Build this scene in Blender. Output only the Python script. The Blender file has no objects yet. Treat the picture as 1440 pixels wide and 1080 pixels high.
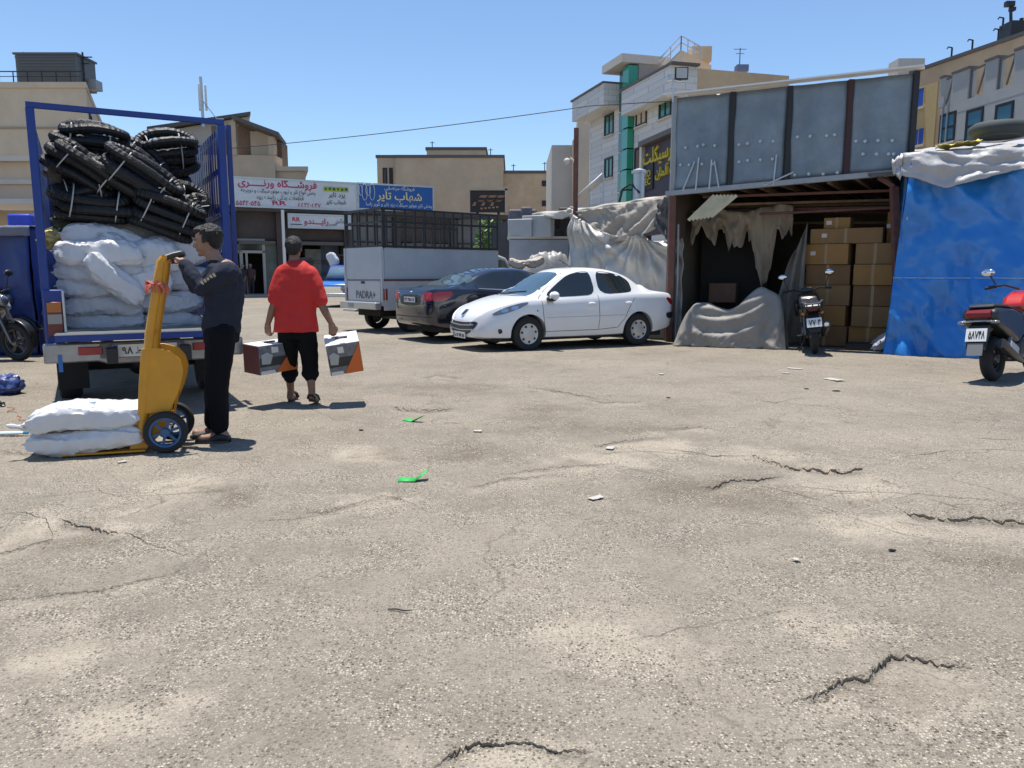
import bpy, bmesh, math, random
import numpy as np
from mathutils import Vector, Matrix, noise
from mathutils.bvhtree import BVHTree
R = math.radians
SC = bpy.context.scene
COL = SC.collection
rnd = random.Random(7)

# ------------------------------------------------------------------ camera, sky, sun
FPX, PITCH, CAMH = 1070.0, R(8.25), 1.34
cam = bpy.data.cameras.new('camera')
cam.lens = FPX / 1440 * 36; cam.sensor_width = 36; cam.clip_start = 0.05; cam.clip_end = 3000
camo = bpy.data.objects.new('camera', cam); COL.objects.link(camo)
camo.location = (0, 0, CAMH); camo.rotation_euler = (R(90) - PITCH, 0, 0)
SC.camera = camo

TO_SUN = Vector((-0.08, 0.14, 1)).normalized()
W = bpy.data.worlds.new('World'); SC.world = W; W.use_nodes = True
wn = W.node_tree.nodes; wl = W.node_tree.links
bg = wn['Background']
sky = wn.new('ShaderNodeTexSky'); sky.sky_type = 'NISHITA'; sky.sun_disc = False
sky.sun_elevation = math.asin(TO_SUN.z); sky.sun_rotation = math.atan2(TO_SUN.x, TO_SUN.y)
sky.air_density = 1.0; sky.dust_density = 0.0; sky.ozone_density = 5.0; sky.altitude = 0
wl.new(sky.outputs[0], bg.inputs[0]); bg.inputs[1].default_value = 0.125
sun = bpy.data.lights.new('sun', 'SUN'); sun.energy = 5.0; sun.angle = R(0.53); sun.color = (1, 0.95, 0.87)
suno = bpy.data.objects.new('sun', sun); COL.objects.link(suno)
suno.rotation_euler = TO_SUN.to_track_quat('Z', 'Y').to_euler(); suno.location = (0, 0, 60)
SC.view_settings.view_transform = 'Standard'; SC.view_settings.look = 'None'
SC.view_settings.exposure = 0.40; SC.view_settings.gamma = 1.0
SC.cycles.use_denoising = True
SC.cycles.max_bounces = 8

# ------------------------------------------------------------------ photo measurements to world points
def ray(px, py):
    dx = (px - 720) / FPX; dy = -(py - 540) / FPX
    return Vector((dx, math.cos(PITCH) + math.sin(PITCH) * dy, -math.sin(PITCH) + math.cos(PITCH) * dy))
def at(px, py, Y):
    d = ray(px, py); return Vector((0, 0, CAMH)) + d * (Y / d.y)
def gnd(px, py, z=0.0):
    d = ray(px, py); return Vector((0, 0, CAMH)) + d * ((z - CAMH) / d.z)
def hit(px, py, p0, n):
    d = ray(px, py); o = Vector((0, 0, CAMH)); p0 = Vector(p0); n = Vector(n)
    return o + d * ((p0 - o).dot(n) / d.dot(n))

# ------------------------------------------------------------------ materials
MATS = {}
def mat(name, col, rough=0.7, metal=0.0, var=0.0, vs=4.0, bump=0.0, bs=40.0, spec=0.5, coat=0.0, dirt=None, ds=2.0, da=0.5,
        trans=0.0, alpha=1.0, emit=None, es=1.0):
    if name in MATS: return MATS[name]
    m = bpy.data.materials.new(name); m.use_nodes = True
    nt = m.node_tree; N = nt.nodes; L = nt.links; b = N['Principled BSDF']
    c4 = (*col, 1)
    b.inputs['Base Color'].default_value = c4
    b.inputs['Roughness'].default_value = rough; b.inputs['Metallic'].default_value = metal
    b.inputs['Specular IOR Level'].default_value = spec; b.inputs['Coat Weight'].default_value = coat
    b.inputs['Transmission Weight'].default_value = trans; b.inputs['Alpha'].default_value = alpha
    if emit: b.inputs['Emission Color'].default_value = (*emit, 1); b.inputs['Emission Strength'].default_value = es
    tc = None
    if var or bump or dirt: tc = N.new('ShaderNodeTexCoord')
    out = None
    if var:
        n = N.new('ShaderNodeTexNoise'); n.inputs['Scale'].default_value = vs; n.inputs['Detail'].default_value = 6; n.inputs['Roughness'].default_value = 0.65
        L.new(tc.outputs['Object'], n.inputs['Vector'])
        r = N.new('ShaderNodeMapRange'); r.inputs[1].default_value = 0.25; r.inputs[2].default_value = 0.75
        r.inputs[3].default_value = 1 - var; r.inputs[4].default_value = 1 + var * 0.7
        L.new(n.outputs[0], r.inputs[0])
        x = N.new('ShaderNodeMix'); x.data_type = 'RGBA'; x.blend_type = 'MULTIPLY'; x.inputs['Factor'].default_value = 1
        x.inputs['A'].default_value = c4; L.new(r.outputs[0], x.inputs['B']); out = x.outputs['Result']
    if dirt:
        n = N.new('ShaderNodeTexNoise'); n.inputs['Scale'].default_value = ds; n.inputs['Detail'].default_value = 8; n.inputs['Roughness'].default_value = 0.7
        L.new(tc.outputs['Object'], n.inputs['Vector'])
        r = N.new('ShaderNodeMapRange'); r.inputs[1].default_value = 0.42; r.inputs[2].default_value = 0.72; r.inputs[4].default_value = da
        L.new(n.outputs[0], r.inputs[0])
        x = N.new('ShaderNodeMix'); x.data_type = 'RGBA'
        L.new(r.outputs[0], x.inputs['Factor'])
        if out: L.new(out, x.inputs['A'])
        else: x.inputs['A'].default_value = c4
        x.inputs['B'].default_value = (*dirt, 1); out = x.outputs['Result']
    if out: L.new(out, b.inputs['Base Color'])
    if bump:
        n = N.new('ShaderNodeTexNoise'); n.inputs['Scale'].default_value = bs; n.inputs['Detail'].default_value = 5
        L.new(tc.outputs['Object'], n.inputs['Vector'])
        bp = N.new('ShaderNodeBump'); bp.inputs['Strength'].default_value = bump; bp.inputs['Distance'].default_value = 0.02
        L.new(n.outputs[0], bp.inputs['Height']); L.new(bp.outputs[0], b.inputs['Normal'])
    MATS[name] = m
    return m

def corrugate(m, scale=60.0, dist=0.01, axis=0):
    """adds a fine wave relief to a material (moulded plastic, ribbed metal, tyre tread)"""
    nt = m.node_tree; N = nt.nodes; L = nt.links; b = N['Principled BSDF']
    tc = N.new('ShaderNodeTexCoord'); w = N.new('ShaderNodeTexWave'); w.bands_direction = 'XYZ'[axis]
    w.inputs['Scale'].default_value = scale; L.new(tc.outputs['Object'], w.inputs['Vector'])
    bp = N.new('ShaderNodeBump'); bp.inputs['Distance'].default_value = dist; L.new(w.outputs['Fac'], bp.inputs['Height'])
    L.new(bp.outputs[0], b.inputs['Normal'])
    return m

# ------------------------------------------------------------------ mesh builder
class MB:
    def __init__(s): s.v = []; s.f = []
    def add(s, vs, fs):
        o = len(s.v); s.v += [tuple(p) for p in vs]; s.f += [tuple(i + o for i in q) for q in fs]; return s
    def box(s, c, d, rot=None):
        x, y, z = d[0] / 2, d[1] / 2, d[2] / 2
        P = [Vector(p) for p in ((-x,-y,-z),(x,-y,-z),(x,y,-z),(-x,y,-z),(-x,-y,z),(x,-y,z),(x,y,z),(-x,y,z))]
        if rot is not None: P = [rot @ p for p in P]
        c = Vector(c)
        return s.add([p + c for p in P], [(0,3,2,1),(4,5,6,7),(0,1,5,4),(1,2,6,5),(2,3,7,6),(3,0,4,7)])
    def bar(s, a, b, w, h=None, up=(0,0,1)):
        a = Vector(a); b = Vector(b); h = h or w; d = (b - a); L = d.length; d.normalize(); up = Vector(up)
        if abs(d.dot(up)) > 0.98: up = Vector((0,1,0))
        x = d.cross(up).normalized(); z = x.cross(d)
        M = Matrix((x, d, z)).transposed()
        return s.box((a + b) / 2, (w, L, h), M)
    def loft(s, rings, cap=True, closed=True):
        o = len(s.v); n = len(rings[0])
        for r in rings: s.v += [tuple(p) for p in r]
        for i in range(len(rings) - 1):
            for j in range(n if closed else n - 1):
                k = (j + 1) % n
                s.f.append((o + i*n + j, o + i*n + k, o + (i+1)*n + k, o + (i+1)*n + j))
        if cap and closed:
            s.f.append(tuple(o + j for j in range(n))[::-1]); b = o + (len(rings) - 1) * n
            s.f.append(tuple(b + j for j in range(n)))
        return s
    def tube(s, path, r, n=8, closed=False, sq=1.0):
        P = [Vector(p) for p in path]; m = len(P)
        rr = r if isinstance(r, (list, tuple)) else [r] * m
        prev = None; rings = []
        for i in range(m):
            if closed: t = P[(i+1) % m] - P[i-1]
            else: t = P[min(i+1, m-1)] - P[max(i-1, 0)]
            t.normalize()
            if prev is None:
                a = Vector((0,0,1)) if abs(t.z) < 0.9 else Vector((1,0,0))
                x = t.cross(a).normalized()
            else:
                x = (prev - t * prev.dot(t)).normalized()
            prev = x; y = t.cross(x)
            rings.append([P[i] + x * (rr[i] * math.cos(2*math.pi*k/n)) + y * (rr[i] * sq * math.sin(2*math.pi*k/n)) for k in range(n)])
        if closed:
            o = len(s.v)
            for q in rings: s.v += [tuple(p) for p in q]
            for i in range(m):
                i2 = (i + 1) % m
                for j in range(n):
                    k = (j + 1) % n
                    s.f.append((o+i*n+j, o+i2*n+j, o+i2*n+k, o+i*n+k))
            return s
        return s.loft([q[::-1] for q in rings])
    def lathe(s, prof, c=(0,0,0), axis='z', n=20, a0=0.0, a1=2*math.pi):
        """prof: (radius, height) pairs"""
        c = Vector(c); full = abs(a1 - a0 - 2*math.pi) < 1e-6
        rings = []
        for (r, h) in prof:
            q = []
            for k in range(n if full else n + 1):
                a = a0 + (a1 - a0) * k / n
                x, y = r * math.cos(a), r * math.sin(a)
                q.append(c + (Vector((x, y, h)) if axis == 'z' else Vector((x, h, y)) if axis == 'y' else Vector((h, x, y))))
            rings.append(q)
        return s.loft(rings, cap=full and tuple(prof[0]) != tuple(prof[-1]), closed=full)
    def prism(s, poly, a, b, axis='y'):
        """poly: 2D points; extruded from a to b along axis"""
        def mk(p, t):
            return {'y': (p[0], t, p[1]), 'x': (t, p[0], p[1]), 'z': (p[0], p[1], t)}[axis]
        return s.loft([[mk(p, a) for p in poly], [mk(p, b) for p in poly]])
    def grid(s, fn, nu, nv, closeu=False):
        o = len(s.v)
        for i in range(nu + 1):
            for j in range(nv + 1): s.v.append(tuple(fn(i / nu, j / nv)))
        for i in range(nu):
            for j in range(nv):
                a = o + i * (nv + 1) + j; s.f.append((a, a + nv + 1, a + nv + 2, a + 1))
        return s
    def ball(s, c, r, n=10, m=7):
        c = Vector(c); r = r if isinstance(r, (tuple, list)) else (r, r, r)
        rings = []
        for i in range(m + 1):
            t = math.pi * (0.02 + 0.96 * i / m)
            rings.append([c + Vector((r[0]*math.sin(t)*math.cos(2*math.pi*k/n), r[1]*math.sin(t)*math.sin(2*math.pi*k/n), -r[2]*math.cos(t))) for k in range(n)])
        return s.loft(rings)
    def xf(s, M, start=0):
        for i in range(start, len(s.v)): s.v[i] = tuple(M @ Vector(s.v[i]))
        return s
    def mesh(s, name, m, smooth=True, angle=40):
        me = bpy.data.meshes.new(name); me.from_pydata(s.v, [], s.f)
        bm = bmesh.new(); bm.from_mesh(me); bmesh.ops.recalc_face_normals(bm, faces=bm.faces); bm.to_mesh(me); bm.free()
        if m: me.materials.append(m)
        if smooth:
            me.polygons.foreach_set('use_smooth', [True] * len(me.polygons)); me.set_sharp_from_angle(angle=R(angle))
        return me
    def build(s, name, m, parent=None, smooth=True, angle=40, bevel=0, solid=0, sub=0, loc=None, rotz=None):
        o = bpy.data.objects.new(name, s.mesh(name, m, smooth, angle)); COL.objects.link(o)
        if parent is not None: o.parent = parent
        if loc is not None: o.location = loc
        if rotz is not None: o.rotation_euler = (0, 0, rotz)
        if solid:
            q = o.modifiers.new('solid', 'SOLIDIFY'); q.thickness = solid; q.offset = 0
        if bevel:
            q = o.modifiers.new('bevel', 'BEVEL'); q.width = bevel; q.segments = 2; q.limit_method = 'ANGLE'; q.angle_limit = R(40)
        if sub:
            q = o.modifiers.new('sub', 'SUBSURF'); q.levels = sub; q.render_levels = sub
        return o

def tag(o, label, cat=None, group=None, kind=None):
    if label: o['label'] = label
    if cat: o['category'] = cat
    if group: o['group'] = group
    if kind: o['kind'] = kind
    return o
def thing(name, label, cat, loc=(0,0,0), rotz=0.0, group=None):
    o = bpy.data.objects.new(name, None); COL.objects.link(o); o.empty_display_size = 0.2
    o.location = loc; o.rotation_euler = (0, 0, rotz)
    return tag(o, label, cat, group)
def setting(o): o['kind'] = 'structure'; return o
def inst(src, parent=None, loc=None, rot=None, scale=None, name=None):
    c = src.copy(); COL.objects.link(c); c.parent = parent
    if name: c.name = name
    if loc is not None: c.location = loc
    if rot is not None: c.rotation_euler = rot
    if scale is not None: c.scale = scale
    return c
def share(name, me, parent=None, loc=(0,0,0), rot=(0,0,0), scale=(1,1,1)):
    o = bpy.data.objects.new(name, me); COL.objects.link(o); o.parent = parent
    o.location = loc; o.rotation_euler = rot; o.scale = scale
    return o
def dup(root, loc, rotz):
    r = root.copy(); COL.objects.link(r); r.location = loc; r.rotation_euler = (0, 0, rotz)
    def rec(src, dst):
        for ch in list(src.children):
            c = ch.copy(); COL.objects.link(c); c.parent = dst; rec(ch, c)
    rec(root, r)
    return r
def baked(o):
    """apply the modifiers of an object to its own mesh"""
    bpy.context.view_layer.update()
    dg = bpy.context.evaluated_depsgraph_get()
    me = bpy.data.meshes.new_from_object(o.evaluated_get(dg)); o.modifiers.clear(); old = o.data; o.data = me
    return o
def remesh(o, vox, smooth=4, angle=None):
    q = o.modifiers.new('r', 'REMESH'); q.mode = 'VOXEL'; q.voxel_size = vox
    if smooth:
        q = o.modifiers.new('s', 'SMOOTH'); q.factor = 0.5; q.iterations = smooth
    baked(o)
    o.data.polygons.foreach_set('use_smooth', [True] * len(o.data.polygons))
    return o

# ------------------------------------------------------------------ Persian lettering (joined letter forms, right to left)
_F = {'ا':(0xFE8D,0),'آ':(0xFE81,0),'ب':(0xFE8F,1),'پ':(0xFB56,1),'ت':(0xFE95,1),'ث':(0xFE99,1),'ج':(0xFE9D,1),'چ':(0xFB7A,1),'ح':(0xFEA1,1),
 'خ':(0xFEA5,1),'د':(0xFEA9,0),'ذ':(0xFEAB,0),'ر':(0xFEAD,0),'ز':(0xFEAF,0),'س':(0xFEB1,1),'ش':(0xFEB5,1),'ص':(0xFEB9,1),'ض':(0xFEBD,1),
 'ط':(0xFEC1,1),'ع':(0xFEC9,1),'ف':(0xFED1,1),'ق':(0xFED5,1),'ک':(0xFB8E,1),'گ':(0xFB92,1),'ل':(0xFEDD,1),'م':(0xFEE1,1),'ن':(0xFEE5,1),
 'و':(0xFEED,0),'ه':(0xFEE9,1),'ی':(0xFBFC,1)}
def fa(t):
    out = []
    def joins(c): return c == 'ـ' or (c in _F and _F[c][1])
    for i, c in enumerate(t):
        if c in _F:
            p = i > 0 and joins(t[i-1]); n = i + 1 < len(t) and (t[i+1] in _F or t[i+1] == 'ـ') and _F[c][1]
            k = 3 if (p and n) else 1 if p else 2 if n else 0
            out.append(chr(_F[c][0] + k))
        else: out.append(c)
    s = ''.join(out)[::-1]
    res = ''; run = ''
    for c in s:                                    # digits read left to right
        if c in '۰۱۲۳۴۵۶۷۸۹': run = c + run
        else: res += run + c; run = ''
    return res + run
def lettering(text, m, height, depth=0.006, bold=0.0, width=None):
    """mesh of flat letters in the local XZ plane facing -Y, centred on the origin"""
    c = bpy.data.curves.new('txt', 'FONT'); c.body = text; c.size = 1; c.resolution_u = 2; c.extrude = 0.001; c.offset = bold
    o = bpy.data.objects.new('txt', c); COL.objects.link(o); bpy.context.view_layer.update()
    me = bpy.data.meshes.new_from_object(o.evaluated_get(bpy.context.evaluated_depsgraph_get()))
    bpy.data.objects.remove(o); bpy.data.curves.remove(c)
    n = len(me.vertices); co = np.empty(n * 3); me.vertices.foreach_get('co', co); co = co.reshape(-1, 3)
    lo, hi = co.min(0), co.max(0); mid = (lo + hi) / 2; ext = hi - lo
    sz = height / max(ext[1], 1e-6); sx = sz if width is None else width / max(ext[0], 1e-6)
    new = np.stack([(co[:,0]-mid[0])*sx, -np.sign(co[:,2]-mid[2])*depth/2, (co[:,1]-mid[1])*sz], 1)
    me.vertices.foreach_set('co', new.ravel()); me.materials.clear(); me.materials.append(m); me.update()
    return me
def letter(name, text, m, parent, loc, height, width=None, rot=(0,0,0), bold=0.0, depth=0.006):
    return share(name, lettering(text, m, height, depth, bold, width), parent, loc, rot)
def fbm(x, y, z=0.0, o=4):
    return noise.fractal(Vector((x, y, z)), 1.0, 2.0, o)
# ------------------------------------------------------------------ ground
def ground_material():
    m = bpy.data.materials.new('dusty_asphalt'); m.use_nodes = True
    nt = m.node_tree; N = nt.nodes; L = nt.links; b = N['Principled BSDF']
    b.inputs['Roughness'].default_value = 0.92; b.inputs['Specular IOR Level'].default_value = 0.25
    tc = N.new('ShaderNodeTexCoord')
    def nz(scale, detail=6, rough=0.6):
        n = N.new('ShaderNodeTexNoise'); n.inputs['Scale'].default_value = scale; n.inputs['Detail'].default_value = detail
        n.inputs['Roughness'].default_value = rough; L.new(tc.outputs['Object'], n.inputs['Vector']); return n.outputs[0]
    def rng(src, a, c, lo=0.0, hi=1.0):
        r = N.new('ShaderNodeMapRange'); r.inputs[1].default_value = a; r.inputs[2].default_value = c; r.inputs[3].default_value = lo; r.inputs[4].default_value = hi
        L.new(src, r.inputs[0]); return r.outputs[0]
    def mix(f, a, c, mode='MIX'):
        x = N.new('ShaderNodeMix'); x.data_type = 'RGBA'; x.blend_type = mode
        for sock, val in (('Factor', f), ('A', a), ('B', c)):
            if isinstance(val, (int, float)): x.inputs[sock].default_value = val if sock == 'Factor' else (val, val, val, 1)
            elif isinstance(val, tuple): x.inputs[sock].default_value = (*val, 1)
            else: L.new(val, x.inputs[sock])
        return x.outputs['Result']
    def mul(a, c):
        q = N.new('ShaderNodeMath'); q.operation = 'MULTIPLY'
        for k, v in enumerate((a, c)):
            if isinstance(v, (int, float)): q.inputs[k].default_value = v
            else: L.new(v, q.inputs[k])
        return q.outputs[0]
    base = mix(rng(nz(0.5, 9, 0.72), 0.38, 0.62), (0.185, 0.160, 0.127), (0.285, 0.247, 0.195))
    base = mix(rng(nz(2.6, 8, 0.78), 0.44, 0.66, 0, 0.75), base, (0.277, 0.244, 0.196))
    base = mix(rng(nz(1.1, 9, 0.75), 0.52, 0.70, 0, 0.75), base, (0.167, 0.147, 0.118))
    at_ = N.new('ShaderNodeAttribute'); at_.attribute_name = 'wear'
    sep = N.new('ShaderNodeSeparateColor'); L.new(at_.outputs['Color'], sep.inputs[0])
    base = mix(mul(sep.outputs[1], 0.9), base, (0.40, 0.345, 0.27))
    base = mix(mul(sep.outputs[2], 0.85), base, (0.122, 0.098, 0.070))
    # aggregate: pale and dark stones showing at the worn surface
    def stones(scale, dens, seed):
        v = N.new('ShaderNodeTexVoronoi'); v.inputs['Scale'].default_value = scale; v.inputs['Randomness'].default_value = 1
        mp = N.new('ShaderNodeMapping'); mp.inputs['Location'].default_value = (seed, seed * 2, 0); L.new(tc.outputs['Object'], mp.inputs[0]); L.new(mp.outputs[0], v.inputs['Vector'])
        s2 = N.new('ShaderNodeSeparateColor'); L.new(v.outputs['Color'], s2.inputs[0])
        core = rng(v.outputs['Distance'], 0.36, 0.46, 1, 0)
        return s2.outputs[0], s2.outputs[1], core, v.outputs['Distance']
    expo = rng(nz(2.3, 6, 0.75), 0.40, 0.60, 0.25, 1.0)
    r0, g0, c0, d0 = stones(85, 1, 0.0)
    r1, g1, c1, d1 = stones(190, 1, 3.3)
    lite0 = mul(mul(rng(r0, 0.58, 0.62), c0), expo); dark0 = mul(mul(rng(g0, 0.60, 0.64), c0), expo)
    lite1 = mul(mul(rng(r1, 0.48, 0.53), c1), expo); dark1 = mul(mul(rng(g1, 0.54, 0.59), c1), expo)
    base = mix(mul(lite1, 0.85), base, (0.54, 0.475, 0.38)); base = mix(mul(dark1, 0.85), base, (0.065, 0.056, 0.044))
    base = mix(mul(lite0, 0.9), base, (0.56, 0.50, 0.405)); base = mix(mul(dark0, 0.9), base, (0.05, 0.043, 0.034))
    # branching hairline cracks: warped cell borders, only where the surface is broken up
    wv = N.new('ShaderNodeVectorMath'); wv.operation = 'MULTIPLY_ADD'
    nc = N.new('ShaderNodeTexNoise'); nc.inputs['Scale'].default_value = 1.8; nc.inputs['Detail'].default_value = 6; L.new(tc.outputs['Object'], nc.inputs['Vector'])
    L.new(nc.outputs['Color'], wv.inputs[0]); wv.inputs[1].default_value = (0.9, 0.9, 0); L.new(tc.outputs['Object'], wv.inputs[2])
    def cracks(scale, width, lo, hi, msc):
        ve = N.new('ShaderNodeTexVoronoi'); ve.feature = 'DISTANCE_TO_EDGE'; ve.voronoi_dimensions = '2D'; ve.inputs['Scale'].default_value = scale; L.new(wv.outputs[0], ve.inputs['Vector'])
        return mul(rng(ve.outputs['Distance'], 0.0, width, 1, 0), rng(nz(msc, 5, 0.7), lo, hi))
    ck = cracks(0.62, 0.011, 0.47, 0.56, 0.5)
    ck2 = cracks(2.6, 0.030, 0.53, 0.62, 0.7)
    base = mix(mul(ck, 0.4), base, (0.035, 0.03, 0.024)); base = mix(mul(ck2, 0.45), base, (0.05, 0.043, 0.034))
    base = mix(rng(nz(0.23, 4, 0.6), 0.56, 0.70, 0, 0.35), base, (0.17, 0.15, 0.125))
    oil = mul(rng(nz(0.9, 3, 0.5), 0.66, 0.72, 0, 1), rng(nz(7, 4, 0.6), 0.4, 0.6))
    base = mix(mul(oil, 0.5), base, (0.07, 0.06, 0.05))
    base = mix(sep.outputs[0], base, (0.05, 0.042, 0.033))
    L.new(base, b.inputs['Base Color'])
    bp = N.new('ShaderNodeBump'); bp.inputs['Strength'].default_value = 1.0; bp.inputs['Distance'].default_value = 0.011
    h = mix(0.5, rng(d0, 0, 0.6, 1, 0), nz(45, 6, 0.75)); L.new(h, bp.inputs['Height'])
    bp2 = N.new('ShaderNodeBump'); bp2.inputs['Strength'].default_value = 0.5; bp2.inputs['Distance'].default_value = 0.03
    L.new(nz(9, 5, 0.6), bp2.inputs['Height']); L.new(bp.outputs[0], bp2.inputs['Normal']); L.new(bp2.outputs[0], b.inputs['Normal'])
    return m
M_GROUND = ground_material()

def vnoise(x, y, seed=0):
    def h(i, j):
        n = (i * 374761393 + j * 668265263 + seed * 974634777) & 0xFFFFFFFF
        n = ((n ^ (n >> 13)) * 1274126177) & 0xFFFFFFFF
        return ((n ^ (n >> 16)) & 0xFFFF) / 65535.0
    xi = np.floor(x).astype(np.int64); yi = np.floor(y).astype(np.int64); xf = x - xi; yf = y - yi
    u = xf*xf*(3-2*xf); v = yf*yf*(3-2*yf)
    return (h(xi,yi)*(1-u)+h(xi+1,yi)*u)*(1-v)+(h(xi,yi+1)*(1-u)+h(xi+1,yi+1)*u)*v
def vfbm(x, y, seed=0, o=4):
    s = 0; a = 0.5
    for k in range(o):
        s = s + a * (vnoise(x, y, seed + k) - 0.5); x = x * 2.03; y = y * 2.03; a *= 0.5
    return s

# broken edges of the surface, read off the photograph: (points, drop in m, reach in m, dark width in m)
LIPS = [
 ([(1058,640),(1066,653),(1110,656),(1160,661),(1212,660),(1240,675),(1272,685)], 0.034, 0.30, 0.030),
 ([(1224,692),(1236,709),(1270,720),(1330,728),(1382,728),(1470,738)], 0.030, 0.34, 0.026),
 ([(84,731),(108,739),(135,742),(172,751)], 0.026, 0.20, 0.020),
 ([(-30,787),(38,785),(60,772),(74,757)], 0.014, 0.10, 0.014),
 ([(430,721),(500,709),(535,698),(560,699),(580,710)], 0.020, 0.20, 0.012),
 ([(1112,994),(1160,976),(1190,955),(1222,955),(1240,935),(1252,921),(1290,928),(1340,938),(1370,943)], 0.024, 0.16, 0.010),
 ([(608,1082),(650,1052),(700,1046),(762,1050),(835,1062)], 0.020, 0.14, 0.008),
 ([(545,570),(572,575),(600,577),(645,573)], 0.035, 0.22, 0.05),
 ([(825,628),(880,620),(938,616)], 0.018, 0.16, 0.02),
 ([(982,688),(1040,674),(1102,670)], 0.020, 0.20, 0.018),
 ([(700,668),(760,660),(830,654),(870,652)], 0.012, 0.2, 0.010),
 ([(590,532),(615,526),(655,531)], 0.02, 0.3, 0.04),
 ([(735,542),(800,552),(850,562)], 0.016, 0.3, 0.03),
 ([(930,604),(985,600),(1010,606)], 0.02, 0.2, 0.02),
 ([(0,632),(30,636),(60,640)], 0.01, 0.2, 0.015),
 ([(820,560),(850,566),(905,563)], 0.012, 0.25, 0.02),
 ([(0,845),(60,838),(150,830),(260,800)], 0.010, 0.2, 0.006),
 ([(650,690),(700,676),(790,668)], 0.012, 0.2, 0.010),
]
HAIR = [  # thin cracks
 ([(1212,660),(1280,643),(1350,635),(1460,634)], 0.010), ([(1080,566),(1200,577),(1330,588),(1460,598)], 0.012),
 ([(1050,560),(1090,568),(1130,560)], 0.012), ([(1368,617),(1400,618),(1428,619)], 0.014), ([(1130,700),(1220,692),(1330,700),(1400,706)], 0.005),
 ([(1058,640),(1080,664),(1128,684),(1180,690),(1224,692)], 0.014), ([(905,640),(950,634),(1000,642),(1058,640)], 0.010), ([(862,655),(920,668),(982,688)], 0.010), ([(1272,685),(1300,700),(1382,728)], 0.012), ([(-20,726),(30,722),(66,733),(74,757)], 0.010), ([(172,751),(215,768),(262,782)], 0.006), ([(1180,690),(1200,715),(1260,735),(1340,748)], 0.007), ([(1040,674),(1100,690),(1180,712)], 0.008), ([(360,735),(450,724),(520,716)], 0.004), ([(1240,936),(1225,905),(1215,898)], 0.004),
 ([(840,640),(900,636),(985,640)], 0.008), ([(1100,705),(1150,712),(1260,750),(1330,765)], 0.005),
 ([(60,700),(140,690),(180,700),(330,690)], 0.004), ([(900,900),(1000,880),(1100,860)], 0.003), ([(380,560),(470,590),(560,600)], 0.006)]
def pxline(pts, seed=0, amp=0.20, lev=6):
    """photo points to a jagged ground polyline, ordered by x"""
    l = sorted([(p.x, p.y) for p in (gnd(a, b) for a, b in pts)])
    r_ = random.Random(seed)
    for k in range(lev):
        n = [l[0]]
        for i in range(len(l)-1):
            a, b = l[i], l[i+1]; d = math.hypot(b[0]-a[0], b[1]-a[1])
            n += [((a[0]+b[0])/2, (a[1]+b[1])/2 + r_.uniform(-1, 1)*amp*d*(0.8 if k else 0.5)), b]
        l = n
    return np.array(l)
LINES = []
def patch(x, y, px, py, rx, ry):
    c = gnd(px, py); e = gnd(px + rx, py); f = gnd(px, py - ry)
    a = abs(e.x - c.x); b = abs(f.y - c.y)
    a *= 1.25; b *= 1.25
    d = np.sqrt(((x - c.x) / a)**2 + ((y - c.y) / b)**2) + 2.2 * vfbm(x * 1.6 / max(a, .2), y * 1.6 / max(a, .2), int(px) % 97, 5) + 0.7 * vfbm(x * 14, y * 14, 5, 3)
    return np.clip((1.0 - d) / 0.7, 0, 1) * np.clip(0.85 + 1.5 * vfbm(x * 7, y * 7, 15, 4), 0, 1)

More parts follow.
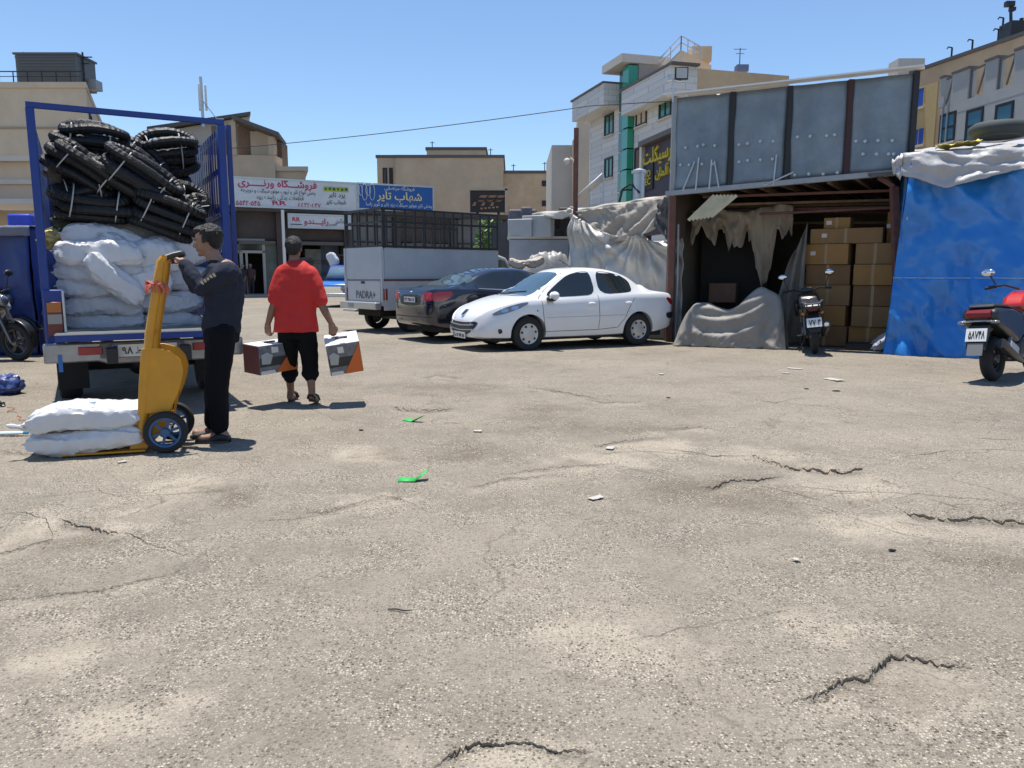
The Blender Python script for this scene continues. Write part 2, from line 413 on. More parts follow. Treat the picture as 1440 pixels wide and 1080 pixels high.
def build_ground():
    nr, ncl = 560, 680
    Y = 0.85 * (75 / 0.85) ** (np.arange(nr + 1) / nr)
    t = np.linspace(-1, 1, ncl + 1); t = 1.02 * (0.72 * t + 0.28 * t**3)
    yy, tt = np.meshgrid(Y, t, indexing='ij')
    x = tt * (yy + 1.6); y = yy
    near = np.clip((26 - y) / 8, 0, 1)
    z = (0.05 * vfbm(x * 0.30, y * 0.30, 3, 3) + 0.014 * vfbm(x * 1.7, y * 1.7, 11, 3) + 0.010 * vfbm(x * 11, y * 11, 5, 4)) * near
    dark = np.zeros_like(x); crumb = np.zeros_like(x); dust = np.zeros_like(x); stain = np.zeros_like(x)
    jit = 0.16 * vfbm(x * 3.2, y * 3.2, 21, 5)
    for li, (pts, drop, reach, wd) in enumerate(LIPS):
        l = pxline(pts, li); LINES.append((l, wd, True))
        yl = np.interp(x, l[:, 0], l[:, 1])
        span = l[-1, 0] - l[0, 0]
        e = np.clip(np.minimum(x - l[0, 0], l[-1, 0] - x) / (0.16 * span), 0, 1)
        sc = np.clip(l[:, 1].mean() / 6, 0.35, 1)
        dy = yl - y
        wob = 0.55 + 0.9 * np.clip(vfbm(x * 9, y * 0 + 3, 31, 4) + 0.5, 0, 1)
        ein = e * np.where(dy > 0, np.exp(-np.maximum(dy, 0) / reach), 0); z -= drop * 0.85 * ein * (1 + 0.9 * vfbm(x * 11, y * 11, 91, 4)); crumb = np.maximum(crumb, ein)
        dark = np.maximum(dark, 0.35 * e * np.exp(-((dy - 1.2 * wd) / (1.5 * wd * wob))**2))
        dust = np.maximum(dust, e * np.where(dy > 0, np.exp(-((dy - reach * 0.6) / (reach * 0.55))**2), 0) * (0.35 + 1.1 * vfbm(x * 6, y * 6, 41, 4)).clip(0, 1))
    z += 0.018 * crumb * vfbm(x * 26, y * 26, 8, 3)
    for li, (pts, wd) in enumerate(HAIR):
        l = pxline(pts, 100+li, 0.16); LINES.append((l, wd, False)); continue
        e = np.clip(np.minimum(x - l[0, 0], l[-1, 0] - x) / 0.1, 0, 1)
        dy = yl + jit * 0.9 - y
        k = e * np.exp(-(dy / wd)**2)
        z -= 0.006 * k; dark = np.maximum(dark, 0.9 * k * np.clip(1.0 + 1.6 * vfbm(x * 4, y * 4, 77, 3), 0, 1))
    for a in [(30,755,52,30),(925,628,70,14),(860,650,60,10),(1185,678,90,16),(1280,742,120,14),(240,690,70,25),(80,925,110,45),(540,706,60,10),
              (1330,985,110,35),(700,1065,120,22),(160,742,50,10),(1050,640,50,10),(870,905,120,30),(180,1010,120,30),(1120,870,90,22),(520,640,70,12)]:
        dust = np.maximum(dust, patch(x, y, *a) * 0.9)
    dp = patch(x, y, 30, 755, 52, 30); z += 0.008 * dp
    for a in [(965,688,75,16),(1372,790,70,16),(760,578,60,10),(640,640,80,14),(620,545,60,10),(330,700,60,14),(1010,700,120,18),(90,765,60,14),(800,600,120,12),(1230,970,90,20)]:
        stain = np.maximum(stain, patch(x, y, *a) * 0.8)
    V = np.stack([x, y, z], -1).reshape(-1, 3)
    idx = np.arange((nr + 1) * (ncl + 1)).reshape(nr + 1, ncl + 1)
    F = np.stack([idx[:-1, :-1], idx[:-1, 1:], idx[1:, 1:], idx[1:, :-1]], -1).reshape(-1, 4)
    me = bpy.data.meshes.new('asphalt_yard'); me.vertices.add(len(V)); me.vertices.foreach_set('co', V.ravel())
    me.loops.add(F.size); me.loops.foreach_set('vertex_index', F.ravel().astype(np.int32))
    me.polygons.add(len(F)); me.polygons.foreach_set('loop_start', (np.arange(len(F)) * 4).astype(np.int32))
    me.polygons.foreach_set('use_smooth', np.ones(len(F), bool))
    me.update(); me.validate()
    ca = me.color_attributes.new('wear', 'FLOAT_COLOR', 'POINT')
    ca.data.foreach_set('color', np.stack([dark, dust, stain, np.ones_like(x)], -1).reshape(-1).astype(np.float32))
    me.materials.append(M_GROUND)
    o = bpy.data.objects.new('asphalt_yard', me); COL.objects.link(o); setting(o)
    tag(o, 'worn dusty asphalt yard with potholes and cracks')
    yard = o
    g = MB(); g.grid(lambda u, v: (-700 + 1400*u, -200 + 1100*v, -0.12), 8, 8)
    o = setting(g.build('ground', M_GROUND)); tag(o, 'dusty ground around the yard')
    return x, y, z, yard
GX, GY, GZ, YARD = build_ground()

# loose chips and grit lying on the asphalt
def grit():
    r = random.Random(3); g = MB(); mats = mat('grit_stone', (0.33, 0.30, 0.25), 0.9, var=0.45, vs=3)
    for k in range(2600):
        Y = 1.35 * (14 / 1.35) ** r.random(); X = r.uniform(-0.75, 0.75) * (Y + 0.3)
        s = r.uniform(0.003, 0.009) * (0.7 + 0.06 * Y)
        pts = [Vector((r.uniform(-1,1), r.uniform(-1,1), r.uniform(0.1, 0.8))) * s for _ in range(4)]
        pts = [Vector((s, 0, -0.002)), Vector((-0.6*s, 0.8*s, -0.002)), Vector((-0.5*s, -0.9*s, -0.002)), Vector((r.uniform(-.4,.4)*s, r.uniform(-.4,.4)*s, 0.8*s)), ]
        a = r.uniform(0, 6.28); ca, sa = math.cos(a), math.sin(a)
        i = int(np.searchsorted(GY[:, 0], Y)); row = GX[i]; j = int(np.clip(np.searchsorted(row, X), 0, len(row) - 1)); zz = GZ[i, j]
        g.add([(X + p.x*ca - p.y*sa, Y + p.x*sa + p.y*ca, zz + p.z) for p in pts], [(0,1,3),(1,2,3),(2,0,3),(0,2,1)])
    tag(g.build('loose_grit', mats, smooth=False), 'small loose stones scattered over the asphalt', 'grit', kind='stuff')
grit()
def gz(X, Y):
    """height of the yard surface, interpolated"""
    i = int(np.clip(np.searchsorted(GY[:, 0], Y)-1, 0, GX.shape[0]-2)); t = (Y-GY[i, 0])/(GY[i+1, 0]-GY[i, 0])
    return float(np.interp(X, GX[i], GZ[i])*(1-t)+np.interp(X, GX[i+1], GZ[i+1])*t)

# broken edges and cracks: jagged dark strips that follow the drop of the surface
M_CRACK = mat('crack_dirt', (.040,.034,.027), .95, var=.4, vs=30); M_CRACK2 = mat('shallow_crack_dirt', (.085,.074,.06), .95, var=.4, vs=30)
MAIN = (0, 1, 2, 3, 5, 6, 9)
for li, (l, wd, lip) in enumerate(LINES):
    main = lip and li in MAIN
    q = MB(); n = len(l); r_ = random.Random(n); rows = []
    for i in range(n):
        t = i/(n-1); e = min(1, 4*min(t, 1-t)+.02); X, Y = l[i]
        k = .30+1.3*abs(noise.noise(Vector((X*5, Y*5, wd*100))))+.35*r_.random()
        if not main: k *= max(0, .55+1.6*noise.noise(Vector((X*1.6+9, Y*1.6, li))))
        w_ = wd*(.36 if main else .24 if lip else .75)*k*e + .0014
        rows.append([Vector((X, yy, gz(X, yy)+.004)) for yy in (Y+w_*.35, Y-w_*.1, Y-w_*.55, Y-w_)])
    q.loft(rows, cap=False, closed=False)
    q.build('crack', M_CRACK if (main or not lip) else M_CRACK2, YARD, smooth=False)
# ------------------------------------------------------------------ far and middle buildings
M_TAN = mat('tan_render', (0.56, 0.43, 0.30), 0.9, var=0.16, vs=0.5, dirt=(0.44,0.325,0.215), ds=0.6, da=0.6)
M_TAN2 = mat('beige_render', (0.58, 0.48, 0.36), 0.9, var=0.12, vs=0.4, dirt=(0.47,0.38,0.275), ds=0.5, da=0.6)
M_OCHRE = mat('ochre_brick', (0.58, 0.42, 0.265), 0.9, var=0.2, vs=0.7, dirt=(0.44,0.31,0.19), ds=0.8, da=0.6)
M_YELLOWBRICK = mat('yellow_brick', (0.55, 0.40, 0.19), 0.9, var=0.12, vs=1.2)
M_GREYWALL = mat('grey_stone_wall', (0.36, 0.37, 0.37), 0.85, var=0.1, vs=0.6, dirt=(0.25,0.26,0.26), ds=0.7, da=0.5)
M_TRIM = mat('dark_roof_trim', (0.11, 0.10, 0.095), 0.7)
M_PALE = mat('pale_stone_trim', (0.56, 0.52, 0.46), 0.85, var=0.1, vs=1)
M_GREYP = mat('grey_painted_metal', (0.30, 0.31, 0.32), 0.5, metal=0.3, var=0.15, vs=5)
M_STEEL = mat('galvanised_steel', (0.50, 0.52, 0.54), 0.42, metal=0.7, var=0.15, vs=6)
M_BLACKM = mat('black_metal', (0.022, 0.022, 0.024), 0.5, metal=0.2)
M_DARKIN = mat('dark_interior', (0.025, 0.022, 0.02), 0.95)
M_GLASSB = mat('blue_window_glass', (0.035, 0.17, 0.27), 0.08, spec=0.7)
M_GLASSG = mat('green_window_glass', (0.02, 0.16, 0.10), 0.08, spec=0.7)
M_GLASSD = mat('dark_window_glass', (0.025, 0.03, 0.033), 0.07, spec=0.7)
M_CURTAIN = mat('blue_curtain', (0.03, 0.10, 0.42), 0.8, var=0.2, vs=6)
M_WHITE = mat('white_paint', (0.72, 0.72, 0.70), 0.6, var=0.06, vs=3)

def brick_white():
    m = mat('white_facing_brick', (0.60, 0.59, 0.57), 0.85)
    nt = m.node_tree; N = nt.nodes; L = nt.links; b = N['Principled BSDF']
    tc = N.new('ShaderNodeTexCoord'); mp = N.new('ShaderNodeMapping'); mp.inputs['Rotation'].default_value = (R(90), 0, 0)
    br = N.new('ShaderNodeTexBrick'); br.inputs['Scale'].default_value = 1.0; br.inputs['Brick Width'].default_value = 0.9; br.inputs['Row Height'].default_value = 0.3
    br.inputs['Mortar Size'].default_value = 0.012; br.inputs['Color1'].default_value = (0.68,0.66,0.63,1); br.inputs['Color2'].default_value = (0.58,0.57,0.55,1); br.inputs['Mortar'].default_value = (0.42,0.41,0.40,1)
    L.new(tc.outputs['Object'], mp.inputs[0]); L.new(mp.outputs[0], br.inputs[0]); L.new(br.outputs[0], b.inputs['Base Color'])
    return m
M_WBRICK = brick_white()

class Wall:
    """a wall plane between two ground points A (left) and B (right) seen from outside; u metres along, z up, out = proud of the wall"""
    def __init__(s, A, B):
        s.A = Vector((A[0], A[1], 0)); s.B = Vector((B[0], B[1], 0)); s.d = (s.B - s.A).normalized(); s.L = (s.B - s.A).length
        s.n = Vector((s.d.y, -s.d.x, 0)); s.ang = math.atan2(s.d.y, s.d.x)
    def p(s, u, z, out=0.0): return s.A + s.d * u + s.n * out + Vector((0, 0, z))
    def uv(s, px, py):
        q = hit(px, py, s.A, s.n); return (q - s.A).dot(s.d), q.z
    def slab(s, mb, u0, u1, z0, z1, o0, o1):
        P = [s.p(u, z, o) for o in (o0, o1) for (u, z) in ((u0,z0),(u1,z0),(u1,z1),(u0,z1))]
        return mb.add(P, [(0,1,2,3),(7,6,5,4),(0,4,5,1),(1,5,6,2),(2,6,7,3),(3,7,4,0)])
    def rect(s, x0, y0, x1, y1):
        a = s.uv(x0, y0); b = s.uv(x1, y1); c = s.uv(x0, y1); d = s.uv(x1, y0)
        return (min(a[0], b[0]), max(a[0], b[0]), (b[1] + c[1]) / 2, (a[1] + d[1]) / 2)
def loc(parent, mb):
    """bring world-built geometry into the parent's frame"""
    mb.xf((Matrix.Translation(parent.location) @ Matrix.Rotation(parent.rotation_euler.z, 4, 'Z')).inverted()); return mb
def window(parent, w, u0, u1, z0, z1, glass, frame=None, bars=1, proud=0.06, fw=0.08, sill=True):
    fr = MB(); frame = frame or M_BLACKM
    for a in ((u0,u1,z1-fw,z1),(u0,u1,z0,z0+fw),(u0,u0+fw,z0+fw,z1-fw),(u1-fw,u1,z0+fw,z1-fw)): w.slab(fr, a[0],a[1],a[2],a[3], -0.05, proud)
    for k in range(bars):
        c = u0 + (u1-u0)*(k+1)/(bars+1); w.slab(fr, c-fw*.35, c+fw*.35, z0+fw, z1-fw, -0.05, proud*0.8)
    f = loc(parent, fr).build('window', frame, parent)
    g = MB(); w.slab(g, u0+fw, u1-fw, z0+fw, z1-fw, -0.04, 0.012); loc(parent, g).build('pane', glass, f)
    if sill:
        q = MB(); w.slab(q, u0-0.06, u1+0.06, z0-0.08, z0, 0, proud+0.07); loc(parent, q).build('sill', M_PALE, f)
    return f
def block(pts, z0, z1):
    """solid from a footprint polygon"""
    m = MB(); m.loft([[(x, y, z0) for x, y in pts], [(x, y, z1) for x, y in pts]]); return m
def zat(py, Y): return at(720, py, Y).z
def xat(px, Y, py=385): return at(px, py, Y).x

# --- tall beige block at the far left
b = thing('apartment_block', 'tall blank beige building with rooftop cooler at the far left', 'building', (xat(60, 52), 54, 0))
Y0 = 50.0; xl, xr = xat(-140, Y0, 130), xat(121, Y0, 130); zt = zat(124, Y0)
def P(bm, n, m, par, **k): return loc(par, bm).build(n, m, par, **k)
q = block([(xl, Y0), (xr, Y0), (xat(139, Y0+12, 150), Y0 + 12), (xl, Y0 + 12)], -0.1, zt); P(q, 'wall', M_TAN2, b)
q = block([(xl-.1, Y0-.1), (xr+.1, Y0-.1), (xat(139, Y0+12, 150)+.1, Y0 + 12.1), (xl-.1, Y0 + 12.1)], zt + 0.003, zt + 0.35); P(q, 'parapet', M_TAN2, b)
q = MB()
for k in range(3): q.box(((xl+xr)/2, Y0-0.03, zat(180 + 42*k, Y0)), (xr-xl, 0.1, 0.12))
P(q, 'string_course', mat('beige_dark', (0.33,0.265,0.19), 0.9), b)
q = MB(); w = Wall((xr, Y0), (xat(139, Y0+12, 150), Y0+12))
for k in range(3): w.slab(q, 0.2, 6.5, zt-5-4*k, zt-3.4-4*k, 0.0, 1.0)
P(q, 'balcony', M_TAN2, b)
for k in range(3): window(b, w, 1.0, 3.0, zt-3.3-4*k, zt-1.2-4*k, M_GLASSD)
q = MB()
for k in range(14): x = xl + (xr-xl)*k/13; q.bar((x, Y0, zt+.35), (x, Y0, zt+1.0), 0.05)
q.bar((xl, Y0, zt+1.0), (xr, Y0, zt+1.0), 0.06); q.bar((xl, Y0, zt+.7), (xr, Y0, zt+.7), 0.04)
P(q, 'railing', M_BLACKM, b)
q = MB(); q.box((0,0,.95), (3.9,2.2,1.9)); q.box((0,0,1.95), (4.1,2.4,.12)); q.bar((-1.8,-1,0),(-1.8,-1,-.1),.1)
for k in range(9): q.box((0,-1.13,.25+.19*k), (3.6,.05,.06))
c = thing('evaporative_cooler', 'dark box cooler on the roof of the tall beige building', 'cooler', (xat(81, Y0+2, 115), Y0+2, zt+.36)); q.build('cabinet', mat('cooler_grey', (.10,.11,.12), .6), c)
q = MB(); q.box((2.3,.2,.3),(.6,.8,.6)); q.build('pump_box', M_GREYP, c)
for px in (119, 37):
    q = MB(); x = 0; q.tube([(0,0,0),(0,0,2.2)], .06); q.tube([(-.6,0,1.9),(.6,0,1.9)], .04); q.tube([(-.4,0,1.5),(.4,0,1.5)], .04)
    tag(q.build('television_aerial', M_BLACKM, loc=(xat(px, Y0+1.5, 115), Y0+1.5, zt+.36)), 'thin aerial on the beige roof, ' + ('right of the cooler' if px > 60 else 'left of the cooler'), 'aerial')

# --- low beige house with a flat awning behind the loaded truck
Y0 = 30.0; xl, xr = xat(-120, Y0, 260), xat(75, Y0, 260); zt = zat(228, Y0)
b = thing('low_house', 'low beige house with pale flat eave at the left edge', 'building', ((xl+xr)/2, Y0+3, 0))
P(block([(xl, Y0), (xr, Y0), (xat(78,Y0+8,260), Y0+8), (xl-2, Y0+8)], -.1, zt), 'wall', M_TAN2, b)
P(block([(xl-.2,Y0-.3),(xr+.2,Y0-.3),(xat(80,Y0+8,260),Y0+8.2),(xl-2.2,Y0+8.2)], zt+.003, zt+.2), 'eave', M_PALE, b)
q = MB(); q.box(((xl+xr)/2, Y0-.06, zat(256, Y0)), (xr-xl, .12, .18)); P(q, 'ledge', M_PALE, b)
q = MB(); q.grid(lambda u, v: (xl + (xr-xl)*u, Y0 - .05 - 2.2*v, zat(283, Y0) - .5*v + .05*math.sin(14*u)), 16, 4)
P(q, 'awning', mat('brown_awning', (.11,.055,.04), .8, var=.2, vs=3), b, solid=.05)

# --- pale block with an antenna mast
Y0 = 62.0; xl, xr = xat(221, Y0, 190), xat(352, Y0, 190); zt = zat(186, Y0)
b = thing('mast_building', 'pale building with dark roof edge below the antenna mast', 'building', ((xl+xr)/2, Y0+5, 0))
P(block([(xl, Y0), (xr, Y0), (xr-1.2, Y0+2.5), (xl-1.2, Y0+2.5)], -.1, zt), 'wall', mat('pale_render', (.52,.48,.42), .9, var=.1, vs=.5), b)
q = MB(); q.add([(xl-.5,Y0-.6,zt+.02),(xr+.3,Y0-.6,zt+1.25),(xr-1.0,Y0+2.8,zt+1.25),(xl-1.7,Y0+2.8,zt+.02),(xl-.5,Y0-.6,zt+.32),(xr+.3,Y0-.6,zt+1.45),(xr-1.0,Y0+2.8,zt+1.45),(xl-1.7,Y0+2.8,zt+.22)], [(0,3,2,1),(4,5,6,7),(0,1,5,4),(1,2,6,5),(2,3,7,6),(3,0,4,7)])
P(q, 'roof', M_TRIM, b)
q = MB(); q.add([(xl,Y0,zt),(xr,Y0,zt),(xr,Y0,zt+1.2),(xl-1.2,Y0+2.5,zt),(xr-1.2,Y0+2.5,zt),(xr-1.2,Y0+2.5,zt+1.2)], [(0,1,2),(5,4,3),(0,3,4,1),(1,4,5,2),(2,5,3,0)]); P(q, 'gable', mat('pale_render', (.5,.5,.5)), b)
w = Wall((xl, Y0), (xr, Y0)); window(b, w, 2.0, 6.3, zt-2.2, zt-1.0, M_GLASSD, bars=3)
m = thing('antenna_mast', 'slim white telecom mast with panel antennas against the sky', 'mast', (xat(286, Y0-1.5, 180), Y0-1.5, zat(175, Y0-1.5)-.2))
zt2 = zat(108, Y0-1.5) - m.location.z
q = MB(); q.tube([(0,0,0),(0,0,zt2)], .12); q.build('pole', M_STEEL, m)
for k in range(3):
    a = 2.1*k+.4; q = MB(); q.box((.30*math.cos(a), .30*math.sin(a), zt2-1.5), (.15,.12,1.9)); q.bar((0,0,zt2-1.2),(.42*math.cos(a), .42*math.sin(a), zt2-1.2), .06); q.build('panel_antenna', M_WHITE, m, bevel=.03)
q = MB(); q.tube([(0,0,zt2*.55),(1.3,0,.3)], .035); q.tube([(0,0,.6),(1.6,0,.6)], .03); q.build('stay', M_STEEL, m)

# --- brown house with open loggia right of the truck
Y0 = 54.0; xl, xr = xat(326, Y0, 220), xat(386, Y0, 220); zt = zat(188, Y0); zb = zat(218, Y0)
b = thing('loggia_house', 'brown house with sloping dark roof and open balcony above the white signs', 'building', ((xl+xr)/2, Y0+4, 0))
q = MB(); q.prism([(xl-2,-.1),(xr,-.1),(xr,zt-.28),(xl+.3,zt+.86),(xl-2,zt+.86)], Y0+1.8, Y0+3.2, 'y'); P(q, 'wall', mat('dark_brown_wall', (.17,.12,.085), .9, var=.2, vs=1), b)
P(block([(xl-2, Y0), (xr, Y0), (xr, Y0+1.79), (xl-2, Y0+1.79)], -.1, zb), 'balcony_front', M_TAN, b)
q = MB(); q.add([(xl+.3,Y0-.5,zt+.9),(xr+.5,Y0-.5,zt-.25),(xr-.2,Y0+3.6,zt-.25),(xl-.4,Y0+3.6,zt+.9),(xl+.3,Y0-.5,zt+1.15),(xr+.5,Y0-.5,zt+.02),(xr-.2,Y0+3.6,zt+.02),(xl-.4,Y0+3.6,zt+1.15)], [(0,3,2,1),(4,5,6,7),(0,1,5,4),(1,2,6,5),(2,3,7,6),(3,0,4,7)]); P(q, 'roof', M_TRIM, b)
q = MB(); q.bar((xl+.2, Y0+.1, zb), (xl+.2, Y0+.1, zt+.8), .35); P(q, 'post', M_TAN, b)
q = MB(); q.bar((xr-.2, Y0+.1, zb), (xr-.2, Y0+.1, zt-.2), .35); P(q, 'post', M_TAN, b)
q = MB(); q.box(((xr+xl)/2+.3, Y0+1.5, zb+1.0), (1.7,.5,1.6)); P(q, 'stored_crate', M_TAN2, b)
xr2 = xat(428, Y0, 245); zz = zat(240, Y0)
P(block([(xr+.003, Y0+.3), (xr2, Y0+.3), (xr2-1.2, Y0+4), (xr+.003, Y0+4)], -.1, zz), 'annexe_wall', M_TAN, b)
P(block([(xr+.003, Y0+.1), (xr2+.25, Y0+.1), (xr2-1.0, Y0+4.1), (xr+.003, Y0+4.1)], zz+.003, zz+.3), 'annexe_cornice', M_TAN2, b)

# --- tan building in the middle
Y0 = 78.0
b = thing('tan_building', 'broad blank tan building in the middle distance', 'building', (xat(650, Y0), Y0+6, 0))
def tb(px0, px1, py, yoff, name, m=M_TAN):
    Y = Y0 + yoff; a, c, z = xat(px0, Y, py), xat(px1, Y, py), zat(py, Y)
    P(block([(a, Y), (c, Y), (c, Y+10), (a, Y+10)], -.1, z), name, m, b)
    P(block([(a-.12, Y-.12), (c+.12, Y-.12), (c+.12, Y+10.1), (a-.12, Y+10.1)], z+.003, z+.28), 'coping', M_TRIM, b)
tb(556, 708, 222, 0, 'wall'); tb(708.3, 774, 244, .5, 'side_wing', M_OCHRE); tb(600, 683, 211, 3, 'stair_tower'); tb(530, 556, 222, 2.5, 'left_wing')
w = Wall((xat(708, Y0+.5, 250), Y0+.5), (xat(774, Y0+.5, 250), Y0+.5))
for (x0, y0, x1, y1) in ((762,254,768,262),(762,282,768,290)): window(b, w, *w.rect(x0,y0,x1,y1), M_GLASSD, sill=False, fw=.15)
w = Wall((xat(530, Y0+2.5, 240), Y0+2.5), (xat(556, Y0+2.5, 240), Y0+2.5))
for (x0, y0, x1, y1) in ((538,236,545,262),(547,236,553,262)): window(b, w, *w.rect(x0,y0,x1,y1), mat('white_frosted', (.5,.5,.5), .4), sill=False, fw=.15)
for px, py in ((608,214),(690,224),(722,246),(766,243),(769,243)):
    q = MB(); q.tube([(0,0,-.2),(0,0,1.1)], .045); q.tube([(-.25,0,.95),(.25,0,.95)], .03)
    tag(q.build('television_aerial', M_BLACKM, loc=(xat(px, Y0+4, py), Y0+4, zat(py, Y0+4))), 'small aerial on the middle tan roof, the one %s' % {608:'farthest left',690:'beside the stair tower',722:'on the right wing edge',766:'left of a close pair',769:'right of a close pair'}[px], 'aerial')

# --- narrow tan buildings left of the white one
Y0 = 58.0
b = thing('tan_back_house', 'pale tan stepped building just left of the white apartment block', 'building', (xat(800, Y0), Y0+5, 0))
a, c, z = xat(776, Y0, 205), xat(835, Y0, 205), zat(204, Y0)
P(block([(a, Y0), (c, Y0), (c, Y0+9), (a, Y0+9)], -.1, z), 'wall', mat('pale_render', (.5,.5,.5)), b)
a2 = xat(806, Y0-1, 200); z2 = zat(196, Y0-1); P(block([(a2, Y0-1), (c+1, Y0-1), (c+1, Y0-.003), (a2, Y0-.003)], -.1, z2), 'front_wall', M_TAN, b)
a3 = xat(812, Y0-2, 180); z3 = zat(170, Y0-2); P(block([(a3, Y0-2), (c+2, Y0-2), (c+2, Y0-1.003), (a3, Y0-1.003)], -.1, z3), 'stair_tower', M_TAN2, b)

# --- white brick apartment block with green glass stair
A = (xat(820, 47), 47.0); C = (xat(947, 36.0), 36.0); D = (xat(1096, 37.6), 37.6)
b = thing('white_apartment_block', 'white brick apartment block with green glass stair strip and tan side wall', 'building', (C[0]+3, 46, 0))
wf = Wall(A, C); ws = Wall(C, D)
uG0 = wf.uv(866, 200)[0]; uG1 = wf.uv(884, 200)[0]
zlow = wf.uv(850, 128)[1]; zmain = wf.uv(945, 98)[1]
back = Vector((D[0]-C[0], D[1]-C[1], 0))
def fblock(u0, u1, z0, z1, out, deep, name, m):
    q = MB(); wf.slab(q, u0, u1, z0, z1, -deep, out); return P(q, name, m, b)
fblock(0, uG0, -.1, zlow-1.15, -.3, 10, 'left_wall', M_WBRICK)
fblock(-.2, uG0-.004, zlow-1.14, zlow, .75, 10, 'left_upper_storey', M_WBRICK)
zg = wf.uv(872, 97)[1]
fblock(uG0+.003, uG1, -.1, zg, -.5, 2.0, 'stair_core', mat('stair_core_concrete', (.3,.29,.27), .9))
fblock(uG0-.9, uG1+.05, zg+.004, zg+.42, .5, 2.2, 'stair_roof_slab', M_PALE)
fblock(uG1+.004, wf.L, -.1, zmain-1.2, -.3, .5, 'front_wall', M_WBRICK)
fblock(uG1+.004, wf.L+.02, zmain-1.19, zmain, .45, .9, 'upper_front', M_WBRICK)
# side and back of the right half follow the tan side wall
P(block([(wf.p(uG1+.3,0,-.52).x, wf.p(uG1+.3,0,-.52).y), (wf.p(wf.L,0,-.52).x, wf.p(wf.L,0,-.52).y), D, (D[0]-1, D[1]+6), (wf.p(uG1+.3,0,-.52).x+3, wf.p(uG1+.3,0,-.52).y+3)], -.1, zmain-.05), 'side_wall', M_OCHRE, b)
q = MB(); wf.slab(q, uG1-.1, wf.L+.25, zmain+.003, zmain+.10, -.9, .52); P(q, 'coping', M_TRIM, b)
q = MB(); wf.slab(q, -.35, uG0-.01, zlow+.003, zlow+.1, -2, .82); P(q, 'left_coping', M_TRIM, b)
# penthouse and railing
pa = (xat(925, 38.5), 38.5); pb_ = (xat(990, 40.5), 40.5); pl = (xat(930, 43.0)-.8, 43.0)
zp = zat(80, 39); P(block([pl, (xat(948,37.8),37.8), pb_, (pb_[0]-1, pb_[1]+4)], zmain-.1, zp), 'penthouse', M_TAN2, b)
q = MB(); rp = [pl, (xat(948,37.8),37.8), (xat(975, 39.5), 39.5)]
for i in range(2):
    for hgt in (.3, .6): q.bar((*rp[i], zp+hgt), (*rp[i+1], zp+hgt), .05)
    for k in range(4):
        t = k/3; x = rp[i][0]*(1-t)+rp[i+1][0]*t; y = rp[i][1]*(1-t)+rp[i+1][1]*t; q.bar((x,y,zp),(x,y,zp+.6),.04)
P(q, 'railing', M_STEEL, b)
q = MB(); q.box((pb_[0]-.7, pb_[1]-.3, zp+.35), (1.0,1,.7)); P(q, 'roof_vent', M_TAN, b)
q = MB(); q.tube([(0,0,-.3),(0,0,.95)], .025); q.tube([(-.3,0,.9),(.3,0,.9)], .018); q.tube([(-.2,0,.7),(.2,0,.7)], .015)
q.box((0.1,0,.0),(.55,.5,.3)); c = (xat(1028,38.2), 38.2); tag(q.build('television_aerial', mat('blue_grey_metal',(.10,.14,.25),.6), loc=(c[0], c[1], zat(97,38.2))), 'aerial with a small blue tank on the tan side wall roof', 'aerial')
# green glass strip: one pane per cell
for i, zc in enumerate(np.arange(zlow-13, zg-.35, 1.05)):
    if zc < 2: continue
    for j in range(2):
        ua = uG0 + (uG1-uG0)*(0.04+.48*j); ub = uG0 + (uG1-uG0)*(0.48+.48*j)
        q = MB(); wf.slab(q, ua, ub, zc, zc+.97, -.48, -.12 if j == 0 else .05)
        P(q, 'glass_pane', mat('green_stair_glass_dark', (.03,.12,.085), .1, spec=.7) if j == 0 else mat('green_stair_glass', (.03,.30,.19), .1, spec=.7), b)
for (x0,y0,x1,y1) in ((844,160,856,190),(844,221,855,250)): window(b, Wall(wf.p(0,0,-.3), wf.p(wf.L,0,-.3)), *wf.rect(x0,y0,x1,y1), M_GLASSG, bars=1, fw=.1)
for (x0,y0,x1,y1) in ((920,133,936,165),(888,139,902,176)): window(b, Wall(wf.p(0,0,-.3), wf.p(wf.L,0,-.3)), *wf.rect(x0,y0,x1,y1), M_GLASSG if x0 > 900 else M_TAN2, bars=1, fw=.1)
window(b, Wall(wf.p(0,0,-.3), wf.p(wf.L,0,-.3)), *wf.rect(886,206,900,240), mat('brown_blind', (.16,.12,.10), .7), bars=0, fw=.1)

# dark shop sign with yellow letters under the white block
w = Wall((xat(903, 27.5), 27.5), (xat(985, 23.0), 23.0))
sg = thing('yellow_letter_sign', 'dark purple shop sign with yellow raised Persian letters', 'sign', w.p(w.L/2, 0, 0), w.ang)
u0, _ = w.uv(904, 230); zt = w.uv(935, 195)[1]; zb = w.uv(935, 285)[1]-1.0
q = MB(); q.box((0, 0.1, (zt+zb)/2), (w.L, .2, zt-zb)); q.build('board', mat('plum_board', (.075,.055,.07), .6, var=.1, vs=2), sg)
q = MB(); q.box((0, -.05, zt+.08), (w.L+.1, .4, .16)); q.build('top_rail', M_TRIM, sg)
q = MB(); q.box((-w.L/2-.1, .02, (zt+zb)/2), (.2, .3, zt-zb+.3)); q.build('side_post', M_PALE, sg)
for k in (-1, 1): q = MB(); q.bar((k*w.L*.45, .12, -.1), (k*w.L*.45, .12, zb), .15); q.build('support_post', M_BLACKM, sg)
M_YEL = mat('yellow_letters', (.62,.47,.03), .5)
def on_sign(px, py): 
    u, z = w.uv(px, py); return u - w.L/2, z
x, z = on_sign(933, 216); hh = on_sign(933, 204)[1] - on_sign(933, 229)[1]
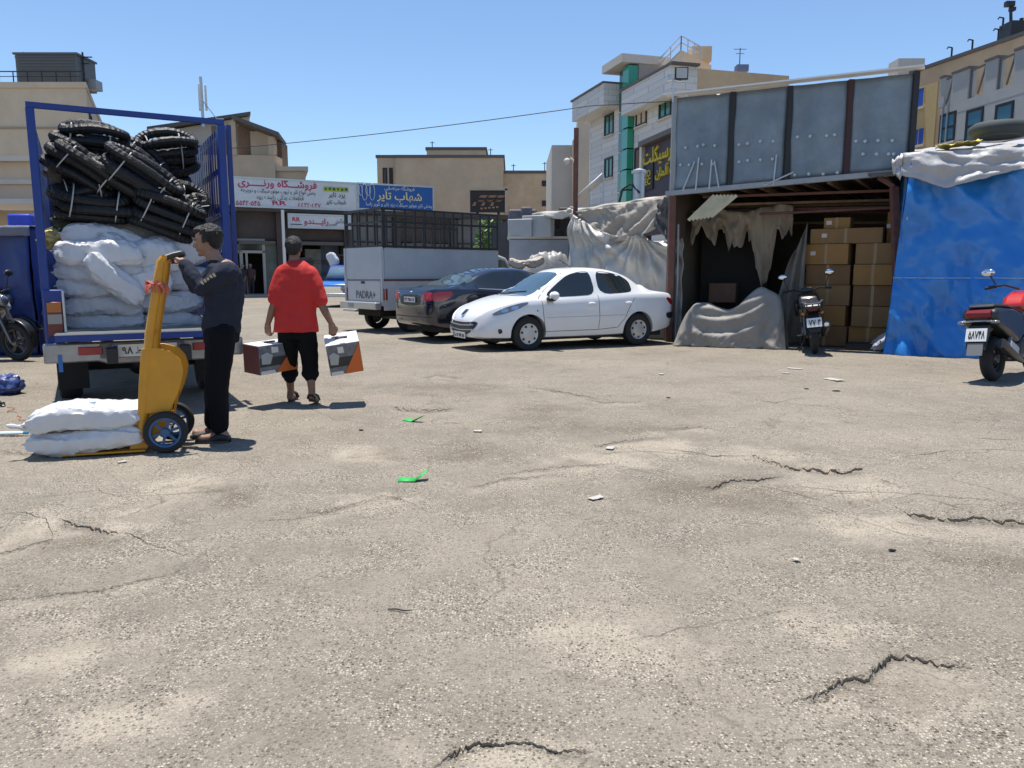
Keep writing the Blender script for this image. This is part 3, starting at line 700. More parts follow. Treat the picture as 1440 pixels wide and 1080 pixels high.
letter('lettering', fa('ورسیکلت'), M_YEL, sg, (on_sign(927,217)[0]+.1, -.03, z), hh*1.15, width=abs(on_sign(950,217)[0]-on_sign(905,217)[0]), bold=.012, depth=.08)
x, z = on_sign(938, 240); letter('lettering', fa('ت آلمان'), M_YEL, sg, (x, -.03, z), hh*.8, width=abs(on_sign(953,240)[0]-on_sign(924,240)[0]), bold=.012, depth=.08)
q = MB(); x, z = on_sign(911, 250); q.box((x, -.025, z), (abs(on_sign(920,250)[0]-on_sign(904,250)[0])*1.05, .05, hh*1.5)); q.build('logo_panel', M_BLACKM, sg)
x, z = on_sign(911, 245); letter('lettering', 'PRO', M_YEL, sg, (x, -.06, z), hh*.42, width=abs(on_sign(918,250)[0]-on_sign(906,250)[0]), bold=.01, depth=.03)
x, z = on_sign(911, 256); letter('lettering', 'TEC', M_YEL, sg, (x, -.06, z), hh*.42, width=abs(on_sign(918,250)[0]-on_sign(906,250)[0]), bold=.01, depth=.03)

# --- grey building with blue windows and the ochre one behind it (far right)
w = Wall((xat(1308, 31), 31.0), (xat(1500, 24.5), 24.5))
b = thing('grey_office_building', 'grey stone building with tall blue windows at the right edge', 'building', w.p(w.L/2, 0, -4), w.ang)
zt = w.uv(1380, 90)[1]
cr = [w.uv(px, 100)[0] for px in (1323, 1340, 1363, 1385, 1402, 1425)]
q = MB(); w.slab(q, 0, w.L, -.1, zt-1.1, -8, 0)
segs = [(0, cr[0]), (cr[1], cr[2]), (cr[3], cr[4]), (cr[5], w.L)]
P(q, 'wall', M_GREYWALL, b)
for a, c in segs:
    q = MB(); w.slab(q, a, c, zt-1.097, zt, -.3, -.003); P(q, 'parapet', M_GREYWALL, b)
    q = MB(); w.slab(q, a-.02, c+.02, zt+.003, zt+.09, -.34, .04); P(q, 'coping', M_TRIM, b)
for k in range(3):
    a, c = cr[2*k], cr[2*k+1]; q = MB(); q.bar(w.p(a, zt-.08, -.1), w.p(c, zt-.03, -.1), .06); q.bar(w.p(c-.05, zt, -.1), w.p((a+c)/2, zt-1.0, -.1), .05); q.bar(w.p(a+.03, zt-1.09, -.1), w.p(a+.03, zt, -.1), .06); P(q, 'brace', M_TRIM, b)
for (x0,y0,x1,y1) in ((1323,159,1342,200),(1360,153,1380,200),(1401,145,1422,196)):
    f = window(b, w, *w.rect(x0,y0,x1,y1), M_GLASSB, bars=0, fw=.1, proud=.03)
    r = w.rect(x0,y0,x1,y1); q = MB(); w.slab(q, r[0]+.1, r[1]-.1, (r[2]+r[3])/2-.04, (r[2]+r[3])/2+.04, .013, .03); P(q, 'mullion', M_BLACKM, b)
q = MB(); u, z = w.uv(1330, 118)
for k in range(2): q.tube([w.p(u+.3*k, zt-1.0, .05), w.p(u+.3*k, zt-4.0, .05)], .035)
P(q, 'drain_pipe', M_GREYP, b)
for k in range(5):
    q = MB(); z = zt-1.5-1.05*k; w.slab(q, 0.01, w.L-.01, z, z+.02, 0.0, .004); P(q, 'stone_joint', mat('joint_grey', (.22,.22,.22), .9), b)
wy = Wall((xat(1262, 38), 38.0), (xat(1412, 32), 32.0))
b = thing('ochre_building', 'ochre brick building rising behind the grey one', 'building', wy.p(wy.L/2, 0, -5), wy.ang)
q = MB(); zt2 = wy.uv(1390, 67)[1]; wy.slab(q, 0, wy.L, -.1, zt2, -9, 0); P(q, 'wall', M_OCHRE, b)
q = MB(); wy.slab(q, -.1, wy.L+.1, zt2+.003, zt2+.15, -9.1, .08); P(q, 'coping', M_TRIM, b)
q = MB(); u0 = wy.uv(1284,150)[0]; u1 = wy.uv(1309,150)[0]; zc = wy.uv(1297,122)[1]; wy.slab(q, u0, u1+.4, 0, zc, .003, .06); P(q, 'brick_panel', M_YELLOWBRICK, b)
w2 = Wall(wy.p(0,0,.06), wy.p(wy.L,0,.06))
for (x0,y0,x1,y1) in ((1284,124,1299,152),(1284,180,1299,205)): window(b, w2, *w2.rect(x0,y0,x1,y1), M_CURTAIN, bars=1, frame=M_YELLOWBRICK, proud=.02, fw=.05)
for i, (px, h) in enumerate(((1330, .45), (1358, .45), (1393, .5), (1398, .9))):
    u = wy.uv(px, 80)[0]; q = MB(); q.tube([(0,0,-.2),(0,0,h)], .04); q.tube([(0,0,h),(-.18,0,h+.03),(-.22,0,h-.05)], .03)
    o = q.build('roof_pipe', M_BLACKM, loc=wy.p(u, zt2+.2, -.3)); tag(o, 'thin bent vent pipe on the ochre roof, %s from the left' % ('first','second','third','fourth')[i], 'pipe')
q = MB(); q.box((0,0,.3),(.9,.8,.8)); q.tube([(-.2,0,.5),(-.3,0,1.4)], .06); q.tube([(.2,0,.5),(.2,0,.9)], .08); q.box((-.35,0,1.45),(.35,.2,.2)); q.box((-.22,0,1.25),(.2,.2,.14))
u = wy.uv(1409, 70)[0]; tag(q.build('rooftop_camera_mast', M_BLACKM, loc=wy.p(u, zt2+.1, -.6)), 'stubby dark camera mast and chimney on top of the ochre building', 'mast')
q = MB(); q.box((0,0,.6),(1.3,1,1.2)); o = thing('rooftop_box', 'small pale rooftop box peeking over the sheet metal panels', 'roof box', wy.p(wy.uv(1250,96)[0], 0, -1)); o.location.z = zat(103, 38.5)-.3
q.build('box', M_PALE, o); q = MB(); q.bar((.7,0,.3),(1.7,0,.3),.06); q.bar((.7,0,1.0),(1.7,0,.9),.06); q.bar((1.7,0,.1),(1.7,0,.9),.06); q.bar((0,0,-.1),(0,0,-8.0),.3); q.build('bracket', M_BLACKM, o)
# ------------------------------------------------------------------ row of tyre shops at the back
w = Wall((xat(250, 42.2), 42.2), (xat(735, 51.5), 51.5))
shop = thing('shop_row', 'row of dark tyre shops with big signs at the back of the yard', 'shop', w.p(w.L/2, 0, -3), w.ang)
ztop = w.uv(560, 297)[1]
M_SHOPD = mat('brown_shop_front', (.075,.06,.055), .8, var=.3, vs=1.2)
M_SHUT = mat('grey_shutter', (.16,.16,.165), .6, var=.2, vs=2)
M_SIGNW = mat('pale_sign_board', (.62,.67,.70), .55, var=.1, vs=1.2, dirt=(.47,.51,.54), ds=1, da=.5)
M_SIGNB = mat('blue_sign_board', (.012,.10,.36), .5, var=.08, vs=1)
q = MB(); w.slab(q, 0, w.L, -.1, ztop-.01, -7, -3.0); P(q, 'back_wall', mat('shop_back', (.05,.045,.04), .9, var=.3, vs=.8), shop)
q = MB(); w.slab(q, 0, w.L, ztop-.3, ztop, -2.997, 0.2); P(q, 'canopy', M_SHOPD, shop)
zm = w.uv(420, 338)[1]
cols = [w.uv(px, 380)[0] for px in (300, 330, 397, 492, 560, 640, 715)]
for i in range(len(cols)):
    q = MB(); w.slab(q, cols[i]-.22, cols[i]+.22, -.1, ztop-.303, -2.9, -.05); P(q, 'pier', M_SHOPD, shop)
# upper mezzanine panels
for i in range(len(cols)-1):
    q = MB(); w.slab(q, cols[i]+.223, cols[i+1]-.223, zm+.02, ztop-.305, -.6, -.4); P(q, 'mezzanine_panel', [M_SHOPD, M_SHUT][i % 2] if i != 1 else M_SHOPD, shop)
    q = MB(); w.slab(q, cols[i]+.3, cols[i+1]-.3, zm-.25, zm-.05, -.6, -.1); P(q, 'beam', M_TRIM, shop)
# door and shop window at the left
r = w.rect(340, 352, 375, 412)
q = MB()
for a in ((r[0]-.1,r[0]+.08,0,r[3]),(r[1]-.08,r[1]+.08,0,r[3]),(r[0]-.1,r[1]+.08,r[3]-.15,r[3]),(r[0]-1.6,r[0]-.11,r[3]-.15,r[3]),(r[0]-1.6,r[1]+.08,r[3]+.5,r[3]+.66),(r[1]-.08,r[1]+.08,r[3],r[3]+.5),((r[0]+r[1])/2-.4,(r[0]+r[1])/2-.28,0,r[3]-.16)): w.slab(q, *a, -.5, -.35)
P(q, 'door_frame', mat('pale_aluminium', (.36,.35,.32), .5, metal=.2), shop)
q = MB(); w.slab(q, r[0]-1.6, r[1], r[3]+.02, r[3]+.48, -.46, -.43); P(q, 'fanlight', M_GLASSD, shop)
q = MB(); w.slab(q, r[1]+.1, cols[2]-.23, 0.0, r[3]+.5, -.5, -.4); P(q, 'shutter', mat('green_grey_poster', (.14,.16,.14), .7, var=.5, vs=1.5), shop)
q = MB(); w.slab(q, cols[0], w.L, -.1, .18, -2.9, .9); P(q, 'step', mat('concrete_step', (.30,.29,.27), .9, var=.15, vs=1), shop)
# merchandise: one hanging tyre row and shelves
M_RUB = mat('rubber', (.018,.018,.019), .75, bump=.2, bs=60)
ty = MB()
ty.tube([(.33*math.cos(a), 0, .33*math.sin(a)) for a in [2*math.pi*k/20 for k in range(20)]], .085, 8, closed=True)
TYME = ty.mesh('tyre', M_RUB)
r4 = random.Random(5)
for i, (px, col) in enumerate(((432,(.10,.12,.14)),(448,(.18,.17,.16)),(470,(.07,.09,.13)),(520,(.22,.21,.2)),(545,(.12,.11,.10)),(600,(.35,.34,.32)),(625,(.10,.09,.09)),(668,(.30,.30,.31)))):
    u = w.uv(px, 350)[0]; q = MB(); w.slab(q, u-.55, u+.55, .2, 2.3+.5*(i%3), -1.9, -1.2)
    for k in range(3): w.slab(q, u-.6, u+.6, .6+.7*k, .66+.7*k, -1.95, -1.0)
    P(q, 'display_rack', mat('rack_%d' % i, col, .7, var=.5, vs=2.5), shop)
# signs
def signboard(name, label, x0, x1, yt, yb, m, out=.25):
    u0 = w.uv(x0, yt)[0]; u1 = w.uv(x1, yt)[0]; um = (u0+u1)/2; xm = (x0+x1)/2
    z1 = w.uv(xm, yt)[1]; z0 = w.uv(xm, yb)[1]
    s = thing(name, label, 'sign', w.p(um, 0, out), w.ang)
    q = MB(); q.box((0, .1, (z0+z1)/2), (u1-u0, .2, z1-z0)); q.build('board', m, s)
    q = MB()
    for a in ((0,z1),(0,z0)): q.box((0,.09,a[1]), (u1-u0+.1,.26,.1))
    for a in (-1,1): q.box((a*(u1-u0)/2,.09,(z0+z1)/2), (.1,.26,z1-z0-.11))
    q.build('frame', M_STEEL, s)
    return s, (u0, u1, z0, z1, um)
def put(s, g, text, px, py, wpx, hpx, m, out=-.02, bold=.0):
    u, z = w.uv(px, py); u1 = w.uv(px-wpx/2, py)[0]; u2 = w.uv(px+wpx/2, py)[0]; zz = w.uv(px, py-hpx/2)[1]-w.uv(px, py+hpx/2)[1]
    letter('lettering', text, m, s, (u-g[4], out, z), zz, width=u2-u1, bold=bold)
M_MAG = mat('magenta_letters', (.46,.02,.10), .5); M_INK = mat('dark_letters', (.05,.06,.09), .5); M_SIGNTXT = mat('white_letters', (.75,.75,.75), .5); M_CREAM = mat('cream_letters', (.72,.62,.33), .5)
s, g = signboard('white_shop_sign', 'long pale shop sign with magenta Persian lettering', 322, 500, 254, 293, M_SIGNW)
put(s, g, fa('فروشـــگاه ورنـــــری'), 390, 259.5, 110, 15, M_MAG, bold=.02)
put(s, g, fa('پخش انواع تایر و تیوب موتور سیکلت و دوچرخه'), 391, 271, 104, 9, M_INK)
put(s, g, fa('قطعات یدکی زاینده رود'), 393, 279, 66, 8, M_INK)
put(s, g, '۵۵۴۲۰۵۴۵', 348, 286, 34, 6.5, M_MAG, bold=.015); put(s, g, '۵۵۴۲۰۵۴۷', 434, 289, 32, 6, M_MAG, bold=.01)
put(s, g, 'RR', 392, 286, 20, 6, M_MAG, bold=.02)
put(s, g, fa('یزد تایر'), 472, 275.5, 23, 9, M_INK, bold=.01); put(s, g, fa('شهاب تایر'), 471, 285.5, 28, 8, M_INK, bold=.01)
u, z = w.uv(471, 267); q = MB(); q.box((u-g[4], -.015, z), (1.45, .03, .26)); q.build('logo_strip', mat('lime_strip', (.36,.45,.03), .5), s)
for k in range(6): q = MB(); q.box((u-g[4]-.60+.24*k, -.034, z+.02*(k%2)), (.10+.03*(k%3), .008, .13)); q.build('strip_print', M_INK, s)
s, g = signboard('blue_shop_sign', 'blue shop sign with cream lettering right of the pale one', 501.5, 607, 261, 296, M_SIGNB)
put(s, g, fa('فروشگاه مرتضایی'), 560, 266, 42, 7, M_SIGNTXT); put(s, g, fa('شهاب تایر'), 560, 278, 63, 15, M_CREAM, bold=.02)
put(s, g, fa('پخش تایر موتور سیکلت یزد تایر و کویر یاسا'), 560, 289.5, 92, 7, M_SIGNTXT)
for px_, py_, hx, hz in ((505.5,268,.10,.30),(511,270.5,.16,.48),(516,268,.15,.30),(521.5,270.5,.16,.48)):
    u, z = w.uv(px_, py_); q = MB(); q.tube([(u-g[4]+hx*math.cos(a), -.02, z+hz*math.sin(a)) for a in [2*math.pi*k/20 for k in range(20)]], .045, 6, closed=True, sq=.4); q.build('tyre_emblem', M_SIGNTXT, s)
s, g = signboard('small_shop_sign', 'small pale sign with magenta word under the long sign', 404, 490, 303, 321, M_SIGNW, out=.35)
put(s, g, fa('رایـــندو'), 443, 313, 34, 11, M_MAG, bold=.02); put(s, g, fa('تعمیر'), 466, 316.5, 12, 5, M_INK); put(s, g, fa('پنچرگیری'), 478, 312, 16, 8, M_INK); put(s, g, 'RR', 415, 309, 11, 6, M_MAG, bold=.02)
u, z = w.uv(415, 316); q = MB(); q.box((u-g[4], -.01, z), (.65,.02,.05)); q.box((u-g[4], -.01, z-.15), (.65,.02,.05)); q.build('ruled_line', M_INK, s)
q = MB(); q.tube([(0,0,-.1),(0,0,w.uv(397,297)[1])], .09); tag(q.build('sign_pole', M_WHITE, loc=w.p(w.uv(397,380)[0], 0, .9)), 'thin white pole in front of the shop row', 'pole')
# dark square sign on the tan building side
sy = 60.0; s = thing('dark_square_sign', 'dark brown sign with bronze logo beside the tan building', 'sign', (xat(686, sy, 282), sy, 0))
zz = zat(282, sy); hw = (xat(711, sy, 282)-xat(661, sy, 282))/2; hz = (zat(266, sy)-zat(299, sy))/2
q = MB(); q.box((0,.2,zz), (2*hw,.4,2*hz)); q.build('board', mat('dark_brown_board', (.030,.018,.016), .5), s)
q = MB(); q.box((0,.15,zz+hz), (2*hw+.3,.6,.25)); q.box((hw+.05,.15,zz), (.2,.6,2*hz)); q.build('frame', M_TAN2, s)
q = MB()
for k in (-.6,.6): q.bar((k*hw,.3,-.1),(k*hw,.3,zz-hz),.2)
q.build('leg_frame', M_BLACKM, s)
mb = mat('bronze_logo', (.42,.22,.12), .4)
q = MB()
for k in range(3):
    x0 = -hw*.75+.5*hw*k
    q.add([(x0, -.02, zz-.1*hz), (x0+.4*hw, -.02, zz-.1*hz), (x0+.6*hw, -.02, zz+.05*hz), (x0+.2*hw, -.02, zz+.05*hz), (x0+.25*hw, -.02, zz+.25*hz), (x0+.65*hw, -.02, zz+.25*hz), (x0+.8*hw, -.02, zz+.45*hz), (x0+.35*hw,-.02,zz+.45*hz), (x0-.15*hw,-.02,zz-.45*hz), (x0+.05*hw,-.02,zz-.45*hz)], [(0,1,2,3),(4,5,6,7),(0,3,9,8)])
q.build('logo', mb, s, solid=.04)
for k in range(5): q = MB(); q.box((-.35*hw+.22*hw*k, -.02, zz-.68*hz+.03*hz*k), (.13*hw,.03,.14*hz)); q.build('logo_stroke', mb, s)

# person standing in the shop doorway
# (built with the people below)

# ------------------------------------------------------------------ stall between the shops and the plastic curtain: awning, stored things
M_AWN = mat('beige_awning_cloth', (.36,.30,.22), .85, var=.2, vs=2, dirt=(.22,.18,.13), ds=1.5, da=.6)
M_PLAST = mat('milky_plastic_sheet', (.50,.48,.44), .32, var=.2, vs=1.3, dirt=(.33,.29,.22), ds=1.6, da=.75, bump=.2, bs=24, spec=.6)
M_GREYT = mat('grey_canvas', (.36,.35,.33), .7, var=.15, vs=3, dirt=(.25,.23,.20), ds=2, da=.5, bump=.4, bs=25)
M_RUST = mat('rusty_red_post', (.15,.065,.05), .75, var=.3, vs=8)
M_WOOD = mat('weathered_wood', (.24,.16,.09), .85, var=.35, vs=6)
M_CARD = mat('cardboard', (.26,.145,.055), .85, var=.14, vs=3, dirt=(.15,.09,.045), ds=1.2, da=.5)
def sheet(name, label, cat, fn, nu, nv, m, parent=None, solid=.006):
    q = MB(); q.grid(fn, nu, nv); o = q.build(name, m, parent, angle=180, solid=solid)
    if label: tag(o, label, cat)
    return o
def lerp(a, b, t): return a + (b - a) * t

# awning strip running from the shop corner to the garage
A0 = at(716, 298, 23.0); A1 = at(806, 289, 19.0); A2 = at(944, 267, 16.0)
def awn(u, v):
    p = lerp(A0, A1, u/.42) if u < .42 else lerp(A1, A2, (u-.42)/.58)
    k = .02*math.sin(31*u)+.03*fbm(9*u, 3*v)
    return p + Vector((.25*v, 1.6*v, .10*v - .05*math.sin(math.pi*v) + k*.6)) + Vector((0,0,-.1))
st = thing('market_stall', 'long low stall roof with beige cloth awning between shops and garage', 'stall', (A1.x, A1.y+1, 0))
q = MB(); q.grid(awn, 60, 8); P(q, 'awning', M_AWN, st, angle=180, solid=.03)
def fringe(u, v):
    p = awn(u, 0); return p + Vector((.05*math.sin(40*u)*v, -.03+.05*math.cos(33*u)*v, -(.14+.12*fbm(7*u, 1))*v))
q = MB(); q.grid(fringe, 60, 3); P(q, 'valance', M_PALE, st, angle=180, solid=.02)
for t, nm in ((0.0,'post'),(.25,'post')):
    p = awn(t, .08); q = MB(); q.bar((p.x+.05,p.y+.1,-.1),(p.x+.05,p.y+.1,p.z-.05),.09); P(q, nm, M_TRIM, st)
q = MB(); p0 = awn(0,.1); p1 = awn(.4,.1); q.bar(p0-Vector((0,-.1,.12)), p1-Vector((0,-.1,.12)), .1); P(q, 'beam', M_TRIM, st)
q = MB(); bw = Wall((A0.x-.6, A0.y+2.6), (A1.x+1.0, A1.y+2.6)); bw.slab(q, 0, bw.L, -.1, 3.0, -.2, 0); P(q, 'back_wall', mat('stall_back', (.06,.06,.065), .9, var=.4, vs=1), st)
# hanging goods in the shade
for i,(px,py,wd,h,c) in enumerate(((735,318,.8,.9,(.10,.10,.12)),(790,318,1.0,.7,(.05,.045,.05)),(745,345,.7,.5,(.13,.14,.16)),(775,340,.9,.5,(.06,.06,.07)))):
    p = at(px, py, 21.5); q = MB(); q.box(p, (wd,.2,h)); q.box(p+Vector((.1,-.05,.1*(i%2))), (wd*.4,.16,h*1.15)); P(q, 'hung_goods', mat('goods_%d'%i, c, .7, var=.4, vs=5), st, bevel=.05)
# low white counter wall behind the pickup
c = thing('white_counter', 'low white counter under the stall awning', 'counter', at(760, 350, 20.6)); c.location.z = 0
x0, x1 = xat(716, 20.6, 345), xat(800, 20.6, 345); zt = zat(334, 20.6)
q = MB(); q.box(((x0+x1)/2, 20.9, zt/2-.05), (x1-x0,.5,zt+.0)); P(q, 'front', mat('counter_white_shaded', (.30,.32,.36), .6, var=.15, vs=2), c)  # white front coloured darker and bluish to paint in its shade
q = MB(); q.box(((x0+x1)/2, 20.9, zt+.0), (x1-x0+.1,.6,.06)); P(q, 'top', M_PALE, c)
def ac_unit(px, py, Y, sc, label):
    o = thing('air_conditioner', label, 'air conditioner', at(px, py, Y), R(160))
    q = MB(); q.box((0,0,.3*sc),(.85*sc,.35*sc,.6*sc)); q.build('casing', mat('ac_casing',(.40,.40,.39),.5,var=.1,vs=4), o, bevel=.02)
    q = MB(); q.lathe([(.0,-.19*sc),(.23*sc,-.19*sc),(.23*sc,-.16*sc)], (-.14*sc,0,.3*sc), 'y', 18); q.build('fan_grille', M_BLACKM, o)
    return o
ac_unit(757, 334, 20.7, .95, 'boxy air conditioner unit on the white counter, the right one'); ac_unit(733, 334, 20.75, .8, 'boxy air conditioner unit on the white counter, the left one')

# grey-white covered pile right of the pickup
def pile(cx, cy, w_, d_, h_, seed, fold=1.0):
    def fn(u, v):
        a = 2*math.pi*u; r = v
        n1 = fbm(2.0*math.cos(a)+seed, 2.0*math.sin(a), v*1.5)
        x = math.cos(a)*w_*(min(1, r*1.25))*(1+.12*n1); y = math.sin(a)*d_*(min(1, r*1.25))*(1+.12*n1)
        z = h_*(1 - max(0, (r-.45)/.55)**1.5) * (1 + .10*fbm(3*x+seed, 3*y)) + .09*fold*fbm(7*math.cos(a)+seed, 7*math.sin(a), 3*v)*(0.4+v)
        if r > .97: z = -.02
        return (cx+x, cy+y, max(z, -.02))
    q = MB(); q.grid(fn, 72, 22); return q
c = at(766, 370, 19.2)
q = pile(c.x+.08, c.y+.2, .82, .6, zat(360, 19.2), 3.1, .12); tag(q.build('covered_goods', mat('silver_sheet',(.34,.34,.335),.45,var=.15,vs=3,dirt=(.2,.195,.18),ds=2,da=.5,bump=.4,bs=18), angle=180), 'crumpled pale sheet over a pile behind the parked cars', 'tarpaulin')

# milky plastic curtain hung from a pole (behind the white car)
T0 = Vector((1.29, 17.2, 0)); T1 = Vector((3.48, 15.62, 0))
zl, zr = at(806, 297, 17.0).z, at(950, 335, 15.62).z
tn = Vector(((T1-T0).y, -(T1-T0).x, 0)).normalized()
def curtain(u, v):
    p = lerp(T0, T1, u)
    dip = 4*u*(1-u)
    top = lerp(zl, zr, u) - .30*dip*(1-.2*u) + (.20*max(0, 1-abs(u-.62)/.12))*.6
    z = top*(1-v)
    f = .022*math.sin(26*u+3*fbm(3*u, v)) * (.3+.7*v) + .08*fbm(2.2*u+5, 1.0*v, .3) + .10*(.3-abs(noise.noise(Vector((6*u+1.2*v, 1.1*v, .3))))) + .045*(.3-abs(noise.noise(Vector((15*u-2*v, 2.4*v, 4.0)))))
    for (cu, sp) in ((.05,5.5),(.62,7)):      # folds fanning from the tie points
        du = (u-cu); k = max(0, 1-v*1.6); f += .06*k*math.sin(18*math.atan2(du, v*.8+.05))
    return p + tn*(f + .04*v) + Vector((0,0,z-.01))
o = sheet('plastic_curtain', 'wrinkled milky plastic sheet hung as a curtain behind the white car', 'tarpaulin', curtain, 110, 70, M_PLAST)
# side flap of beige cloth above the curtain
B0 = at(812, 298, 17.3); B1 = at(940, 277, 15.9); B2 = at(926, 318, 15.8); B3 = at(822, 322, 17.1)
def flap(u, v):
    a = lerp(B0, B1, u); b_ = lerp(B3, B2, u) - Vector((0,0,.28*4*u*(1-u)))
    p = lerp(a, b_, v); return p + tn*(.16*(.3-abs(noise.noise(Vector((5*u+2*v, 1.6*v, 2.0))))) + .07*(.3-abs(noise.noise(Vector((12*u-5*v, 3*v, 6.0))))) + .02)
o = sheet('shade_cloth', 'sagging beige cloth flap hung above the plastic curtain', 'tarpaulin', flap, 60, 20, mat('beige_flap',(.36,.32,.27),.8,var=.2,vs=3,dirt=(.22,.19,.15),ds=2,da=.6,bump=.5,bs=20))
D0 = at(926, 285, 15.85); D1 = at(946, 270, 15.6); D2 = at(948, 345, 15.6); D3 = at(920, 318, 15.85)
sheet('dark_flap', 'dark torn cloth bunched at the corner post of the garage', 'tarpaulin', lambda u,v: lerp(lerp(D0,D1,u),lerp(D3,D2,u),v)+tn*(.03+.10*fbm(5*u,5*v,7)), 14, 16, mat('dark_cloth',(.10,.10,.10),.85,var=.4,vs=5))
# pole with small lamp at the curtain
p = at(808, 395, 17.6); pt = at(808, 180, 17.6)
o = thing('dark_pole', 'dark upright pole rising beside the awning', 'pole', (p.x, 17.6, 0))
q = MB(); q.tube([(0,0,-.1),(0,0,pt.z)], .055); q.build('shaft', M_RUST, o)
q = MB(); q.tube([(0,0,pt.z-.75),(-.14,0,pt.z-.65)], .03); q.ball((-.2,0,pt.z-.72), .075); q.build('lamp', M_PALE, o)
q = MB(); q.tube([(0,0,pt.z-1.75),(-.12,0,pt.z-1.72)], .02); q.ball((-.14,-.02,pt.z-1.8), .06); q.build('insulator', M_PALE, o)
# rooftop things just behind the awning: slanted dish panel, silver cylinder
o = thing('slanted_panel_stand', 'small slanted white panel on a wire stand above the awning', 'panel', at(830, 284, 24))
q = MB(); q.add([(-.45,0,.15),(.35,0,.85),(.5,.4,.75),(-.3,.4,.05)], [(0,1,2,3)]); q.build('panel', M_WHITE, o, solid=.03)
q = MB()
for a,b_ in (((-.4,0,-.9),(-.4,0,.15)),((.4,0,-.9),(.4,0,.8)),((-.4,0,-.3),(.4,0,-.3)),((-.4,0,-.1),(.4,0,-.1)),((0,.2,-.9),(0,.2,.4)),((-.4,0,-2.6),(-.4,0,-.9)),((.4,0,-2.6),(.4,0,-.9))): q.bar(a,b_,.04)
q.build('stand', M_STEEL, o)
o = thing('chimney_cowl', 'silver vent cylinder with hose in front of the dark sign', 'vent', at(898, 275, 20))
q = MB(); q.tube([(0,0,-2.6),(0,0,.55)], .15, 12); q.lathe([(.2,.55),(.2,.62),(.02,.68)], n=12); q.build('cylinder', M_STEEL, o)
q = MB(); q.tube([(-.5,0,-.2),(-.42,0,.15),(-.2,0,.3),(0,-.16,.05)], .03); q.build('hose', M_BLACKM, o)

# ------------------------------------------------------------------ garage: steel frame, four sheet panels, open store room
GA = Vector((3.32, 15.1, 0)); GB = Vector((6.72, 13.0, 0)); gw = Wall(GA, GB)
gar = thing('sheet_metal_garage', 'open garage shed with four bluish sheet metal panels above the opening', 'garage', gw.p(gw.L/2, 0, 0), gw.ang)
def gl(mb): return loc(gar, mb)
zbl, ztl = gw.uv(948, 272)[1], gw.uv(948, 136)[1]; zbr, ztr = gw.uv(1280, 241)[1], gw.uv(1280, 101)[1]
M_SHEET = mat('blue_grey_sheet_metal', (.215,.262,.30), .5, metal=.25, var=.28, vs=1.6, dirt=(.12,.148,.17), ds=1.1, da=.8)
def panel_edge(px): return gw.uv(px, 190)[0]
pe = [panel_edge(947), panel_edge(1028), panel_edge(1108), panel_edge(1192), panel_edge(1282)]
def zb_(u): t = (u-pe[0])/(pe[4]-pe[0]); return lerp(zbl, zbr, t)
def zt_(u): t = (u-pe[0])/(pe[4]-pe[0]); return lerp(ztl, ztr, t)
for i in range(4):
    a, c = pe[i]+.045, pe[i+1]-.045
    q = MB(); z0, z1 = zb_(a)+.06, zt_(a); r5 = random.Random(i)
    def fn(u, v, a=a, c=c, i=i):
        uu = lerp(a, c, u); z = lerp(zb_(uu)+.04, zt_(uu)-.03, v)
        return gw.p(uu, z, .03*fbm(2.5*u+i*7, 2.2*v, 1.7)+.008*math.sin(9*u+i))
    q.grid(fn, 14, 16); gl(q).build('sheet_panel', M_SHEET, gar, angle=180, solid=.004)
for i in range(5):
    q = MB(); u = pe[i]; 
    if i in (0, 4): q.bar(gw.p(u, zb_(u)-.05, -.02), gw.p(u, zt_(u), -.02), .09)
    else: q.bar(gw.p(u, zb_(u)+.05, .0), gw.p(u, zt_(u)-.03, .0), .085, .10)
    gl(q).build('mullion', [M_GREYP, M_BLACKM, M_BLACKM, mat('dark_red_post',(.05,.02,.02),.6), M_BLACKM][i], gar)
q = MB(); q.bar(gw.p(pe[0]-.1, zb_(pe[0]), .02), gw.p(pe[4]+.05, zb_(pe[4]), .02), .12, .09); gl(q).build('bottom_rail', M_GREYP, gar)
q = MB(); q.bar(gw.p(pe[0]-.14, zt_(pe[0])+.02, .1), gw.p(pe[4]+.12, zt_(pe[4])+.03, .1), .24, .028); gl(q).build('roof_edge', M_WHITE, gar)
# bolts and leaning rods on the panels
bolt = MB(); bolt.lathe([(.028,0),(.028,-.012),(.016,-.014),(.014,-.045),(.002,-.046)], axis='y', n=8); BOLT = bolt.mesh('bolt', M_STEEL)
bolts = [(965,208),(982,206),(990,204),(1006,205),(958,232),(970,232),(988,231),(1003,231),(1040,204),(1052,202),(1070,199),(1088,199),(1040,228),(1052,226),(1070,225),(1087,224),
 (1122,193),(1140,192),(1163,191),(1174,190),(1118,246),(1138,245),(1158,245),(1178,243),(1204,199),(1217,199),(1235,198),(1255,198),(1214,217),(1233,217),(1250,217),(1257,217)]
for px, py in bolts:
    u, z = gw.uv(px, py); p = gl(MB().add([gw.p(u, z, .03)], [])).v[0]
    share('bolt', BOLT, gar, p, (0, 0, 0))
for k, (x0,y0,x1,y1) in enumerate(((962,269,978,228),(980,269,984,222),(999,267,1002,225),(1013,266,1006,227),(1089,262,1093,218),(1075,262,1118,243))):
    q = MB(); u0,z0 = gw.uv(x0,y0); u1,z1 = gw.uv(x1,y1); q.tube([gw.p(u0,z0,.08), gw.p(u1,z1,.05 if k < 5 else .12)], .016); gl(q).build('leaning_rod', M_STEEL, gar)
for (x0,y0,x1,y1) in ((1222,246,1282,243),(1224,250,1282,239)):
    q = MB(); u0,z0 = gw.uv(x0,y0); u1,z1 = gw.uv(x1,y1); q.bar(gw.p(u0,z0,.1), gw.p(u1,z1,.12), .05, .04); gl(q).build('loose_bar', M_TRIM, gar)
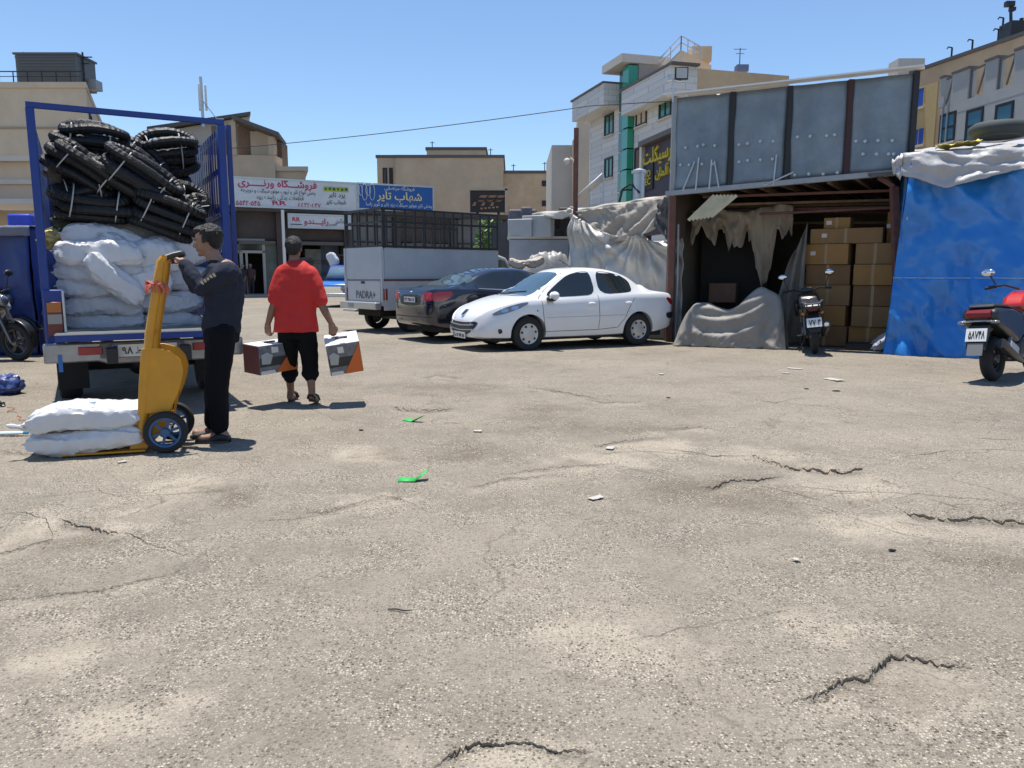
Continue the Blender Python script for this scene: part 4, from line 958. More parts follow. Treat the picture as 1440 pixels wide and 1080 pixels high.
# posts, roof, side walls
q = MB(); q.bar(gw.p(pe[0]+.0,-.1,-.05), gw.p(pe[0]+.0,zb_(pe[0])-.05,-.05), .12); gl(q).build('post', M_RUST, gar)
u, z = gw.uv(1256, 262); u2, _ = gw.uv(1264, 480); q = MB(); q.bar(gw.p(u2+.02,-.1,-.15), gw.p(u,z,-.15), .11); gl(q).build('post', M_RUST, gar)
q = MB(); q.bar(gw.p(u,z,-.15), gw.p(u-.25,zb_(u)-.05,-.15), .07); gl(q).build('knee_brace', M_RUST, gar)
q = MB(); q.bar(gw.p(pe[4],-.1,-.05), gw.p(pe[4],zb_(pe[4])-.05,-.05), .1); gl(q).build('post', M_TRIM, gar)
GD = 4.2
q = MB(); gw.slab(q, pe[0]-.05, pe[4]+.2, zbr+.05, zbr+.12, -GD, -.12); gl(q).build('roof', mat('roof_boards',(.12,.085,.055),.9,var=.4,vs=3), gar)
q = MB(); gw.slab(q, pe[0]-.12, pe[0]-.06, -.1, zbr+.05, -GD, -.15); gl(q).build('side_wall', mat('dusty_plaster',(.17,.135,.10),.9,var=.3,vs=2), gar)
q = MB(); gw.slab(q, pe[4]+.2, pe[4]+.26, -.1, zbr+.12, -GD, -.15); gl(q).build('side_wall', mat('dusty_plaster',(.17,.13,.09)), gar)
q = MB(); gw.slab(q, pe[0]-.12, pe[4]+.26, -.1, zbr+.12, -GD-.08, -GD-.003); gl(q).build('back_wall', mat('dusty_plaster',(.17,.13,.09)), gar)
r6 = random.Random(11)
for k in range(9):
    u = lerp(pe[0]+.1, pe[4]-.1, (k+.5)/9); q = MB(); z = zbr-.02-.06*r6.random(); q.bar(gw.p(u-.15*r6.random(), z, -.2), gw.p(u+.2*r6.random(), z-.05, -GD+.1), .06, .08); gl(q).build('rafter', M_WOOD, gar)
for k in range(7):
    z = zbl-.12-.09*k*r6.random(); o0 = -.5-.45*k; q = MB(); q.bar(gw.p(pe[0]+.2+r6.uniform(0,.6), z+r6.uniform(-.1,.1), o0), gw.p(pe[4]-.3, z+r6.uniform(-.12,.15), o0-r6.uniform(-.2,.3)), .045); gl(q).build('purlin', M_WOOD if k % 2 else M_RUST, gar)
u0, z0 = gw.uv(1080, 297); q = MB(); q.tube([gw.p(u0-.3, z0, -.6), gw.p(pe[4]-.2, z0+.02, -.6)], .025); gl(q).build('pipe', M_RUST, gar)
# slatted sunlit fibreglass flap
for k in range(7):
    x0 = 972 + 5.2*k; q = MB(); u0,z0 = gw.uv(x0, 311-0.8*k); u1,z1 = gw.uv(x0+34, 275)
    q.bar(gw.p(u0+.02, z0, .22), gw.p(u1, z1, .06), .062, .012, up=tuple(gw.n)); gl(q).build('roof_slat', mat('straw_slat',(.56,.48,.30),.7,var=.25,vs=5), gar)
# ragged hanging cloth at the back left of the opening
def rag(u, v):
    uu = lerp(pe[0]+.1, gw.uv(1096,350)[0], u)
    top = zbl-.28+.05*math.sin(9*u); ln = .55 + .35*fbm(14*u, .2) + (1.15 if .62 < u < .86 else 0)*(1-abs(u-.74)/.13 if .61<u<.87 else 0)
    return gw.p(uu, top-ln*v, -.95+.14*fbm(6*u, 3*v, 1)+.05*math.sin(30*u))
q = MB(); q.grid(rag, 90, 10); gl(q).build('ragged_cloth', mat('ragged_cloth',(.34,.275,.20),.9,var=.3,vs=3,dirt=(.17,.125,.08),ds=3,da=.7), gar, angle=180, solid=.006)
q = MB(); gw.slab(q, pe[0]+.15, gw.uv(1050,420)[0], 0, zbl-.7, -1.6, -1.5); gl(q).build('dark_partition', mat('near_black_board',(.02,.018,.016),.95), gar)  # near-black board across the left part of the opening
q = MB(); gw.slab(q, gw.uv(972,470)[0], gw.uv(1012,470)[0], .75, 1.15, -1.2, -1.0); gl(q).build('stored_case', mat('brown_case',(.12,.06,.035),.7,var=.2,vs=5), gar, bevel=.02)
q = MB(); q.tube([gw.p(pe[0]+.13,0,-.1),gw.p(pe[0]+.14,1.2,-.1),gw.p(pe[0]+.12,2.3,-.1)],.02); gl(q).build('conduit', M_GREYP, gar)

# cartons: each a thing of its own
CW = .62
carton_n = 0
def carton(u0, u1, z0, z1, out, depth, label, mtl, flap=True, tilt=0):
    o = thing('cardboard_carton', label, 'carton', gw.p((u0+u1)/2, z0, out-depth/2), gw.ang+tilt, 'cardboard cartons stacked in the garage')
    w_, h_ = u1-u0, z1-z0
    q = MB(); q.box((0,0,h_/2), (w_, depth, h_)); q.build('carton_body', mtl, o, bevel=.008)
    q = MB(); q.box((0,-depth/2-.002,h_/2+.0), (.05,.004,h_*.98)); q.box((0,0,h_+.002),(.05,depth*.98,.004)); q.build('packing_tape', mat('packing_tape',(.27,.17,.075),.35), o)
    if flap:
        q = MB(); q.box((-w_*.30,-depth/2-.002,h_*.55), (.09,.004,.07)); q.build('paper_label', mat('carton_label',(.55,.5,.44),.7), o)
    return o
ords = ['bottom','second from the bottom','third from the bottom','fourth from the bottom','fifth from the bottom','top']
cm = [mat('cardboard',(.3,.2,.1)), mat('cardboard_dark',(.19,.10,.04),.85,var=.15,vs=3), mat('cardboard_warm',(.29,.15,.045),.85,var=.15,vs=3)]
colpx = [(1124,1188,'left'),(1192,1250,'right')]
rows = [(478,448),(447,418),(417,390),(389,362),(361,334)]
for (x0,x1,side) in colpx:
    for k,(yb,yt) in enumerate(rows):
        u0 = gw.uv(x0, 420)[0]; u1 = gw.uv(x1, 420)[0]; out = -.42
        za = .02+.372*k; zb2 = za+.366
        jt = r6.uniform(-.03,.03)
        carton(u0+jt, u1+jt-.01, za, zb2, out+r6.uniform(-.04,.04), .6, 'brown carton in the %s stack of the open garage, %s' % (side, ords[k] if k < 4 else 'topmost'), cm[(k+len(side))%3], flap=(k == 4 and side == 'left'), tilt=r6.uniform(-.06,.06))
u0 = gw.uv(1132,345)[0]; u1 = gw.uv(1236,345)[0]
carton(u0, u1, .02+.372*5, .02+.372*5+.27, -.45, .55, 'long flat carton lying across both stacks in the garage', cm[0])
carton(gw.uv(1150,325)[0], gw.uv(1188,325)[0], .02+.372*5+.275, .02+.372*5+.47, -.55, .4, 'small open carton on top of the long flat one', cm[2])
carton(gw.uv(1240,330)[0], gw.uv(1258,330)[0], .02+.372*5, .02+.372*5+.55, -.7, .4, 'narrow upright carton at the right end above the stacks', cm[2])
for k in range(3):
    carton(gw.uv(1080,420)[0]+.1, gw.uv(1122,420)[0]-.02, .02+.372*k, .385+.372*k, -1.0, .6, 'carton half hidden behind the black motorcycle, %s' % ('bottom','middle','upper')[k], cm[k])
q = MB(); gw.slab(q, gw.uv(1190,485)[0], gw.uv(1262,485)[0], -.02, .12, -.38, .1); tag(q.build('timber_pallet', mat('dark_pallet',(.03,.028,.026),.9), bevel=.01), 'dark low platform at the foot of the carton stacks', 'platform')
# grey sheet hanging beside the cartons
E0 = gw.uv(1086,300)[0]; E1 = gw.uv(1128,300)[0]
def hang(u, v):
    uu = lerp(lerp(E1, E0, .15*(1-u)+u), lerp(E1, E0, u), v); uu = lerp(E1+.05, lerp(E1-.1, E0-.05, v**.6), u)
    return gw.p(uu, (2.25-.5*u)*(1-v)+.02, -.30+.10*fbm(4*u,2*v,4)+.05*math.sin(14*u+2*v))
sheet('grey_drape', 'grey canvas drape hanging beside the carton stacks', 'tarpaulin', hang, 26, 30, mat('brown_grey_canvas',(.17,.15,.125),.8,var=.2,vs=3))
# printed white bag on the ground at the right pillar
def sack_mesh(L, Wd, H, seed, wr=1.0, nu=64, nv=44):
    """a filled woven sack: flattened pillow with pinched ends and creases"""
    q = MB()
    def fn(u, v):
        t = 2*u-1; a = 2*math.pi*v
        prof = max(1-abs(t)**5, 0)**.5
        x = L/2*t
        cy, sz = math.cos(a), math.sin(a)
        y = Wd/2*(abs(cy)**.55)*(1 if cy > 0 else -1)*(.80+.20*prof)
        z = H/2*(abs(sz)**.62)*(1 if sz > 0 else -1)*(.10+.90*prof)
        n = fbm(3*x/L+seed, 2.2*y/Wd, 1.5*sz+seed, 3)
        # pulled creases: ridged noise stretched along the sack, gathers towards the sewn ends
        c1 = .30-abs(noise.noise(Vector((3.2*x+seed*1.7+2*y, 15*y+3*x, 17*z+seed))))
        c2 = .28-abs(noise.noise(Vector((9*x+9*y+seed, 8*y-9*x, 12*z+5*x))))
        c3 = .28-abs(noise.noise(Vector((30*x+seed, 24*y-12*x, 28*z))))
        k = wr*(.05*n)
        f2 = wr*(.034*c1+.018*c2+.005*c3)*(.45+.55*prof) + .016*wr*abs(t)**5*math.sin(11*a+seed*5)
        sag = -.02*wr*math.cos(3.1*t+seed)
        return (x+.02*wr*n*abs(t), y*(1+k)+f2*.7*cy, z*(1+k)+f2*(1 if sz > 0 else -1)*.9+sag)
    q.grid(fn, nu, nv)
    # sewn hems at both ends
    for s_ in (-1, 1):
        q.add([(s_*(L/2-.012), -Wd*.36, -.010), (s_*(L/2+.03), -Wd*.37, -.002), (s_*(L/2+.03), Wd*.37, .004), (s_*(L/2-.012), Wd*.36, -.004),
               (s_*(L/2-.012), -Wd*.36, .012), (s_*(L/2+.03), -Wd*.37, .006), (s_*(L/2+.03), Wd*.37, .012), (s_*(L/2-.012), Wd*.36, .014)],
              [(0,1,2,3),(4,5,6,7),(0,1,5,4),(1,2,6,5),(2,3,7,6),(3,0,4,7)])
    return q
M_SACK = mat('white_woven_sack', (.62,.62,.63), .38, var=.06, vs=4, dirt=(.46,.46,.48), ds=2.5, da=.6, bump=.2, bs=34, spec=.5)
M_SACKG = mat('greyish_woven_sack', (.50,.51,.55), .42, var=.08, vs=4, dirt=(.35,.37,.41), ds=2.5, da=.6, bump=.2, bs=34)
p = gw.p(gw.uv(1248,485)[0], .22, .0)
o = sack_mesh(.55,.32,.16,9).build('printed_bag', M_SACKG, loc=p); o.rotation_euler = (R(20), R(-28), gw.ang); tag(o, 'pale printed bag slumped at the foot of the right garage post', 'bag')
q = MB()
for k in range(3): q.box((-.1+.1*k, -.12, .082), (.025,.16,.004))
q.build('print_stripe', mat('grey_print',(.2,.2,.25),.6), o)

# floodlight on the garage corner
o = thing('floodlight', 'square floodlight on a bracket above the sheet metal panels', 'floodlight', at(958, 112, 14.9))
u = .14
q = MB(); q.box((0,0,.11),(.25,.06,.23)); q.build('housing', M_BLACKM, o, bevel=.01)
q = MB(); q.box((0,-.034,.11),(.20,.012,.18)); q.build('lens', mat('lamp_lens',(.42,.43,.42),.25), o)
q = MB(); q.tube([(-.14,.02,-.4),(-.14,.02,0),(0,.02,-.02)],.016); q.box((-.21,.03,.02),(.1,.12,.06)); q.tube([(-.14,.02,0),(-.25,.0,.1)],.02); q.build('bracket', M_STEEL, o)

# ------------------------------------------------------------------ blue tarpaulin stall on the right
H0 = Vector((gw.p(pe[4]+.02,0,.25).x+.02, gw.p(pe[4]+.0,0,.25).y-.0, 0)); H1 = Vector((11.6, 10.6, 0))
hw_ = Wall(H0, H1)
M_BTARP = mat('blue_tarpaulin', (.025,.20,.58), .30, var=.05, vs=1.2, dirt=(.07,.29,.62), ds=1.0, da=.18, bump=.1, bs=22, spec=.6)
M_WTARP = mat('white_tarpaulin', (.44,.43,.43), .5, var=.12, vs=2, dirt=(.28,.27,.27), ds=2, da=.6, bump=.5, bs=16)
stl = thing('blue_tarp_stall', 'stall wrapped in blue tarpaulin with white sheet on top, right of garage', 'stall', hw_.p(hw_.L/2,0,-.6), hw_.ang)
ztp = hw_.uv(1285, 222)[1]; zseam = hw_.uv(1345, 390)[1]
def btarp(u, v):
    uu = u*hw_.L - .22*v*(1-u)**3; z = ztp*(1-v)
    f = .05*math.sin(5.2*uu+1.6*fbm(.8*uu, .7*z))*(.35+.65*v) + .030*math.sin(13*uu+2.2*fbm(1.2*uu, .6*z, 3))*(.3+.7*v) + .16*(.3-abs(noise.noise(Vector((2.4*uu+.5*z, .3*z, 8.0))))) + .14*fbm(.8*uu, .5*z, 2) + .06*fbm(3.5*uu+1, 1.6*z, 5) + .17*(.3-abs(noise.noise(Vector((1.3*uu+1.1*z, .6*z-.5*uu, 4.0))))) + .05*(.3-abs(noise.noise(Vector((4*uu+4*z, 2*z-2*uu, 1.0)))))*(1.7 if z < zseam else .5)
    f += .045*math.sin(9*uu + 5*z + 3*fbm(uu, z))*(.4+.6*v)
    d = (uu*.75 + (ztp-z)*.55); f += .075*math.sin(6.5*d + 2*fbm(uu,z,9))*math.exp(-uu*.35)
    if z < zseam: f += .02 + .012*math.sin(38*uu+6*z)
    return hw_.p(uu, z-.01, f+.34*v*v)
q = MB(); q.grid(btarp, 120, 90); loc(stl, q).build('blue_sheet', M_BTARP, stl, angle=180, solid=.005)
q = MB(); n_ = 60; q.tube([btarp(i/n_, 1-zseam/ztp)+hw_.n*.012 for i in range(n_+1)], .012, 6); loc(stl, q).build('seam_rope', mat('pale_blue_rope',(.25,.42,.62),.6), stl)
def side(u, v):
    p = hw_.p(.0-.03, 0, -u*3.0); z = ztp*(1-v); return p + Vector((0,0,z-.01)) + hw_.d*(-.05*fbm(2*u,2*v,3)-.03*v)
q = MB(); q.grid(side, 20, 30); loc(stl, q).build('side_sheet', M_BTARP, stl, angle=180, solid=.005)
def wtarp(u, v):
    uu = -.12 + u*(hw_.L+.1)
    if v < .5:
        t = v/.5; z = ztp+.42*(1-t)*(.6+.4*u)+.07 + .03*fbm(2*uu, 3*t, 2); out = -1.5*(1-t)+.06
    else:
        t = (v-.5)/.5; hang_ = .32+.20*math.sin(1.6*uu+.4)+.10*fbm(1.2*uu, 1, 4); z = ztp+.07-hang_*t; out = .10+.12*t+.10*fbm(2.2*uu+2, 1.6*t, 6)+.09*(.3-abs(noise.noise(Vector((1.5*uu-2*t, 1.6*t+.5*uu, 2)))))
    return hw_.p(uu, z+.02*fbm(3*uu, 4*v, 3), out)
q = MB(); q.grid(wtarp, 130, 40); loc(stl, q).build('white_top_sheet', M_WTARP, stl, angle=180, solid=.006)
def wend(u, v):
    p = wtarp(0, .15+.8*u); return Vector(p) + hw_.d*(-.16*v*math.sin(3*u)) + Vector((0,0,-.10*v+.08*fbm(6*u,6*v)))
q = MB(); q.grid(wend, 16, 10); loc(stl, q).build('bunched_end', M_WTARP, stl, angle=180, solid=.006)
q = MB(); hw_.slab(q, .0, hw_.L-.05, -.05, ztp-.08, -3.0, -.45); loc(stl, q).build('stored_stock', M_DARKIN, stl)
q = MB(); q.tube([hw_.p(.02, ztp-.05, .12), hw_.p(.03, ztp-.6, .16), hw_.p(.0, ztp-1.0, .14)], .012); loc(stl, q).build('tie_rope', M_PALE, stl)
# tyre and yellow cloth on the stall roof
u, z = hw_.uv(1411, 201)
o = thing('weight_tyre', 'black car tyre lying flat on the white sheet of the blue stall', 'tyre', hw_.p(u, ztp+.30, -.45), 0)
q = MB(); q.tube([(.34*math.cos(a), .34*math.sin(a), .12) for a in [2*math.pi*k/28 for k in range(28)]], .115, 10, closed=True); q.build('tyre_casing', mat('dusty_rubber',(.045,.055,.055),.8,bump=.3,bs=50), o)
def ycl(u_, v_): return hw_.p(hw_.uv(1318,205)[0] + .62*u_, ztp+.17+.15*u_*.3+.05*fbm(5*u_,4*v_), -.45+.5*v_)
sheet('yellow_cloth', 'yellow cloth lying on the white sheet of the blue stall', 'cloth', ycl, 16, 8, mat('yellow_cloth',(.62,.52,.14),.8,var=.2,vs=6))
# overhead wire
q = MB(); P0 = at(-60, 222, 40); P1 = at(400, 184, 30); P2 = at(830, 149, 24.0); P3 = at(955, 150, 22)
pts = []
for i in range(41):
    t = i/40; p = lerp(P0, P2, t); p.z -= .55*4*t*(1-t)*.9; pts.append(p)
q.tube(pts + [at(960, 141, 21)], .014, 5); tag(q.build('overhead_cable', M_BLACKM), 'thin dark cable crossing the sky above the yard', 'cable')
# ------------------------------------------------------------------ vehicles
from mathutils.geometry import delaunay_2d_cdt
def cat(keys, x, c=1):
    """Catmull-Rom through (x, value...) keys sorted by x"""
    K = keys
    if x <= K[0][0]: return K[0][c]
    if x >= K[-1][0]: return K[-1][c]
    for i in range(len(K)-1):
        if K[i][0] <= x <= K[i+1][0]:
            x0, x1 = K[i][0], K[i+1][0]; t = (x-x0)/(x1-x0); h = x1-x0
            def sl(j):
                if j == 0: return (K[1][c]-K[0][c])/(K[1][0]-K[0][0])
                if j == len(K)-1: return (K[-1][c]-K[-2][c])/(K[-1][0]-K[-2][0])
                a = (K[j][c]-K[j-1][c])/(K[j][0]-K[j-1][0]); b = (K[j+1][c]-K[j][c])/(K[j+1][0]-K[j][0])
                return 0 if a*b <= 0 else 2*a*b/(a+b)
            m0, m1 = sl(i)*h, sl(i+1)*h
            return (2*t**3-3*t*t+1)*K[i][c]+(t**3-2*t*t+t)*m0+(-2*t**3+3*t*t)*K[i+1][c]+(t**3-t*t)*m1
def chaikin(P, n=2):
    for _ in range(n):
        Q = []
        for i in range(len(P)):
            a, b = Vector(P[i]), Vector(P[(i+1) % len(P)]); Q += [a*.8+b*.2, a*.2+b*.8]
        P = Q
    return P
class Skin:
    """projects flat outlines onto a body surface so that glass, lamps and trim follow its curve"""
    def __init__(s, me): s.b = BVHTree.FromPolygons([v.co for v in me.vertices], [p.vertices[:] for p in me.polygons])
    def pt(s, o, d):
        h = s.b.ray_cast(o, d); return (h[0], h[1]) if h[0] is not None else (None, None)
    def frame(s, view):
        if view == 'L': return lambda a, b: (Vector((a, 3, b)), Vector((0,-1,0)))
        if view == 'R': return lambda a, b: (Vector((a, -3, b)), Vector((0,1,0)))
        if view == 'F': return lambda a, b: (Vector((5, a, b)), Vector((-1,0,0)))
        if view == 'B': return lambda a, b: (Vector((-5, a, b)), Vector((1,0,0)))
        if view == 'T': return lambda a, b: (Vector((a, b, 4)), Vector((0,0,-1)))
        if isinstance(view, tuple): return view[1]
    def patch(s, poly, view, off=.004, thick=.012, res=.06, rnd_=2):
        P = chaikin([Vector((a, b)) for a, b in poly], rnd_) if rnd_ else [Vector(p) for p in poly]
        D = []
        for i in range(len(P)):
            a, b = P[i], P[(i+1)%len(P)]; n = max(1, int((b-a).length/res))
            D += [a+(b-a)*k/n for k in range(n)]
        n = len(D); xs = [p.x for p in D]; ys = [p.y for p in D]; V = list(D)
        def inside(q):
            c = False
            for i in range(n):
                a, b = D[i], D[i-1]
                if (a.y > q.y) != (b.y > q.y) and q.x < (b.x-a.x)*(q.y-a.y)/(b.y-a.y)+a.x: c = not c
            return c
        x = min(xs)+res
        while x < max(xs):
            y = min(ys)+res
            while y < max(ys):
                if inside(Vector((x,y))): V.append(Vector((x,y)))
                y += res
            x += res
        out = delaunay_2d_cdt(V, [], [list(range(n))], 1, 1e-5)
        fr = s.frame(view); vs = []; ok = []
        for p in out[0]:
            o, d = fr(p.x, p.y); h, nn = s.pt(o, d)
            if h is None: vs.append((Vector((0,0,0)), Vector((0,0,0)))); ok.append(False)
            else:
                if nn.dot(d) > 0: nn = -nn
                vs.append((h, nn)); ok.append(True)
        F = [tuple(f) for f in out[2] if all(ok[i] for i in f)]
        mb = MB(); N = len(vs)
        mb.v = [tuple(h+nn*off) for h, nn in vs] + [tuple(h-nn*thick) for h, nn in vs]
        mb.f = list(F)
        ec = {}
        for f in F:
            for i in range(len(f)):
                e = (f[i], f[(i+1)%len(f)]); ec[e] = 1
        for (a, b) in ec:
            if (b, a) not in ec: mb.f.append((b, a, a+N, b+N))
        return mb
    def line(s, pts, view, r=.005, n=24, off=0):
        fr = s.frame(view); L = []
        for i in range(len(pts)-1):
            a, b = Vector(pts[i]), Vector(pts[i+1]); m = max(2, int((b-a).length/.05))
            for k in range(m + (i == len(pts)-2)):
                p = a+(b-a)*k/m; o, d = fr(p.x, p.y); h, nn = s.pt(o, d)
                if h is not None: L.append(h + (nn if nn.dot(d) < 0 else -nn)*off)
        q = MB()
        if len(L) > 1: q.tube(L, r, 6)
        return q
def car_mesh(T, x0, x1, nst=90, nsec=44):
    """T: dict of key tables top, belt, wb, wt, ws, bot"""
    rings = []
    for i in range(nst+1):
        t = i/nst; t = .5-.5*math.cos(math.pi*t)*(.55+.45*abs(math.cos(math.pi*t))) if False else t
        # denser stations at both ends
        tt = .5*(1-math.cos(math.pi*t))*.5 + t*.5
        x = x0+(x1-x0)*tt
        zt, zb, wb, wt, ws, bo = (cat(T[k], x) for k in ('top','belt','wb','wt','ws','bot'))
        zb = min(zb, zt-.03); mid = bo+(zb-bo)*.45
        bul = cat(T['bulge'], x) if 'bulge' in T else .015
        half = [(0,bo),(ws*.82,bo),(ws*.97,bo+.03),(ws,bo+.09),(max(ws,wb)+bul,mid),(wb+bul*.5,zb-.10),(wb-.012,zb-.015),(wb-.035,zb+.012),
                (wb+(wt-wb)*.55-.005,zb+(zt-.07-zb)*.5),(wt+.015,zt-.085 if zt-zb > .2 else zt-.02),(wt-.04,zt-.038 if zt-zb > .2 else zt-.012),(wt*.6,zt-.008),(0,zt)]
        full = [Vector((x, y, z)) for y, z in half] + [Vector((x, -y, z)) for y, z in half[-2:0:-1]]
        rings.append(full)
    q = MB(); q.loft(rings); return q
def cut_arches(o, wheels, r, depth=.34, ymax=.95):
    for (x, y, z) in wheels:
        c = MB(); s_ = 1 if y > 0 else -1
        a, b = (s_*(ymax), s_*(ymax-depth-.15))
        c.lathe([(r, min(a,b)), (r, max(a,b))], (x,0,z), 'y', 32); co = c.build('cut', None, o.parent)
        q = o.modifiers.new('b', 'BOOLEAN'); q.operation = 'DIFFERENCE'; q.object = co; q.solver = 'EXACT'
        baked(o); me = co.data; bpy.data.objects.remove(co); bpy.data.meshes.remove(me)
    o.data.polygons.foreach_set('use_smooth', [True]*len(o.data.polygons)); o.data.set_sharp_from_angle(angle=R(38))
M_TYRE = mat('tyre_rubber', (.016,.016,.017), .8, bump=.15, bs=80)
M_ALLOY = mat('wheel_silver', (.48,.49,.50), .35, metal=.6)
M_CHROME = mat('chrome', (.7,.7,.7), .12, metal=1.0)
M_BLKPL = mat('black_plastic', (.02,.02,.021), .45)
M_CARGLASS = mat('tinted_car_glass', (.016,.022,.025), .04, spec=.9)
M_RED = mat('red_lamp', (.38,.012,.015), .15, coat=.6); M_AMBER = mat('amber_lamp', (.55,.20,.02), .2)
M_LAMP = mat('clear_lamp', (.20,.205,.22), .10, metal=.4, coat=1.0)
M_PLATE = mat('plate_white', (.70,.70,.68), .4); M_PLBLUE = mat('plate_blue', (.02,.06,.4), .4); M_PLTXT = mat('plate_black', (.015,.015,.015), .4)
def wheel(parent, x, y, z, R_, wd, side_, style='cap', rim=None, rr=.62, rotz=0):
    """tyre, hubcap and its holes as part and sub-parts; axle along y; side_ +1: outer face towards +y"""
    q = MB(); h = wd/2
    q.lathe([(R_*.60,-h*.82),(R_*.70,-h*.96),(R_*.90,-h),(R_*.975,-h*.82),(R_,-h*.45),(R_,h*.45),(R_*.975,h*.82),(R_*.90,h),(R_*.70,h*.96),(R_*.60,h*.82),(R_*.60,-h*.82)], (0,0,0), 'y', 32)
    t = q.build('wheel', M_TYRE, parent, loc=(x,y,z), rotz=rotz)
    q = MB(); o = side_
    q.lathe([(R_*rr,o*h*.75),(R_*(rr-.02),o*h*.88),(R_*(rr-.1),o*h*.80),(R_*.30,o*h*.92),(R_*.1,o*h*.95),(.004,o*h*.96)], (0,0,0), 'y', 32)
    c = q.build('hubcap', rim or M_ALLOY, t)
    n = 7 if style == 'cap' else 5
    for k in range(n):
        a = 2*math.pi*k/n+.2; q = MB(); rc = R_*rr*.74; rad = R_*(.075 if style == 'cap' else .10)
        q.lathe([(rad,o*h*.70),(rad,o*h*.895),(.002,o*h*.897)], (rc*math.cos(a), 0, rc*math.sin(a)), 'y', 10); q.build('hubcap_hole', M_BLKPL, c)
    return t
def plate(parent, text, loc_, rotz, w_=.50, h_=.11, name='number_plate', blue=True):
    """flat plate facing local -Y of its own frame"""
    q = MB(); q.box((0,0,0),(w_,.012,h_)); p = q.build(name, M_PLATE, parent, loc=loc_, rotz=rotz)
    if blue: q = MB(); q.box((-w_*.46,-.008,0),(w_*.075,.006,h_*.94)); q.build('plate_band', M_PLBLUE, p)
    share('plate_digits', lettering(text, M_PLTXT, h_*.62, .004, .02, w_*.78), p, (w_*.03,-.0085,0))
    return p

# ---- white saloon
M_WPAINT = mat('white_car_paint', (.72,.73,.74), .28, var=.03, vs=3, coat=.6)
TW = dict(
 top=[(-2.12,.80),(-2.09,.93),(-2.0,.985),(-1.75,1.015),(-1.55,1.045),(-1.32,1.16),(-1.0,1.335),(-.65,1.43),(-.2,1.46),(.15,1.435),(.45,1.335),(.8,1.135),(1.08,.975),(1.25,.945),(1.55,.875),(1.82,.785),(2.0,.69),(2.09,.60),(2.13,.52)],
 belt=[(-2.12,.74),(-2.0,.93),(-1.7,.965),(-1.3,.965),(-.4,.935),(.4,.90),(.95,.885),(1.3,.86),(1.6,.80),(1.85,.72),(2.0,.63),(2.09,.55),(2.13,.47)],
 wb=[(-2.12,.50),(-2.07,.63),(-1.95,.72),(-1.6,.775),(-1.0,.80),(0,.81),(.9,.80),(1.35,.775),(1.65,.725),(1.85,.675),(2.0,.605),(2.08,.52),(2.13,.42)],
 wt=[(-2.12,.44),(-2.0,.60),(-1.6,.62),(-1.25,.58),(-.8,.57),(0,.575),(.5,.56),(.95,.60),(1.3,.62),(1.6,.56),(1.85,.50),(2.0,.42),(2.08,.36),(2.13,.28)],
 ws=[(-2.12,.50),(-2.05,.64),(-1.9,.72),(-1.5,.765),(0,.775),(1.3,.775),(1.7,.745),(1.9,.70),(2.02,.635),(2.10,.55),(2.13,.48)],
 bot=[(-2.12,.42),(-2.06,.34),(-1.9,.28),(-1.5,.22),(0,.20),(1.4,.21),(1.8,.22),(2.0,.23),(2.13,.25)])
pa = gnd(747, 493.5); pb_ = gnd(897, 485.5)
hd = (pa-pb_); hd.z = 0; hd.normalize()
